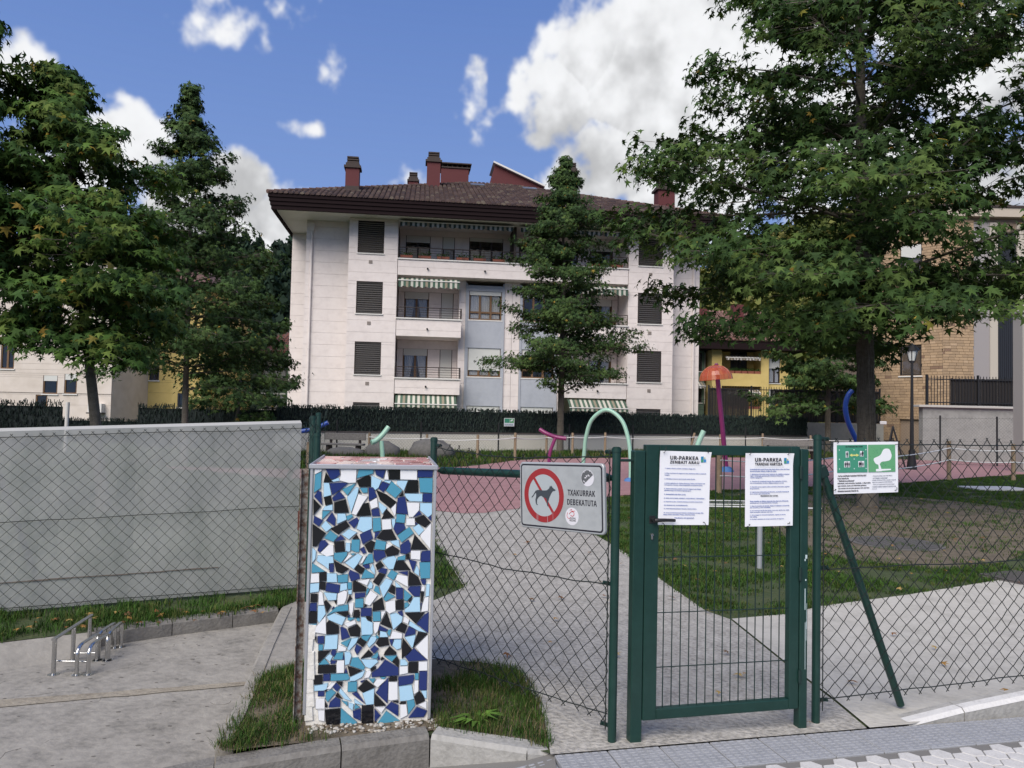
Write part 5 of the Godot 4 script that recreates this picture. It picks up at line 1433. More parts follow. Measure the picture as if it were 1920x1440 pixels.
func apartment_block() -> void:
	var g: Geo
	var gr := grain([Color(.62, .565, .54), Color(.71, .65, .622), Color(.75, .695, .665)], .02, .006, 151, .4, 512, .02)
	M.cream = textured(gr, 2.6, .8, .1)
	gr = grain([Color(.33, .355, .40), Color(.38, .405, .45), Color(.41, .435, .48)], .02, .006, 155, .4, 512, .02)
	M.bay = textured(gr, 2.6, .8, .1)
	M.core = plain(lin(.50, .46, .44), .95)
	M.louvre = plain(lin(.034, .030, .029), .6)
	M.dark_brown = plain(lin(.035, .024, .020), .6)
	M.brown = plain(lin(.14, .075, .032), .6)
	M.trim = plain(lin(.66, .65, .62), .6)
	M.glass = plain(lin(.02, .025, .03), .05)
	M.glass.transparency = BaseMaterial3D.TRANSPARENCY_ALPHA
	M.glass.albedo_color = Color(.12, .14, .16, .22)
	M.curtain = plain(lin(.76, .78, .80), .9)
	M.shutter = plain(lin(.60, .61, .58), .6)
	M.room = plain(lin(.42, .38, .33), .9)
	M.maroon = plain(lin(.095, .020, .022), .8)
	M.cap_brown = plain(lin(.045, .032, .028), .8)
	M.fascia = plain(lin(.016, .010, .011), .8)
	M.fascia.metallic_specular = .2
	M.canvas = tinted(.85)
	var b := thing("apartment_block", "cream clad apartment block with a dark hipped roof and maroon chimneys", "building", Vector3(-8.006, 0, -37.0), 7.0)
	var lv := [[9.05, 10.62], [6.12, 7.68], [3.18, 4.76], [.28, 1.84]]
	# core volumes
	g = Geo.new()
	g.span(Vector3(.0, -1, -16), Vector3(2.34, 10.74, -.11)); g.span(Vector3(13.86, -1, -16), Vector3(16.2, 10.74, -.11))
	g.span(Vector3(-2.15, -1, -15.9), Vector3(.0, 10.74, -1.04)); g.span(Vector3(16.2, -1, -15.9), Vector3(17.95, 10.74, -1.04))
	g.span(Vector3(-3.3, -1, -15.8), Vector3(-2.15, 10.74, -4.04))
	g.span(Vector3(2.34, -1, -15.9), Vector3(13.86, 10.74, -4.6))
	part(b, "wall", g, M.core)
	# towers with louvred openings
	for s in [0.0, 13.86]:
		var holes := []
		var x0: float = s + (.42 if s == 0.0 else .50)
		for l in lv: holes.append([x0, x0 + 1.25, l[0], l[1]])
		clad(b, s, s + 2.34, -.6, 10.74, 0, holes, M.cream)
		for l in lv: louvre(b, x0, x0 + 1.25, l[0], l[1], 0)
		# reveals of the tower towards the recesses
		g = Geo.new()
		var xr: float = 2.30 if s == 0.0 else 13.86
		g.span(Vector3(xr, -.6, -1.9), Vector3(xr + .04, 10.74, -.035)); part(b, "reveal", g, M.cream)
		for y in [8.63, 5.66, 2.75]:
			g = Geo.new(); g.span(Vector3(x0 + .55, y - .08, .004), Vector3(x0 + .72, y + .08, .02)); part(b, "vent", g, plain(lin(.22, .19, .17), .8))
	# set back flanks
	clad(b, -2.15, -.004, -.6, 10.74, -1.0, [], M.cream)
	clad(b, 16.204, 17.95, -.6, 10.74, -1.0, [], M.cream)
	clad(b, -3.3, -2.154, -.6, 10.74, -4.0, [], M.bay if false else M.cream)
	g = Geo.new(); g.span(Vector3(-.0, -.6, -1.0), Vector3(.03, 10.74, -.032)); part(b, "reveal", g, M.cream)
	for x in [-1.87, 17.62]:
		g = Geo.new(); g.tube([Vector3(x, -.6, -.93), Vector3(x, 10.4, -.93)], .055, 8); var dp := part(b, "downpipe", g, M.cream)
		for y in [1.5, 4.4, 7.3, 9.8]:
			g = Geo.new(); g.tube([Vector3(x, y, -.93), Vector3(x, y + .05, -.93)], .07, 8); part(dp, "bracket", g, M.cream)
		g = Geo.new(); g.span(Vector3(x - .1, 10.2, -1.0), Vector3(x + .1, 10.6, -.83)); part(dp, "hopper", g, M.cream)
	# centre wall and balconies, mirrored about x = 8.1
	for side in [0, 1]:
		var mx := func(x: float) -> float: return x if side == 0 else 16.2 - x
		var lo := func(a: float, c: float) -> float: return minf(mx.call(a), mx.call(c))
		var hi := func(a: float, c: float) -> float: return maxf(mx.call(a), mx.call(c))
		# pillars
		clad(b, lo.call(5.42, 5.75), hi.call(5.42, 5.75), -.6, 8.07, -.9, [], M.cream)
		clad(b, lo.call(7.70, 8.098), hi.call(7.70, 8.098), -.6, 8.07, -.9, [], M.cream)
		g = Geo.new(); g.span(Vector3(lo.call(5.42, 5.47), -.6, -1.9), Vector3(hi.call(5.42, 5.47), 8.07, -.932)); part(b, "reveal", g, M.cream)
		# grey bay with three windows
		var wx0: float = lo.call(5.92, 7.56); var wx1: float = hi.call(5.92, 7.56)
		var rows := [[6.12, 7.56], [3.27, 4.70], [.36, 1.80]]
		var holes := []
		for r in rows: holes.append([wx0, wx1, r[0], r[1]])
		clad(b, lo.call(5.75, 7.70), hi.call(5.75, 7.70), -.6, 7.85, -.86, holes, M.bay, 30.0, "bay_panel")
		for e in [5.75, 7.62]:
			g = Geo.new(); g.span(Vector3(lo.call(e, e + .08), -.6, -.858), Vector3(hi.call(e, e + .08), 7.95, -.82)); part(b, "bay_edge", g, M.bay)
		for k in 3:
			var sh: float = [[.14, .16], [.78, .2], [.25, .3]][k][side]
			window(b, wx0, wx1, rows[k][0], rows[k][1], -.93, 3, M.brown, "full" if side == 0 or k == 2 else "", sh, rows[k][0] + .38 if k < 2 else 0.0)
		# balcony slabs at three floors and their back walls
		var bx0: float = lo.call(2.36, 5.5); var bx1: float = hi.call(2.36, 5.5)
		for k in 2:
			var top: float = [5.93, 3.03][k]; var bot: float = [5.10, 2.30][k]
			clad(b, bx0, bx1, bot, top, .0, [], M.cream, .62, "panel", 99.0, .03, bot + .3)
			g = Geo.new(); g.span(Vector3(bx0, bot, -2.2), Vector3(bx1, top - .1, -.034)); part(b, "balcony_slab", g, M.cream)
			g = Geo.new(); g.span(Vector3(bx0 - .02, top, -.12), Vector3(bx1 + .05, top + .06, .06)); part(b, "balcony_sill", g, M.trim)
			var inner: float = bx1 if side == 0 else bx0
			var outer: float = bx0 if side == 0 else bx1
			railing(b, [Vector3(outer, 0, -.03), Vector3(inner, 0, -.03), Vector3(inner, 0, -.85)], top + .06, .54, M.dark_brown)
			g = Geo.new(); g.tube([Vector3(mx.call(3.85), bot + .38, .0), Vector3(mx.call(3.85), bot + .36, .12)], .045, 8); part(b, "spout", g, M.black)
		for k in 4:
			var y0: float = [8.3, 5.4, 2.5, -.6][k]; var y1: float = [10.74, 8.06, 5.09, 2.29][k]
			var d0: float = lo.call(2.68, 3.93); var d1: float = hi.call(2.68, 3.93)
			var s0: float = lo.call(4.55, 5.18); var s1: float = hi.call(4.55, 5.18)
			var xe: float = 5.42
			var hs := [[d0, d1, y0, y0 + 2.15], [s0, s1, y0, y0 + 2.15]]
			if k == 0:
				xe = 8.06
				hs.append([lo.call(5.92, 7.68), hi.call(5.92, 7.68), y0 + .3, y0 + 2.2])
			clad(b, lo.call(2.38, xe), hi.call(2.38, xe), y0, y1, -1.9, hs, M.cream)
			window(b, d0, d1, y0 + .02, y0 + 2.14, -1.95, 2, M.brown if k > 0 else M.dark_brown, "tied" if k > 0 else "", .16, 0.0, false)
			window(b, s0, s1, y0 + .02, y0 + 2.14, -1.95, 1, M.dark_brown, "", .98 if k > 0 else .3, 0.0, false)
			if k == 0: window(b, lo.call(5.92, 7.68), hi.call(5.92, 7.68), y0 + .32, y0 + 2.19, -1.95, 3, M.dark_brown, "", .1, 0.0, false)
		# awnings
		awning(b, lo.call(2.42, 5.36), hi.call(2.42, 5.36), 7.98, -.22, .42, .2, .36)
		awning(b, lo.call(2.42, 5.34), hi.call(2.42, 5.34), 2.26, -.15, .75, .45, .18, Color(.055, .10, .07), Color(.52, .50, .43))
		awning(b, lo.call(2.42, 7.92), hi.call(2.42, 7.92), 10.72, -.12, .5, .12, .26, Color(.03, .05, .05), Color(.40, .42, .42))
		for x in [3.8, 6.6]:
			g = Geo.new(); g.tube([Vector3(mx.call(x), 8.42, .0), Vector3(mx.call(x), 8.40, .12)], .045, 8); part(b, "spout", g, M.black)
	# top floor parapet across the whole width
	clad(b, 2.36, 13.84, 8.07, 8.83, .0, [], M.cream, .40, "panel", 99.0, .03, 8.07)
	g = Geo.new(); g.span(Vector3(2.36, 8.07, -2.2), Vector3(13.84, 8.6, -.034)); part(b, "balcony_slab", g, M.cream)
	g = Geo.new(); g.span(Vector3(2.34, 8.83, -.12), Vector3(13.86, 8.89, .06)); part(b, "balcony_sill", g, M.trim)
	railing(b, [Vector3(2.38, 0, -.03), Vector3(13.82, 0, -.03)], 8.89, .56, M.dark_brown)
	g = Geo.new(); g.span(Vector3(8.04, 8.6, -1.9), Vector3(8.16, 10.74, -.2)); part(b, "divider", g, M.dark_brown)
	# soffit, stepped fascia, roof
	var xl := -3.45; var xr := 18.4; var zf := 1.3; var zb := -17.7
	g = Geo.new(); g.span(Vector3(xl + .1, 10.745, zb + .1), Vector3(xr - .1, 10.80, zf - .1)); part(b, "soffit", g, M.trim)
	for k in 4:
		g = Geo.new()
		var e := k * .045
		var ya := 10.64 + k * .18; var yb := ya + .165
		g.span(Vector3(xl - e, ya, zf - .14), Vector3(xr + e, yb, zf + e))
		g.span(Vector3(xl - e, ya, zb - e), Vector3(xr + e, yb, zb + .14))
		g.span(Vector3(xl - e, ya, zb + .14), Vector3(xl + .14, yb, zf - .14))
		g.span(Vector3(xr - .14, ya, zb + .14), Vector3(xr + e, yb, zf - .14))
		part(b, "fascia_board", g, M.fascia)
	g = Geo.new(); g.span(Vector3(xl + .08, 10.8, zb + .15), Vector3(xr - .08, 11.30, zf - .15)); part(b, "eave_core", g, M.fascia)
	var run := (zf - zb) * .5
	var sl := .40
	var ye := 11.34
	var e := .16
	var A := Vector3(xl - e, ye, zf + e); var B := Vector3(xr + e, ye, zf + e); var C := Vector3(xr + e, ye, zb - e); var E := Vector3(xl - e, ye, zb - e)
	var R0 := Vector3(xl + run, ye + run * sl, (zf + zb) * .5); var R1 := Vector3(xr - run, ye + run * sl, (zf + zb) * .5)
	g = Geo.new()
	g.quad(A, B, R1, R0); g.quad(C, E, R0, R1); g.tri(B, C, R1); g.tri(E, A, R0)
	part(b, "roof", g, plain(lin(.07, .042, .038), .9))
	roof_tiles(b, xl - e, xr + e, zf + e + .03, ye, run + e, sl)
	for h in [[A, R0], [B, R1], [R0, R1]]:
		g = Geo.new()
		var d: Vector3 = h[1] - h[0]
		var n := int(d.length() / .4)
		for i in n:
			g.col = [Color(.08, .045, .038), Color(.11, .06, .05), Color(.13, .075, .06)][rng.randi() % 3]
			g.tube([h[0] + d * (float(i) / n) + Vector3(0, .06, 0), h[0] + d * (float(i + 1) / n) + Vector3(0, .04, 0)], [.10, .085], 7)
		stuff(part(b, "ridge_tiles", g, M.tint))
	chimney(b, .0, -1.0, 11.9, 14.0, .66, .66); chimney(b, 4.04, -5.55, 13.4, 16.0, .74, .74); chimney(b, 2.87, -10.7, 13.6, 16.4, .6, .6)
	chimney(b, 5.42, -10.4, 14.0, 16.9, 1.7, 1.1, false); chimney(b, 11.83, -5.6, 13.4, 15.9, .74, .74); chimney(b, 16.3, -2.0, 11.6, 14.1, .9, .8)
	# raised roof light with sloping top
	g = Geo.new()
	g.prism(vec2s([[7.3, 14.5], [11.0, 14.3], [10.9, 15.5], [7.85, 16.75]]), Vector3(0, 0, -11.5), Vector3.RIGHT, Vector3.UP, Vector3.BACK, 2.3)
	var rl := part(b, "roof_light", g, M.maroon)
	g = Geo.new(); g.box(Vector3(9.35, 16.2, -10.3), Vector3(3.5, .1, 2.7), Basis(Vector3.BACK, -.388)); part(rl, "edge_trim", g, M.trim)
	for p in [[6.6, -6.6], [9.6, -6.2]]:
		g = Geo.new(); g.box(Vector3(p[0], ye + (zf - p[1]) * sl + .16, p[1]), Vector3(.8, .08, .9), Basis(Vector3.RIGHT, .38)); part(b, "skylight", g, plain(lin(.10, .10, .10), .3))
	# planters on the top balcony
	for i in 9:
		var x: float = [2.75, 3.65, 4.55, 5.5, 6.35, 7.3, 10.4, 12.2, 13.3][i]
		var pl := thing("planter_box", "terracotta planter with green plants on the top-floor balcony parapet", "planter", b.transform * Vector3(x, 8.892, -.28), 7.0, "balcony planters")
		planter(pl, .62)
	for i in 3:
		var pl := thing("planter_box", "terracotta planter of reddish plants on the second-floor balcony", "planter", b.transform * Vector3(11.4 + i * .8, 5.992, -.28), 7.0, "second-floor planters")
		planter(pl, .62)

func planter(o: Node3D, w: float) -> void:
	var g := Geo.new(); g.prism(vec2s([[-w * .46, 0], [w * .46, 0], [w * .5, .2], [-w * .5, .2]]), Vector3(0, 0, -.1), Vector3.RIGHT, Vector3.UP, Vector3.BACK, .2); part(o, "box", g, plain(lin(.26, .085, .055), .8))
	g = Geo.new()
	for i in 60:
		var c := Vector3(rng.randf_range(-w * .5, w * .5), .2 + absf(rng.randfn(0, .09)), rng.randf_range(-.1, .12))
		g.col = Color(.05, .10, .025) * rng.randf_range(.6, 1.5)
		var d := Vector3(rng.randfn(), rng.randfn(), rng.randfn()).normalized() * .05; var e := Vector3(rng.randfn(), rng.randfn(), rng.randfn()).normalized() * .04
		g.tri(c - d, c + d, c + e); g.tri(c - d, c - e, c + d)
	part(o, "plants", g, M.leafmat)

func simple_house(called: String, label: String, at: Vector3, yaw: float, w: float, h: float, d: float, wall: Material, wins: Array, roofm: Material, frame: Material, y0 := -1.0, rh := 1.8) -> Node3D:
	var b := thing(called, label, "building", at, yaw)
	var holes := []
	for q in wins: holes.append([q[0], q[1], q[2], q[3]])
	var g := Geo.new(); g.span(Vector3(0, y0, -d), Vector3(w, h, -2.4)); g.span(Vector3(0, y0, -2.4), Vector3(.12, h, -.1)); g.span(Vector3(w - .12, y0, -2.4), Vector3(w, h, -.1)); g.span(Vector3(.12, h - .1, -2.4), Vector3(w - .12, h - .01, -.1)); part(b, "wall", g, wall)
	clad(b, 0, w, y0, h, 0, holes, wall, 1.4, "panel", 99, .09)
	for q in wins: window(b, q[0], q[1], q[2], q[3], -.03, q[4] if q.size() > 4 else 2, frame, q[6] if q.size() > 6 else "", q[5] if q.size() > 5 else .0)
	if roofm:
		g = Geo.new()
		var e := .5
		var A := Vector3(-e, h, e); var B := Vector3(w + e, h, e); var C := Vector3(w + e, h, -d - e); var E := Vector3(-e, h, -d - e)
		var R0 := Vector3(minf(d * .5, w * .4), h + rh, -d * .5); var R1 := Vector3(w - minf(d * .5, w * .4), h + rh, -d * .5)
		g.quad(A, B, R1, R0); g.quad(C, E, R0, R1); g.tri(B, C, R1); g.tri(E, A, R0)
		part(b, "roof", g, roofm)
		g = Geo.new(); g.span(Vector3(-e, h - .3, -d - e), Vector3(w + e, h - .004, e)); part(b, "eave", g, M.fascia)
	return b

func tile_field(b: Node, x0: float, x1: float, ze: float, ye: float, run: float, slope: float, hip: float) -> void:
	var g := Geo.new()
	var w := .26
	for i in int((x1 - x0) / w):
		var x := x0 + (i + .5) * w
		var reach := minf(run, minf((x - x0) * hip, (x1 - x) * hip))
		for j in int(reach / .45) + 1:
			g.col = [Color(.17, .085, .065), Color(.13, .07, .058), Color(.21, .12, .095), Color(.15, .09, .07)][rng.randi() % 4]
			var a := Vector3(x, ye + .07 + j * .45 * slope, ze - j * .45); var c := a + Vector3(0, .45 * slope - .03, -.45)
			var l := Vector3(-.11, -.05, 0); var r := Vector3(.11, -.05, 0); var m := Vector3(0, .05, 0)
			g.quad(a + l, a + m, c + m, c + l); g.quad(a + m, a + r, c + r, c + m)
	stuff(part(b, "roof_tiles", g, M.tint))

func other_buildings() -> void:
	var g: Geo
	var gr := grain([Color(.52, .46, .40), Color(.60, .54, .48), Color(.66, .60, .55)], .02, .006, 161, .4, 256, .02)
	var pink := textured(gr, 3.0, .85, .1)
	gr = grain([Color(.52, .40, .14), Color(.60, .46, .17), Color(.64, .50, .20)], .02, .006, 163, .4, 256, .02)
	var yel := textured(gr, 3.0, .85, .1)
	gr = grain([Color(.075, .12, .085), Color(.10, .15, .11)], .02, .006, 165, .4, 256, .02)
	var grn := textured(gr, 3.0, .85, .1)
	var redroof := plain(lin(.22, .075, .05), .9); var brownroof := plain(lin(.13, .07, .058), .9)
	var navy := plain(lin(.03, .035, .055), .5)
	# left: pale houses behind the trees
	var b := simple_house("pale_house", "pale pinkish rendered house behind the leftmost tree trunk", Vector3(-33, 0, -40), 0, 12.3, 9.5, 9, pink, [[6.5, 7.2, 3.2, 4.9], [8.75, 9.5, 1.95, 2.9, 1, .3], [9.85, 10.5, 1.98, 3.0, 1, .3], [8.4, 9.0, .6, 1.9, 1], [2, 3.3, 2, 3.5], [10.4, 11.2, 4.6, 5.8], [8.6, 9.6, 5.2, 6.6]], brownroof, M.brown)
	g = Geo.new(); g.span(Vector3(11.3, 1.05, .0), Vector3(12.0, 1.5, .35)); var ac := part(b, "air_conditioner", g, M.trim)
	g = Geo.new(); g.span(Vector3(11.25, .98, .0), Vector3(12.05, 1.04, .4)); part(ac, "bracket", g, M.black)
	simple_house("yellow_house", "yellow rendered house with dark blue window frames beyond the trees on the left", Vector3(-23.2, 0, -44), 0, 5.6, 8.5, 8, yel, [[1.1, 1.85, 1.36, 2.2, 2, .35], [2.55, 3.1, 2.9, 3.8, 2], [2.6, 3.3, 5.0, 6.0, 2], [4.2, 4.8, 1.4, 2.2, 1]], brownroof, navy)
	b = simple_house("green_house", "dull green house with a red tiled roof beside the apartment block", Vector3(-19.5, 0, -52), 0, 8.5, 5.2, 7, grn, [[2.6, 4.3, 3.4, 4.6, 2, .2, "full"], [2.6, 4.3, 1.4, 2.5, 2, .1, "full"], [4.9, 6.4, 3.5, 4.7, 2, .2], [4.9, 6.4, 1.4, 2.6, 2, .1, "full"]], redroof, M.dark_brown, -1.0, 1.7)
	awning(b, 2.5, 4.4, 4.9, .02, .5, .2, .2, Color(.05, .05, .05), Color(.45, .46, .45)); awning(b, 4.8, 6.5, 2.8, .02, .5, .2, .2, Color(.05, .05, .05), Color(.45, .46, .45))
	tile_field(b, -.5, 9.0, .5, 5.2, 3.6, .42, 1.0)
	# right: yellow and green houses between the block and the big tree
	b = thing("yellow_balcony_house", "yellow house with awnings, balconies of flower boxes and a brown tiled roof", "building", Vector3(15.0, 0, -58), 3.0)
	g = Geo.new(); g.span(Vector3(0, -1, -9), Vector3(6.6, 7.0, -3.9)); g.span(Vector3(5.9, -1, -3.9), Vector3(6.0, 7.0, -.45)); part(b, "wall", g, yel)
	clad(b, .75, 3.75, -1, 7.0, -1.5, [[1.9, 3.2, 4.9, 6.6], [1.9, 3.2, 2.25, 3.8]], yel, 1.4)
	clad(b, 0, .75, -1, 7.0, 0, [], yel, 1.4); clad(b, 3.75, 4.35, -1, 7.0, 0, [], yel, 1.4)
	clad(b, 4.354, 6.0, -1, 7.0, -.4, [[4.5, 5.35, 4.2, 6.05], [4.5, 5.35, 1.7, 3.75]], yel, 1.4)
	g = Geo.new(); g.span(Vector3(0, -1, -1.6), Vector3(.75, 7.0, -.04)); g.span(Vector3(3.75, -1, -1.6), Vector3(4.35, 7.0, -.04)); part(b, "pier", g, yel)
	g = Geo.new(); g.span(Vector3(.75, 3.9, -1.6), Vector3(3.75, 4.85, .0)); g.span(Vector3(.75, 1.4, -1.6), Vector3(3.75, 2.2, .0)); part(b, "balcony_slab", g, yel)
	window(b, 4.5, 5.35, 4.2, 6.05, -.43, 2, M.dark_brown, "full", .4); window(b, 4.5, 5.35, 1.7, 3.75, -.43, 3, navy, "", .7)
	window(b, 1.9, 3.2, 4.9, 6.6, -1.54, 2, M.dark_brown); window(b, 1.9, 3.2, 2.25, 3.8, -1.54, 2, M.dark_brown)
	awning(b, .9, 3.5, 6.15, .0, .5, .15, .2, Color(.12, .10, .09), Color(.45, .43, .40)); awning(b, .9, 3.5, 3.7, .0, .7, .3, .2, Color(.12, .10, .09), Color(.50, .47, .40)); awning(b, .9, 1.7, 1.35, .0, .5, .4, .15, Color(.12, .10, .09), Color(.50, .47, .40))
	g = Geo.new(); g.span(Vector3(-1.2, 6.6, -9.6), Vector3(7.2, 7.25, .8)); part(b, "eave", g, M.fascia)
	g = Geo.new(); g.quad(Vector3(-1.3, 7.26, .9), Vector3(7.3, 7.26, .9), Vector3(5.6, 10.1, -4.4), Vector3(.6, 10.1, -4.4)); g.tri(Vector3(7.3, 7.26, .9), Vector3(7.3, 7.26, -9.7), Vector3(5.6, 10.1, -4.4)); part(b, "roof", g, brownroof)
	tile_field(b, -1.3, 7.3, .9, 7.26, 5.2, .535, 3.0)
	for q in [[-.9, -1.0, 1.3], [2.9, -3.0, .8]]:
		g = Geo.new(); g.span(Vector3(q[0] - q[2] * .5, 7.6, q[1] - .4), Vector3(q[0] + q[2] * .5, 9.4 - q[1] * .35, q[1] + .4)); part(b, "chimney", g, M.maroon)
	for r in 2:
		for i in 6:
			var pl := thing("planter_box", ["flower box overflowing with leaves on the yellow house's lower balcony", "flower box overflowing with leaves on the yellow house's upper balcony"][r], "planter", b.transform * Vector3(1.0 + i * .5, [2.205, 4.855][r], -.15), 3.0, ["lower balcony flower boxes", "upper balcony flower boxes"][r])
			planter(pl, .46)
	b = simple_house("dark_green_house", "dark green house with a striped awning between the block and the yellow house", Vector3(9.6, 0, -58.8), 3.0, 5.1, 7.0, 7, grn, [[3.9, 4.9, 5.0, 6.4], [3.9, 4.9, 2.6, 4.0]], brownroof, M.dark_brown)
	awning(b, 3.5, 5.0, 4.2, .02, .7, .35, .2, Color(.12, .12, .11), Color(.55, .53, .48)); railing(b, [Vector3(3.4, 0, .4), Vector3(5.1, 0, .4)], 2.0, .9, M.black)
	# right: brick building
	var brickc := [plain(lin(.30, .195, .115), .9), plain(lin(.25, .16, .10), .9), plain(lin(.35, .235, .145), .9), plain(lin(.17, .105, .07), .9)]
	b = thing("brick_building", "tall tan brick building with concrete and dark glazed bays behind the big tree", "building", Vector3(18.96, 0, -34), 0)
	g = Geo.new(); g.span(Vector3(.02, -1, -12), Vector3(5.4, 11.0, -.1)); part(b, "wall", g, plain(lin(.26, .20, .15), .95))
	var lg := Geo.new()
	for r in 68:       # courses of thin brick, joined; too small to tell apart singly
		var x := -.1 - rng.randf() * .3
		while x < 1.36:
			var w := rng.randf_range(.22, .36)
			var a := maxf(x, .0); var c := minf(x + w - .012, 1.36)
			if c > a + .03:
				lg.col = [Color(.40, .285, .175), Color(.34, .24, .15), Color(.44, .32, .205), Color(.22, .145, .095)][mini(3, int(absf(rng.randfn(0, 1.3))))]
				lg.span(Vector3(a, 2.0 + r * .125, -.1), Vector3(c, 2.0 + r * .125 + .112, rng.randf_range(-.006, .006)))
			x += w
	stuff(part(b, "bricks", lg, M.tint))
	lg = Geo.new()
	var sd := Vector3(-.62, 0, -.785)     # flank turning back to the left
	var sn := Vector3(-.785, 0, .62)
	for r in 76:
		var u := -rng.randf() * .3
		while u < 3.2:
			var w := rng.randf_range(.22, .36)
			var a := maxf(u, .0); var c := minf(u + w - .012, 3.2)
			var y := .6 + r * .125
			var inh := ((y > 3.55 and y < 4.9) or (y > 5.85 and y < 7.2) or (y > 8.2 and y < 9.5) or y < 1.5)
			if inh and c > .9 and a < 1.85:
				if a < .9: c = .89
				elif c > 1.85: a = 1.86
				else: c = a
			if c > a + .03:
				lg.col = [Color(.40, .285, .175), Color(.34, .24, .15), Color(.44, .32, .205), Color(.22, .145, .095)][mini(3, int(absf(rng.randfn(0, 1.3))))]
				lg.box(sd * (a + c) * .5 + Vector3(0, y + .056, 0) + sn * rng.randf_range(-.004, .004), Vector3(c - a, .112, .1), Basis(-sd, Vector3.UP, sn))
			u += w
	stuff(part(b, "bricks", lg, M.tint))
	g = Geo.new()
	g.prism(vec2s([[.05, -.12], [-2.05, -2.62], [.05, -6]]), Vector3(0, -1, 0), Vector3.RIGHT, Vector3(0, 0, 1), Vector3.UP, 12); part(b, "wall", g, plain(lin(.26, .20, .15), .95))
	for y in [3.55, 5.85, 8.2]:
		var wn := Node3D.new(); put(wn, "window_bay", b)
		wn.position = sd * 1.85 + Vector3(0, y, 0) + sn * .02; wn.rotation.y = atan2(sn.x, sn.z)
		window(wn, .0, .95, .02, 1.34, -.02, 1, M.black, "", .45 if y > 5 else .0, 0.0, true, 0.0)
	g = Geo.new(); g.span(Vector3(1.37, -1, -.1), Vector3(2.09, 10.4, -.05)); part(b, "concrete_strip", g, plain(lin(.30, .28, .28), .9))
	g = Geo.new(); g.span(Vector3(2.095, -1, -.1), Vector3(2.44, 10.4, -.02)); part(b, "stone_strip", g, plain(lin(.46, .42, .36), .9))
	g = Geo.new()
	for k in 9: g.span(Vector3(2.46 + k * .09, -1, -.1), Vector3(2.53 + k * .09, 10.0, -.03))
	part(b, "dark_screen", g, plain(lin(.018, .02, .026), .5))
	g = Geo.new(); g.span(Vector3(3.28, -1, -.1), Vector3(5.4, 10.4, .02)); part(b, "stone_strip", g, plain(lin(.46, .42, .36), .9))
	g = Geo.new(); g.span(Vector3(-.7, 10.6, -8), Vector3(5.6, 11.0, .25)); part(b, "parapet", g, plain(lin(.46, .40, .33), .9))
	g = Geo.new(); g.span(Vector3(-.75, 11.0, -8), Vector3(5.65, 11.1, .3)); part(b, "coping", g, M.cap_brown)
	for x in [.05, .75]:
		g = Geo.new(); g.span(Vector3(x, 11.1, -1.2), Vector3(x + .62, 11.75, -.5)); var ch := part(b, "chimney", g, plain(lin(.42, .30, .13), .9))
		g = Geo.new(); g.span(Vector3(x - .05, 11.85, -1.25), Vector3(x + .67, 11.93, -.45)); g.span(Vector3(x + .1, 11.75, -1.1), Vector3(x + .16, 11.85, -.6)); g.span(Vector3(x + .46, 11.75, -1.1), Vector3(x + .52, 11.85, -.6)); part(ch, "cap", g, plain(lin(.12, .06, .04), .9))
	# concrete retaining walls with dark fences
	gr = grain([Color(.20, .20, .19), Color(.28, .28, .265), Color(.33, .33, .31)], .02, .005, 171, .4, 512, .04)
	var conc := textured(gr, 2.8, .9, .3)
	b = thing("retaining_wall", "grey concrete retaining wall with a pale coping below the brick building", "wall", Vector3(15.95, 0, -30))
	g = Geo.new(); g.span(Vector3(0, -.5, -.3), Vector3(9, 2.06, 0)); part(b, "wall", g, conc)
	g = Geo.new(); g.bev(Vector3(4.45, 2.1, -.12), Vector3(9.3, .09, .5), .012); part(b, "coping", g, plain(lin(.44, .43, .40), .9))
	var sideb := Basis(Vector3.UP, .0)
	b = thing("low_wall", "lower grey concrete wall under the dark fence behind the big tree", "wall", Vector3(9.0, 0, -36))
	g = Geo.new(); g.span(Vector3(0, -.5, -.3), Vector3(10.5, 1.35, 0)); part(b, "wall", g, conc)
	picket("screened_railing", "black railing backed by a dark screen on top of the concrete retaining wall", Vector3(16.15, 2.14, -30.1), 7.5, 1.1, .95, .0)
	picket("screened_railing", "black railing backed by a dark screen on the low concrete wall", Vector3(9.2, 1.352, -36.15), 10.2, 1.55, 1.9, 2.9)
	b = thing("concrete_pillar", "tall pale concrete pillar at the end of the play area", "pillar", Vector3(15.98, 0, -24))
	g = Geo.new(); g.bev(Vector3(0, 2.2, 0), Vector3(.54, 5.4, .5), .02); part(b, "shaft", g, plain(lin(.34, .33, .30), .9))
	g = Geo.new(); g.bev(Vector3(0, 4.95, 0), Vector3(.7, .1, .66), .02); part(b, "cap", g, plain(lin(.34, .33, .30), .9))
	# street lamp
	b = thing("street_lamp", "black cast iron lamp post with a glass lantern in front of the brick building", "street lamp", Vector3(12.42, 0, -24))
	g = Geo.new(); g.tube([Vector3(0, -.1, 0), Vector3(0, .06, 0), Vector3(0, .5, 0), Vector3(0, .56, 0), Vector3(0, .62, 0), Vector3(0, 3.3, 0)], [.15, .15, .09, .10, .06, .035], 10); part(b, "post", g, M.black)
	g = Geo.new(); g.tube([Vector3(0, 3.3, 0), Vector3(0, 3.36, 0)], [.05, .10], 6); g.tube([Vector3(0, 3.68, 0), Vector3(0, 3.74, 0), Vector3(0, 3.86, 0), Vector3(0, 3.92, 0)], [.22, .20, .06, .02], 6)
	for k in 6: g.tube([Vector3(cos(TAU * k / 6) * .10, 3.36, sin(TAU * k / 6) * .10), Vector3(cos(TAU * k / 6) * .18, 3.69, sin(TAU * k / 6) * .18)], .012, 4)
	part(b, "lantern_frame", g, M.black)
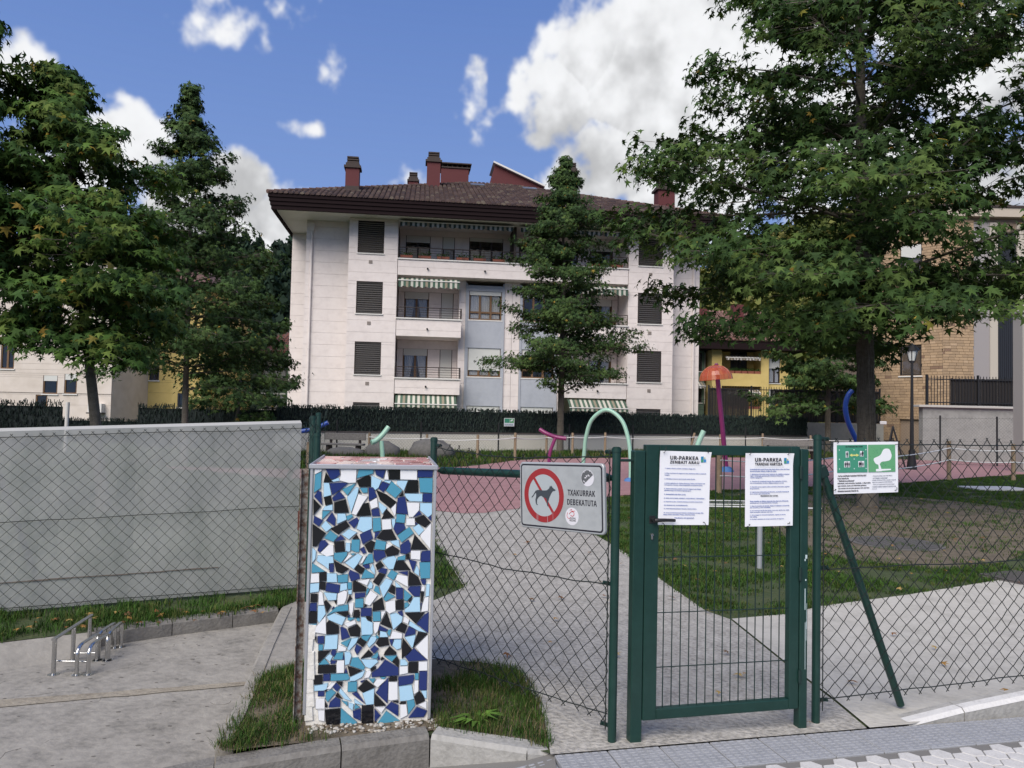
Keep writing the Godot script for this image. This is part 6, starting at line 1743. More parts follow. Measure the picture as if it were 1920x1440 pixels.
	g = Geo.new(); g.tube([Vector3(0, 3.37, 0), Vector3(0, 3.68, 0)], [.095, .17], 6); part(b, "lantern_glass", g, plain(lin(.5, .52, .5), .2))

func picket(called: String, label: String, at: Vector3, w: float, h: float, open0: float, open1: float) -> void:
	var b := thing(called, label, "fence", at)
	var g := Geo.new()
	var n := int(w / .12)
	for i in n: g.box(Vector3(i * .12 + .06, h * .5 + .03, 0), Vector3(.02, h + .06, .02))
	g.span(Vector3(0, .1, -.02), Vector3(w, .14, .02)); g.span(Vector3(0, h - .1, -.02), Vector3(w, h - .06, .02))
	stuff(part(b, "pickets", g, M.black))
	for i in int(w / 2.0) + 1:
		g = Geo.new(); g.span(Vector3(i * 2.0 - .03, 0, -.04), Vector3(i * 2.0 + .03, h + .1, .04)); part(b, "post", g, M.black)
	for s in ([[open0, w]] if open1 <= 0.0 else [[0.0, open0], [open1, w]]):
		g = Geo.new()
		var x: float = s[0]
		while x < s[1]:
			g.span(Vector3(x, .02, -.05), Vector3(minf(x + .045, s[1]), h - .02 - rng.randf() * .03, -.035 + rng.randf_range(-.01, .0))); x += .05
		stuff(part(b, "screen", g, plain(lin(.016, .014, .014), .8)))

func hills() -> void:
	var nz := FastNoiseLite.new(); nz.seed = 77; nz.frequency = .012
	var top := func(x: float) -> float:
		var a := 30.0 * exp(-pow((x + 62.0) / 55.0, 2)) + 44.0 * exp(-pow((x - 85.0) / 70.0, 2))
		return a
	var hy := func(x: float, z: float) -> float:
		var t := clampf((-z - 85.0) / 80.0, 0, 1)
		return -1.5 + top.call(x) * (t * t * (3 - 2 * t)) + nz.get_noise_2d(x, z) * 3.0 * t
	var g := Geo.new()
	var nx := 40; var ny := 14
	for i in nx:
		for j in ny:
			var x0 := -260.0 + i * 13.0; var x1 := x0 + 13.0
			var z0 := -80.0 - j * 12.0; var z1 := z0 - 12.0
			g.quad(Vector3(x0, hy.call(x0, z0), z0), Vector3(x1, hy.call(x1, z0), z0), Vector3(x1, hy.call(x1, z1), z1), Vector3(x0, hy.call(x0, z1), z1))
	structure("hill", g, plain(lin(.05, .065, .025), 1.0))
	# one crown made of many facets, copied over the slope
	var meshes := []
	for kind in 3:
		var c := Geo.new()
		var r := RandomNumberGenerator.new(); r.seed = 60 + kind
		for i in 190:
			var t := pow(r.randf(), .8)
			var rad := (.42 * (1 - t) + .03) if kind == 2 else .48 * sqrt(maxf(0.0, 1 - pow((t - .42) / .6, 2)))
			var a := r.randf() * TAU
			var p := Vector3(cos(a) * rad, t, sin(a) * rad) * (1.0 + r.randf_range(-.12, .12))
			var d := Vector3(r.randfn(), r.randfn() * .6, r.randfn()).normalized() * .085; var e := Vector3(r.randfn(), r.randfn() * .6, r.randfn()).normalized() * .085
			c.col = Color(1, 1, 1) * r.randf_range(.6, 1.35)
			c.tri(p - d, p + d, p + e); c.tri(p - d, p - e, p + d)
		meshes.append(c.mesh())
	for k in 2:
		var xf := [[], [], []]; var cl := [[], [], []]
		var nn := 2600 if k == 0 else 2600
		for i in nn:
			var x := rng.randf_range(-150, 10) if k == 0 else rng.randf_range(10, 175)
			var z := rng.randf_range(-172, -88)
			var kind := 2 if (k == 0 and rng.randf() < .35) else rng.randi() % 2
			if k == 1 and nz.get_noise_2d(x * 4, z * 4) > .28: continue
			var s := rng.randf_range(4.0, 7.5)
			xf[kind].append(Transform3D(Basis(Vector3.UP, rng.randf() * TAU).scaled(Vector3(s * 1.1, s * (1.5 if kind == 2 else 1.0), s * 1.1)), Vector3(x, hy.call(x, z) - .4, z)))
			var c: Color
			if k == 0: c = [Color(.03, .05, .02), Color(.045, .065, .022), Color(.06, .07, .025)][rng.randi() % 3]
			else: c = [Color(.10, .13, .03), Color(.14, .15, .04), Color(.07, .10, .03), Color(.18, .17, .05)][rng.randi() % 4]  # sunlight on the right hillside is put into these brighter crown colours
			if kind == 2: c = Color(.018, .036, .022)
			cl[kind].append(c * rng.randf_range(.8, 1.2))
		var root := Node3D.new(); put(root, "wood", self)
		tag(root, ["dark green wooded hill rising behind the left trees", "wooded hillside coloured a sunlit yellow green behind the big right tree"][k], "wood", "", "stuff")
		for q in 3:
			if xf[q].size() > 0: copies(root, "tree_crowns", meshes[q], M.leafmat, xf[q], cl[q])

func hedge(called: String, label: String, a: Vector3, b: Vector3, y0: float, h: float, per_m: int) -> void:
	# artificial heather screen: thin backing sheet and many dark twigs in front, ragged along the top
	var o := thing(called, label, "screen", a)
	var d := b - a; d.y = 0
	var L := d.length(); d /= L
	var nrm := Vector3(-d.z, 0, d.x)
	if nrm.z < 0: nrm = -nrm
	var bs := Basis(d, Vector3.UP, d.cross(Vector3.UP))
	var g := Geo.new(); g.box(d * L * .5 + Vector3.UP * (y0 + h * .47), Vector3(L, h * .94, .03), bs); part(o, "backing", g, plain(lin(.006, .012, .012), .95))
	var tw := Geo.new()
	tw.quad(Vector3(-.5, -.5, 0), Vector3(.5, -.5, .3), Vector3(.35, .5, .3), Vector3(-.35, .5, 0))
	tw.quad(Vector3(0, -.5, -.5), Vector3(0, -.5, .5), Vector3(.1, .5, .4), Vector3(.1, .5, -.4))
	var xf := []; var cl := []
	var nz := FastNoiseLite.new(); nz.seed = int(L * 10); nz.frequency = .8
	for i in int(L * per_m):
		var u := rng.randf() * L
		var topv := h * (1.0 + nz.get_noise_1d(u * 3.0) * .07)
		var v := rng.randf() * topv if rng.randf() < .8 else topv * rng.randf_range(.94, 1.03)
		if nz.get_noise_2d(u * 5.0, v * 3.0 + 40) > .42: continue
		var s := Vector3(rng.randf_range(.012, .03), rng.randf_range(.06, .16), .03)
		var bb := bs * Basis(Vector3.BACK, rng.randfn(0, .25)) * Basis(Vector3.RIGHT, rng.randfn(0, .2))
		xf.append(Transform3D(bb * Basis.from_scale(s), d * u + Vector3.UP * (y0 + v) + nrm * rng.randf_range(.02, .06)))
		cl.append([Color(.010, .024, .021), Color(.016, .034, .028), Color(.007, .015, .014), Color(.024, .042, .031)][rng.randi() % 4])
	copies(o, "twigs", tw.mesh(), M.tint, xf, cl)

func far_park() -> void:
	var g: Geo
	# pale low wall with the heather screen above it
	var A := Vector3(-7.6, 0, -25.1); var B := Vector3(13.5, 0, -35.4)
	var w := thing("pale_wall", "low pale rendered wall under the dark heather screen at the back of the park", "wall", A)
	var d := (B - A); var L := d.length(); d /= L
	var bs := Basis(d, Vector3.UP, d.cross(Vector3.UP))
	g = Geo.new(); g.box(d * L * .5 + Vector3(0, .22, 0), Vector3(L, .94, .16), bs); part(w, "wall", g, plain(lin(.66, .63, .55), .9))
	g = Geo.new(); g.box(d * L * .5 + Vector3(0, .715, 0), Vector3(L, .05, .2), bs); part(w, "coping", g, plain(lin(.10, .085, .08), .9))
	hedge("heather_screen", "long dark green heather screen fixed above the pale wall", A, B, .74, .80, 420)
	hedge("heather_screen", "dark ivy-green screen at the far left behind the grey fence screen", Vector3(-19.5, 0, -22), Vector3(-12.75, 0, -22), .0, 1.46, 420)
	hedge("heather_screen", "dark green screen behind the two left tree trunks", Vector3(-13.1, 0, -27.2), Vector3(-7.5, 0, -26.9), .0, 1.46, 420)
	hedge("heather_screen", "low dark hedge in front of the pale and yellow houses", Vector3(-19.5, 0, -30.2), Vector3(-13.0, 0, -30), -.1, .98, 360)
	var wp := thing("white_post", "thin white post at the end of the leftmost dark screen", "post", Vector3(-12.62, 0, -22))
	g = Geo.new(); g.tube([Vector3(0, -.1, 0), Vector3(.01, 1.5, 0)], .055, 8); part(wp, "shaft", g, plain(lin(.55, .54, .52), .9))
	# chain-link in front of the pale wall
	var f := thing("chain_link_fence", "fine dark chain-link fence standing in front of the pale wall", "fence", A + Vector3(.1, 0, .55))
	var gg := Geo.new()
	var e := d * (L - .6)
	chainlink(f, Vector3.ZERO, e, 1.05, 1.05, .11, .0022)
	for u in [2.0, 4.9, 7.85, 10.8, 13.7, 16.6, 19.5]:
		g = Geo.new(); g.tube([d * u + Vector3(0, -.1, 0), d * u + Vector3(0, 1.12, 0)], .028, 8); part(f, "post", g, M.black)
	# small poster on the screen
	var po := thing("small_poster", "small distant copy of the green and white poster fixed on the dark heather screen", "poster", Vector3(-.26, .985, -28.46), 26.0)
	poster(po, .42, .30, false)
	# fence and posts by the right concrete wall
	var f2 := thing("chain_link_fence", "tall thin chain-link fence in front of the concrete retaining wall", "fence", Vector3(13.2, 0, -27.5))
	chainlink(f2, Vector3.ZERO, Vector3(6, 0, .8), 1.62, 1.7, .11, .0022)
	for u in [1.9, 3.75, 5.6]:
		g = Geo.new(); g.tube([Vector3(u, -.1, u * .13), Vector3(u, 1.72, u * .13)], .03, 8); part(f2, "post", g, M.black)
	var tr := thing("tripod_frame", "dark tripod frame standing by the lamp post", "frame", Vector3(11.93, 0, -24.2))
	for p in [[-.35, .1], [.3, .2], [.0, -.35]]:
		g = Geo.new(); g.tube([Vector3(p[0], 0, p[1]), Vector3(0, 1.32, 0)], .025, 6); part(tr, "leg", g, M.black)
	g = Geo.new(); g.bev(Vector3(-.3, 1.42, 0), Vector3(.2, .1, .06), .015); part(tr, "head", g, M.trim)
	# bench-like boards
	for q in [["wooden_rail", "weathered grey plank bench behind the mosaic cabinet", Vector3(-6.0, 0, -25.0), 1.35], ["wooden_rail", "weathered grey plank bench near the back screen, right of the umbrella", Vector3(9.3, 0, -28.6), 1.95]]:
		var bn := thing(q[0], q[1], "bench", q[2], -4.0)
		g = Geo.new(); g.bev(Vector3(q[3] * .5, .60, .0), Vector3(q[3], .22, .05), .01); part(bn, "backrest", g, M.grey_wood)
		g = Geo.new(); g.bev(Vector3(q[3] * .5, .36, .22), Vector3(q[3], .06, .36), .01); part(bn, "seat", g, M.grey_wood)
		for x in [.2, q[3] - .2]:
			g = Geo.new(); g.bev(Vector3(x, .17, .2), Vector3(.09, .4, .3), .01); g.bev(Vector3(x, .45, -.04), Vector3(.08, .5, .06), .01); part(bn, "leg", g, M.dark_brown)
	# boulders
	var gr := grain([Color(.07, .068, .062), Color(.14, .135, .125), Color(.20, .19, .175)], .03, .01, 181, .5, 512, .08)
	var rock := textured(gr, .9, .95, .9)
	var rr := RandomNumberGenerator.new(); rr.seed = 31
	for q in [["long flat dark boulder at the foot of the pale wall", -5.2, -24.4, .62, .20, .3], ["lumpy dark boulder below the mint spray pipe", -4.0, -24.2, .55, .36, .35], ["sloping dark boulder right of the mint spray pipe", -2.5, -24.4, .75, .42, .4]]:
		g = Geo.new(); g.ball(Vector3(0, q[4] * .45, 0), Vector3(q[3], q[4], q[5]), 8, 14, .10, rr)
		var o := part(self, "boulder", g, rock)
		o.position = Vector3(q[1], 0, q[2]); tag(o, q[0], "boulder")
	# manhole, drain, white slab and grey pole on the lawn
	var mh := thing("manhole_cover", "dark round manhole cover in the bare soil near the big tree", "manhole cover", Vector3(4.66, -.004, -9.36))
	g = Geo.new(); g.tube([Vector3(0, -.02, 0), Vector3(0, .012, 0)], .46, 32); part(mh, "cover", g, plain(lin(.075, .072, .072), .8))
	g = Geo.new(); g.tube([Vector3(0, -.02, 0), Vector3(0, .006, 0)], .52, 32); part(mh, "frame", g, plain(lin(.11, .105, .10), .9))
	g = Geo.new()
	for i in range(-5, 6):
		for j in range(-5, 6):
			if Vector2(i, j).length() < 5.2: g.bev(Vector3(i * .075, .0135, j * .075), Vector3(.045, .006, .045), .002, Basis(Vector3.UP, .785))
	part(mh, "studs", g, plain(lin(.085, .082, .082), .8))
	var dr := thing("drain_grate", "dark ribbed drain grate at the edge of the pale concrete", "drain", Vector3(4.85, -.002, -7.42), 24.0)
	g = Geo.new(); g.bev(Vector3(0, -.02, 0), Vector3(.6, .05, .45), .004); part(dr, "frame", g, plain(lin(.09, .08, .075), .9))
	for i in 9:
		g = Geo.new(); g.bev(Vector3(-.24 + i * .06, .012, 0), Vector3(.03, .014, .4), .003); part(dr, "rib", g, plain(lin(.075, .07, .068), .8))
	var sl := thing("white_slab", "white rectangular slab lying on the lawn by the play surface", "slab", Vector3(10.8, .0, -17.3), 8.0)
	g = Geo.new(); g.bev(Vector3(0, .02, 0), Vector3(1.3, .05, .7), .008); part(sl, "slab", g, plain(lin(.42, .43, .44), .8))
	var pp := thing("steel_pole", "grey steel pole standing in the lawn behind the second notice", "pole", Vector3(2.47, 0, -7.66))
	g = Geo.new(); g.tube([Vector3(0, -.1, 0), Vector3(0, 1.02, 0)], .026, 12); part(pp, "shaft", g, plain(lin(.34, .36, .38), .45, .3))
	g = Geo.new(); g.bev(Vector3(0, .88, .03), Vector3(.32, .24, .006), .002); part(pp, "plate", g, plain(lin(.5, .5, .5), .6))
	for k in 4:
		g = Geo.new(); g.tube([Vector3(-.9 - k * .1, .02, .0), Vector3(.9 + k * .14, .02, -.06 * k)], .014, 6)
		var pi := part(self, "white_pipe", g, plain(lin(.6, .61, .62), .5))
		pi.position = Vector3(3.75, .0, -13.5 + k * .32); pi.rotation_degrees.y = 3.0 - k * 2.0
		tag(pi, "thin white pipe lying on the lawn behind the gate", "pipe", "white pipes on the lawn")

func rope_post(at: Vector3, h: float, r: float, label: String, lean := 0.0) -> Vector3:
	var o := thing("rope_post", label, "post", at, 0, "wooden rope-fence posts")
	var g := Geo.new(); g.tube([Vector3(0, -.1, 0), Vector3(lean * .5, h * .5, 0), Vector3(lean, h - .02, 0), Vector3(lean, h, 0)], [r, r * .97, r * .95, r * .8], 9); part(o, "stake", g, M.wood)
	return at + Vector3(lean, h * .82, 0)

func playground() -> void:
	var mint := plain(lin(.32, .55, .43), .3); var fuch := plain(lin(.20, .025, .11), .3); var blue := plain(lin(.015, .06, .30), .3); var foot := plain(lin(.10, .25, .55), .5)
	var g: Geo
	var o := thing("spray_arch", "pale mint green water arch rising from the pink play surface", "play arch", Vector3(2.2, 0, -17.8))
	g = Geo.new(); g.tube(curve([Vector3(-.50, 0, -.5), Vector3(-.47, .55, -.4), Vector3(-.44, .95, -.32), Vector3(-.32, 1.36, -.18), Vector3(-.01, 1.585, 0), Vector3(.31, 1.36, .18), Vector3(.46, .9, .32), Vector3(.50, .4, .4), Vector3(.50, 0, .42)], 6), .047, 12); part(o, "tube", g, mint)
	for p in [[-.50, -.5], [.50, .42]]:
		g = Geo.new(); g.tube([Vector3(p[0], 0, p[1]), Vector3(p[0], .05, p[1]), Vector3(p[0], .08, p[1])], [.15, .13, .06], 14); part(o, "foot", g, foot)
	o = thing("spray_pipe", "fuchsia T-shaped water pipe beside the dog sign", "play pipe", Vector3(.98, 0, -19.6))
	g = Geo.new(); g.tube(curve([Vector3(0, 0, 0), Vector3(.0, .3, 0), Vector3(.02, .5, 0), Vector3(.10, .74, 0), Vector3(.155, .88, 0)]), .045, 10); part(o, "stem", g, fuch)
	g = Geo.new(); g.tube(curve([Vector3(-.25, 1.07, -.1), Vector3(-.08, .97, -.03), Vector3(.16, .885, .0), Vector3(.42, .855, .06)]), .052, 10); part(o, "arm", g, fuch)
	g = Geo.new(); g.tube([Vector3(0, 0, 0), Vector3(0, .06, 0)], [.14, .10], 14); part(o, "foot", g, foot)
	o = thing("spray_pipe", "mint green T-shaped water pipe behind the mosaic cabinet", "play pipe", Vector3(-3.39, 0, -20.5))
	g = Geo.new(); g.tube(curve([Vector3(.02, 0, 0), Vector3(.01, .3, 0), Vector3(-.03, .66, 0)]), .06, 10); part(o, "stem", g, mint)
	g = Geo.new(); g.tube(curve([Vector3(-.27, .615, .12), Vector3(-.17, .66, .06), Vector3(-.02, .8, 0), Vector3(.14, 1.03, -.08)]), .068, 10); part(o, "arm", g, mint)
	o = thing("spray_pipe", "curved deep blue water pipe behind the poster", "play pipe", Vector3(8.65, 0, -19.2))
	g = Geo.new(); g.tube(curve([Vector3(0, 0, 0), Vector3(0, .5, 0), Vector3(-.01, .79, 0), Vector3(-.10, 1.0, 0), Vector3(-.30, 1.44, 0), Vector3(-.365, 1.8, 0), Vector3(-.30, 2.08, 0), Vector3(-.20, 2.21, 0)]), .062, 12); part(o, "tube", g, blue)
	o = thing("spray_pipe", "slanted blue water pipe above the corner posts behind the cabinet", "play pipe", Vector3(-4.85, 0, -19))
	g = Geo.new(); g.tube([Vector3(.02, 0, 0), Vector3(0, .95, 0)], .045, 10); part(o, "stem", g, blue)
	g = Geo.new(); g.tube(curve([Vector3(-.30, .905, .0), Vector3(.05, .985, .0), Vector3(.36, 1.135, .0)]), .056, 10); part(o, "arm", g, blue)
	o = thing("spray_pipe", "short mint green pipe stub behind the gate's top rail", "play pipe", Vector3(6.2, 0, -26))
	g = Geo.new(); g.tube(curve([Vector3(0, 0, 0), Vector3(.03, .35, 0), Vector3(.11, .64, 0), Vector3(.27, 1.02, 0)]), .09, 10); part(o, "stem", g, mint)
	# umbrella shower
	o = thing("umbrella_shower", "play umbrella with translucent orange canopy on a leaning fuchsia pole", "play umbrella", Vector3(5.91, 0, -21.2))
	g = Geo.new(); g.tube([Vector3(0, 0, 0), Vector3(-.13, 1.25, 0), Vector3(-.31, 2.86, 0)], .066, 12); part(o, "pole", g, fuch)
	g = Geo.new(); g.tube([Vector3(0, 0, 0), Vector3(0, .10, 0), Vector3(0, .14, 0)], [.20, .16, .08], 16); part(o, "foot", g, foot)
	var orange := plain(Color(.80, .36, .20, .55), .25)
	orange.transparency = BaseMaterial3D.TRANSPARENCY_ALPHA
	orange.albedo_color = Color(.80, .38, .22, .62)
	var cn := Node3D.new(); put(cn, "canopy", o); cn.position = Vector3(-.31, 2.5, 0); cn.rotation.z = .10
	for k in 8:
		g = Geo.new()
		for j in 5:
			var t0 := j / 5.0; var t1 := (j + 1) / 5.0
			var R := func(t: float, a: float) -> Vector3: return Vector3(cos(a) * .45 * sin(t * PI / 2), .40 * cos(t * PI / 2), sin(a) * .45 * sin(t * PI / 2))
			for m in 3:
				var a0 := TAU * (k + m / 3.0) / 8; var a1 := TAU * (k + (m + 1) / 3.0) / 8
				g.quad(R.call(t1, a1), R.call(t1, a0), R.call(t0, a0), R.call(t0, a1))
		part(cn, "segment", g, orange)
		g = Geo.new()
		var pts := []
		for j in 7: pts.append(Vector3(cos(TAU * k / 8) * .453 * sin(j / 6.0 * PI / 2), .403 * cos(j / 6.0 * PI / 2), sin(TAU * k / 8) * .453 * sin(j / 6.0 * PI / 2)))
		g.tube(pts, .009, 5); part(cn, "rib", g, plain(lin(.45, .14, .06), .4))
	g = Geo.new(); g.ball(Vector3(-.31, 2.92, 0), Vector3(.06, .04, .06), 5, 8); part(o, "cap", g, fuch)
	# rope fence round the play surface: posts, then sagging ropes
	var far := [[-4.54, -24.9, .74, "second from the bench"], [-2.67, -24.7, .74, ""], [-.99, -23.27, .80, ""], [.14, -24.22, .86, ""], [1.23, -26.6, .80, ""], [2.13, -26.7, .84, ""], [3.34, -27.4, .86, ""], [6.75, -29.4, .88, ""], [8.0, -29.6, .84, ""], [9.75, -30.0, .9, ""], [11.8, -30.5, .86, ""], [13.7, -30.2, .86, ""]]
	var tops := []
	for i in far.size():
		var q: Array = far[i]
		tops.append(rope_post(Vector3(q[0], 0, q[1]), q[2], .045, "short wooden stake of the white rope fence at the back of the play area" if i != 7 else "leaning wooden stake of the rope fence beside the short mint pipe stub", .22 if i == 7 else 0.0))
	ropes(tops, "white rope sagging between the stakes at the back of the play area")
	tops = []
	for q in [[-4.0, -15.4, .8], [4.07, -15.1, .78], [7.2, -17.1, .8], [11.25, -19.9, 1.0], [13.1, -20.2, .95], [18.0, -23.5, 1.0]]:
		tops.append(rope_post(Vector3(q[0], 0, q[1]), q[2], .055, "wooden stake of the white rope fence on the near side of the play area"))
	tops.remove_at(0)
	ropes(tops, "white rope sagging between the stakes on the near side of the play area")
	for i in tops.size(): tops[i] += Vector3(0, -.30, 0)
	ropes(tops, "lower white rope on the near side of the play area")

func ropes(tops: Array, label: String) -> void:
	var o := thing("rope", label, "rope")
	for i in tops.size() - 1:
		var a: Vector3 = tops[i]; var b: Vector3 = tops[i + 1]
		var pts := []
		for k in 9:
			var f := k / 8.0
			pts.append(a.lerp(b, f) + Vector3(0, -.022 * a.distance_to(b) * 4.0 * f * (1 - f) * .9, .05))
		var g := Geo.new(); g.tube(pts, .014, 6); part(o, "span", g, M.rope)

var leafm: ArrayMesh
func leaf_mesh() -> ArrayMesh:
	# five-lobed star leaf about one unit across, slightly folded, hanging from its stalk
	if leafm: return leafm
	var g := Geo.new()
	var tips := [[0.0, -.62], [.5, -.30], [.46, .22], [-.46, .22], [-.5, -.30]]
	var notch := [[.14, -.16], [.2, .0], [.0, .18], [-.2, .0], [-.14, -.16]]
	var c := Vector3(0, -.02, .05)
	for i in 5:
		var t := Vector3(tips[i][0], tips[i][1], -.05 - absf(tips[i][0]) * .12)
		var n0 := Vector3(notch[(i + 4) % 5][0], notch[(i + 4) % 5][1], .02)
		var n1 := Vector3(notch[i][0], notch[i][1], .02)
		g.col = Color(1, 1, 1)
		g.tri(c, n0, t); g.tri(c, t, n1)
	leafm = g.mesh()
	return leafm

func tree(o: Node3D, h: float, tr: float, first: float, prof: Array, limbs: int, per: int, leaf: float, sd: int, pal: Array, top_lean := Vector2.ZERO, extra: Array = [], droop := .12, leaf_n := 15, spray := .34) -> void:
	# tapered trunk, limbs following a crown profile [height share, radius], sprays of star leaves along every limb
	var r := RandomNumberGenerator.new(); r.seed = sd
	var g := Geo.new()
	var tp := []; var rad := []
	var nz := FastNoiseLite.new(); nz.seed = sd; nz.frequency = .3
	for i in 15:
		var t := i / 14.0
		tp.append(Vector3(top_lean.x * t + nz.get_noise_1d(t * 9) * .12 * t, t * h - .1, top_lean.y * t + nz.get_noise_1d(t * 9 + 50) * .12 * t))
		rad.append(tr * (1.25 if i == 0 else 1.0) * pow(1.0 - t * .93, .85))
	g.tube(tp, rad, 14)
	# bark ridges
	for k in 26 if tr > .1 else 0:
		var a := TAU * k / 26.0 + r.randf() * .2
		var y0 := r.randf_range(0, h * .12)
		while y0 < h * .5:
			var y1 := y0 + r.randf_range(.2, .55)
			var f0 := y0 / h; var f1 := y1 / h
			var p0 := Vector3(top_lean.x * f0 + cos(a) * tr * .985 * pow(1 - f0 * .93, .85), y0, top_lean.y * f0 + sin(a) * tr * .985 * pow(1 - f0 * .93, .85))
			var a2 := a + r.randf_range(-.1, .1)
			var p1 := Vector3(top_lean.x * f1 + cos(a2) * tr * .985 * pow(1 - f1 * .93, .85), y1, top_lean.y * f1 + sin(a2) * tr * .985 * pow(1 - f1 * .93, .85))
			g.tube([p0, p0.lerp(p1, .5) + Vector3(cos(a), 0, sin(a)) * .006, p1], [.004, .012, .004], 4, false)
			y0 = y1 + .02
	part(o, "trunk", g, M.bark)
	var at_trunk := func(y: float) -> Vector3:
		var t := clampf((y + .1) / h, 0, 1) * 14.0
		var k := mini(int(t), 13)
		return (tp[k] as Vector3).lerp(tp[k + 1], t - k)
	var radius := func(t: float) -> float:
		for i in prof.size() - 1:
			if t <= prof[i + 1][0]: return lerpf(prof[i][1], prof[i + 1][1], clampf((t - prof[i][0]) / (prof[i + 1][0] - prof[i][0]), 0, 1))
		return prof[-1][1]
	var xf := []; var cl := []
	var list := []
	for i in limbs:
		var t := clampf(lerpf(first, .985, pow((i + .5) / limbs, .92)) + r.randf_range(-.02, .02), first * .95, .99)
		var az := i * 2.39996 + r.randf_range(-.35, .35)
		list.append([t, az, radius.call(t) * r.randf_range(.62, 1.12), r.randf_range(.05, .55)])
	for e in extra: list.append(e)
	var bg := Geo.new()
	for q in list:
		var t: float = q[0]; var az: float = q[1]; var len: float = maxf(q[2], .15); var rise: float = q[3]
		var p0: Vector3 = at_trunk.call(t * h)
		var d := Vector3(cos(az), 0, sin(az))
		var pts := []; var rr := []
		for k in 7:
			var s := k / 6.0
			pts.append(p0 + d * len * s + Vector3.UP * (len * (rise * s - droop * s * s)) + Vector3(nz.get_noise_2d(s * 6, az * 20), nz.get_noise_2d(s * 6 + 30, az * 20) * .6, nz.get_noise_2d(s * 6 + 60, az * 20)) * .14 * len * s)
			rr.append(maxf(.006, tr * .26 * (1 - t * .6) * (1 - s * .85)))
		bg.tube(pts, rr, 5, false)
		var n := maxi(2, int(per * (.35 + .65 * len / maxf(.3, prof_max(prof)))))
		for j in n:
			var s := lerpf(.18, 1.06, pow(float(j + r.randf()) / n, .8))
			var k := mini(int(s * 6), 5)
			var c: Vector3 = (pts[k] as Vector3).lerp(pts[k + 1], s * 6 - k)
			var side := Vector3(-d.z, 0, d.x) * clampf(r.randfn(0, .42), -.75, .75) * len * (.25 + .5 * (1 - absf(s - .55))) * .62
			c += side + Vector3.UP * r.randfn(0, .07)
			bg.wire(pts[k], c, .005)
			var tint: Color = pal[r.randi() % 4]
			for m in leaf_n:
				var off := Vector3(clampf(r.randfn(0, 1), -1.7, 1.7), clampf(r.randfn(0, .55), -1, 1), clampf(r.randfn(0, 1), -1.7, 1.7)) * spray * .55 * (1.0 - .55 * t)
				var p := c + off
				# the blade faces outward and up, its tip hanging
				var outw := (d * .8 + Vector3(off.x, 0, off.z).normalized() * .7 + Vector3.UP * r.randf_range(.25, 1.3) + Vector3(r.randfn(), r.randfn(), r.randfn()) * .45).normalized()
				var down := Vector3.DOWN + (d + Vector3(r.randfn(), 0, r.randfn())) * .7
				var y := -(down - outw * down.dot(outw)).normalized()
				var x := y.cross(outw).normalized()
				var s2 := leaf * r.randf_range(.45, 1.2)
				xf.append(Transform3D(Basis(x * s2, y * s2, outw * s2), p))
				var w := r.randf()
				var col: Color = tint
				if w < pal[5]: col = pal[4][r.randi() % pal[4].size()]
				cl.append(col * r.randf_range(.7, 1.35))
	part(o, "branches", bg, M.bark)
	copies(o, "crown", leaf_mesh(), M.leafmat, xf, cl)

func prof_max(p: Array) -> float:
	var m := 0.0
	for q in p: m = maxf(m, q[1])
	return m

func tree_materials() -> void:
	M.leafmat = tinted(.7)
	M.leafmat.metallic_specular = .28
	M.leafmat.backlight_enabled = true
	M.leafmat.backlight = Color(.40, .44, .20)
	var gr := grain([Color(.055, .047, .038), Color(.12, .105, .085), Color(.19, .17, .14)], .05, .015, 191, .5, 512, .08)
	M.bark = textured(gr, .7, .95, .9)

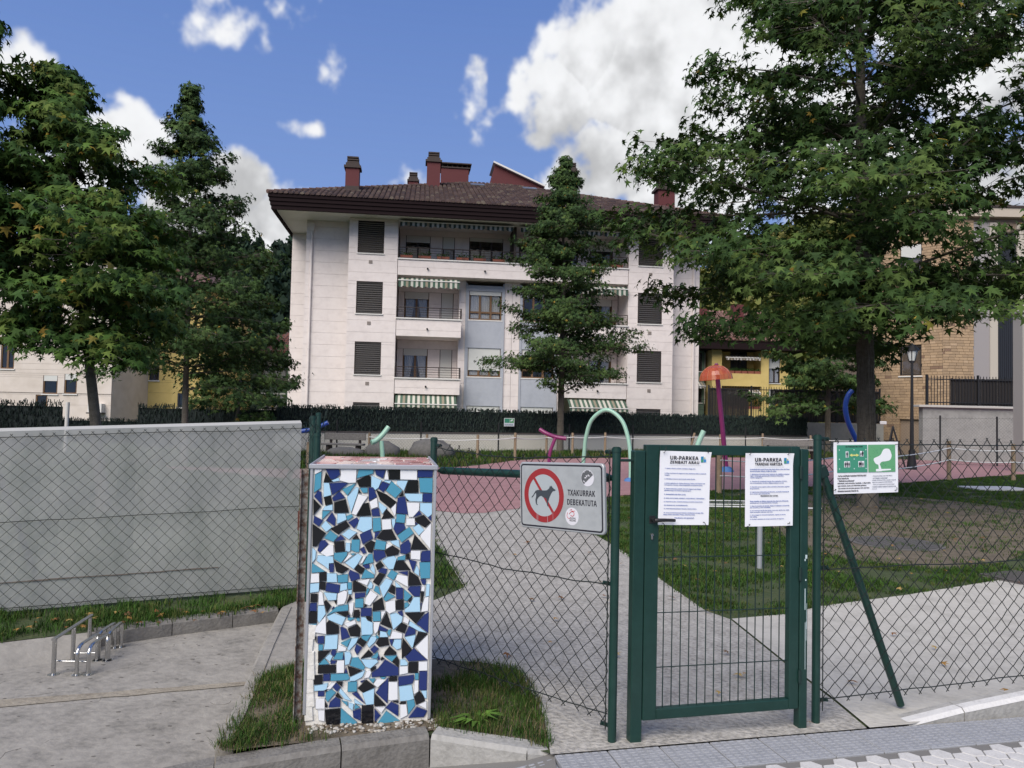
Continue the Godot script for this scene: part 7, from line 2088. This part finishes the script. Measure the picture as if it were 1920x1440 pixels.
func trees() -> void:
	var yel := [Color(.30, .22, .04), Color(.24, .16, .03), Color(.20, .19, .03), Color(.16, .14, .03)]
	var dark := [Color(.036, .072, .018), Color(.049, .090, .021), Color(.029, .058, .017), Color(.070, .110, .026), yel, .007]
	var mixd := [Color(.046, .095, .018), Color(.064, .118, .022), Color(.036, .076, .019), Color(.090, .132, .026), yel, .022]
	var deep := [Color(.035, .069, .021), Color(.046, .084, .023), Color(.060, .100, .027), Color(.029, .056, .019), yel, .008]
	var o := thing("sweetgum_tree", "big sweetgum tree with star-shaped leaves and ridged trunk on the bare soil", "tree", Vector3(6.13, 0, -13.3))
	tree(o, 12.5, .155, .255, [[.0, .8], [.22, 2.3], [.3, 3.7], [.42, 3.7], [.52, 3.0], [.62, 2.6], [.7, 2.0], [.85, 1.2], [1.0, .2]], 74, 36, .175, 5, dark, Vector2(-.35, .2), [[.30, 2.6, 4.1, .16], [.33, 2.95, 4.2, .2], [.40, 3.3, 4.1, .1], [.24, 2.9, 3.2, .1], [.30, .3, 3.4, .2], [.25, 1.4, 2.8, .1], [.36, 1.9, 3.6, .2], [.28, .9, 3.0, .2], [.23, 5.2, 2.2, .1], [.30, 3.6, 3.6, .15], [.28, 2.3, 3.6, .1], [.45, 2.8, 3.9, .1], [.26, 1.9, 3.0, .05], [.235, 2.4, 2.8, .05]], .12, 20, .38)
	o = thing("sweetgum_tree", "sweetgum tree with yellowing leaves standing right behind the grey screen", "tree", Vector3(-5.45, 0, -10.5))
	tree(o, 6.1, .085, .37, [[.0, .5], [.27, 1.2], [.36, 1.75], [.55, 1.6], [.72, 1.1], [.88, .55], [1.0, .12]], 52, 26, .15, 12, mixd, Vector2(-.85, .1), [[.40, PI, 2.0, .1], [.37, .3, 1.0, .0], [.37, .9, 1.2, .0], [.42, .1, 1.15, .2], [.40, 2.2, 1.8, .1], [.60, .3, 1.0, .2], [.38, 1.5, 1.2, .0]], .14, 17, .31)
	o = thing("sweetgum_tree", "yellow-flecked sweetgum beside the yellowing tree, away from the apartment block", "tree", Vector3(-7.55, 0, -9.7))
	tree(o, 7.4, .09, .40, [[.0, .5], [.25, 1.3], [.35, 1.7], [.55, 1.55], [.72, 1.15], [.88, .65], [1.0, .15]], 50, 24, .165, 27, mixd, Vector2(.15, .0), [], .14, 17, .31)
	o = thing("sweetgum_tree", "tall cone-shaped sweetgum between the yellowing tree and the apartment block", "tree", Vector3(-7.98, 0, -19))
	tree(o, 9.4, .085, .215, [[.0, .5], [.2, 1.9], [.3, 2.4], [.45, 2.2], [.62, 1.65], [.8, .85], [.92, .30], [1.0, .03]], 120, 19, .14, 21, deep, Vector2(-.12, .0), [[.24, .1, 2.5, .1], [.3, .0, 2.3, .1], [.2, .4, 2.2, .1]], .12, 17, .31)
	o = thing("sweetgum_tree", "small dark low-branched tree beside the cone-shaped sweetgum", "tree", Vector3(-8.95, 0, -25.2))
	tree(o, 5.6, .07, .20, [[.0, .8], [.2, 1.9], [.4, 1.8], [.7, 1.3], [1.0, .2]], 36, 19, .19, 31, deep, Vector2(.2, .0), [], .14, 17, .33)
	o = thing("sweetgum_tree", "slender cone-shaped tree standing in front of the apartment block", "tree", Vector3(1.81, 0, -28.4))
	tree(o, 11.0, .12, .215, [[.0, .6], [.2, 1.3], [.27, 2.4], [.36, 2.4], [.46, 1.85], [.6, 1.9], [.72, 1.6], [.84, 1.0], [.93, .5], [1.0, .1]], 130, 22, .145, 41, deep, Vector2(.0, .0), [[.33, .0, 3.0, .25], [.36, .15, 2.6, .25], [.31, 3.1, 2.9, .1], [.29, 2.8, 2.6, .1], [.27, .5, 2.4, .1]], .12, 18, .35)
	o = thing("sweetgum_tree", "smaller dark tree behind the big sweetgum, above the low wall", "tree", Vector3(13.5, 0, -33))
	tree(o, 7.0, .12, .24, [[.0, .8], [.2, 2.4], [.35, 2.9], [.6, 2.4], [.85, 1.3], [1.0, .2]], 42, 20, .24, 51, deep, Vector2.ZERO, [], .14, 17, .42)
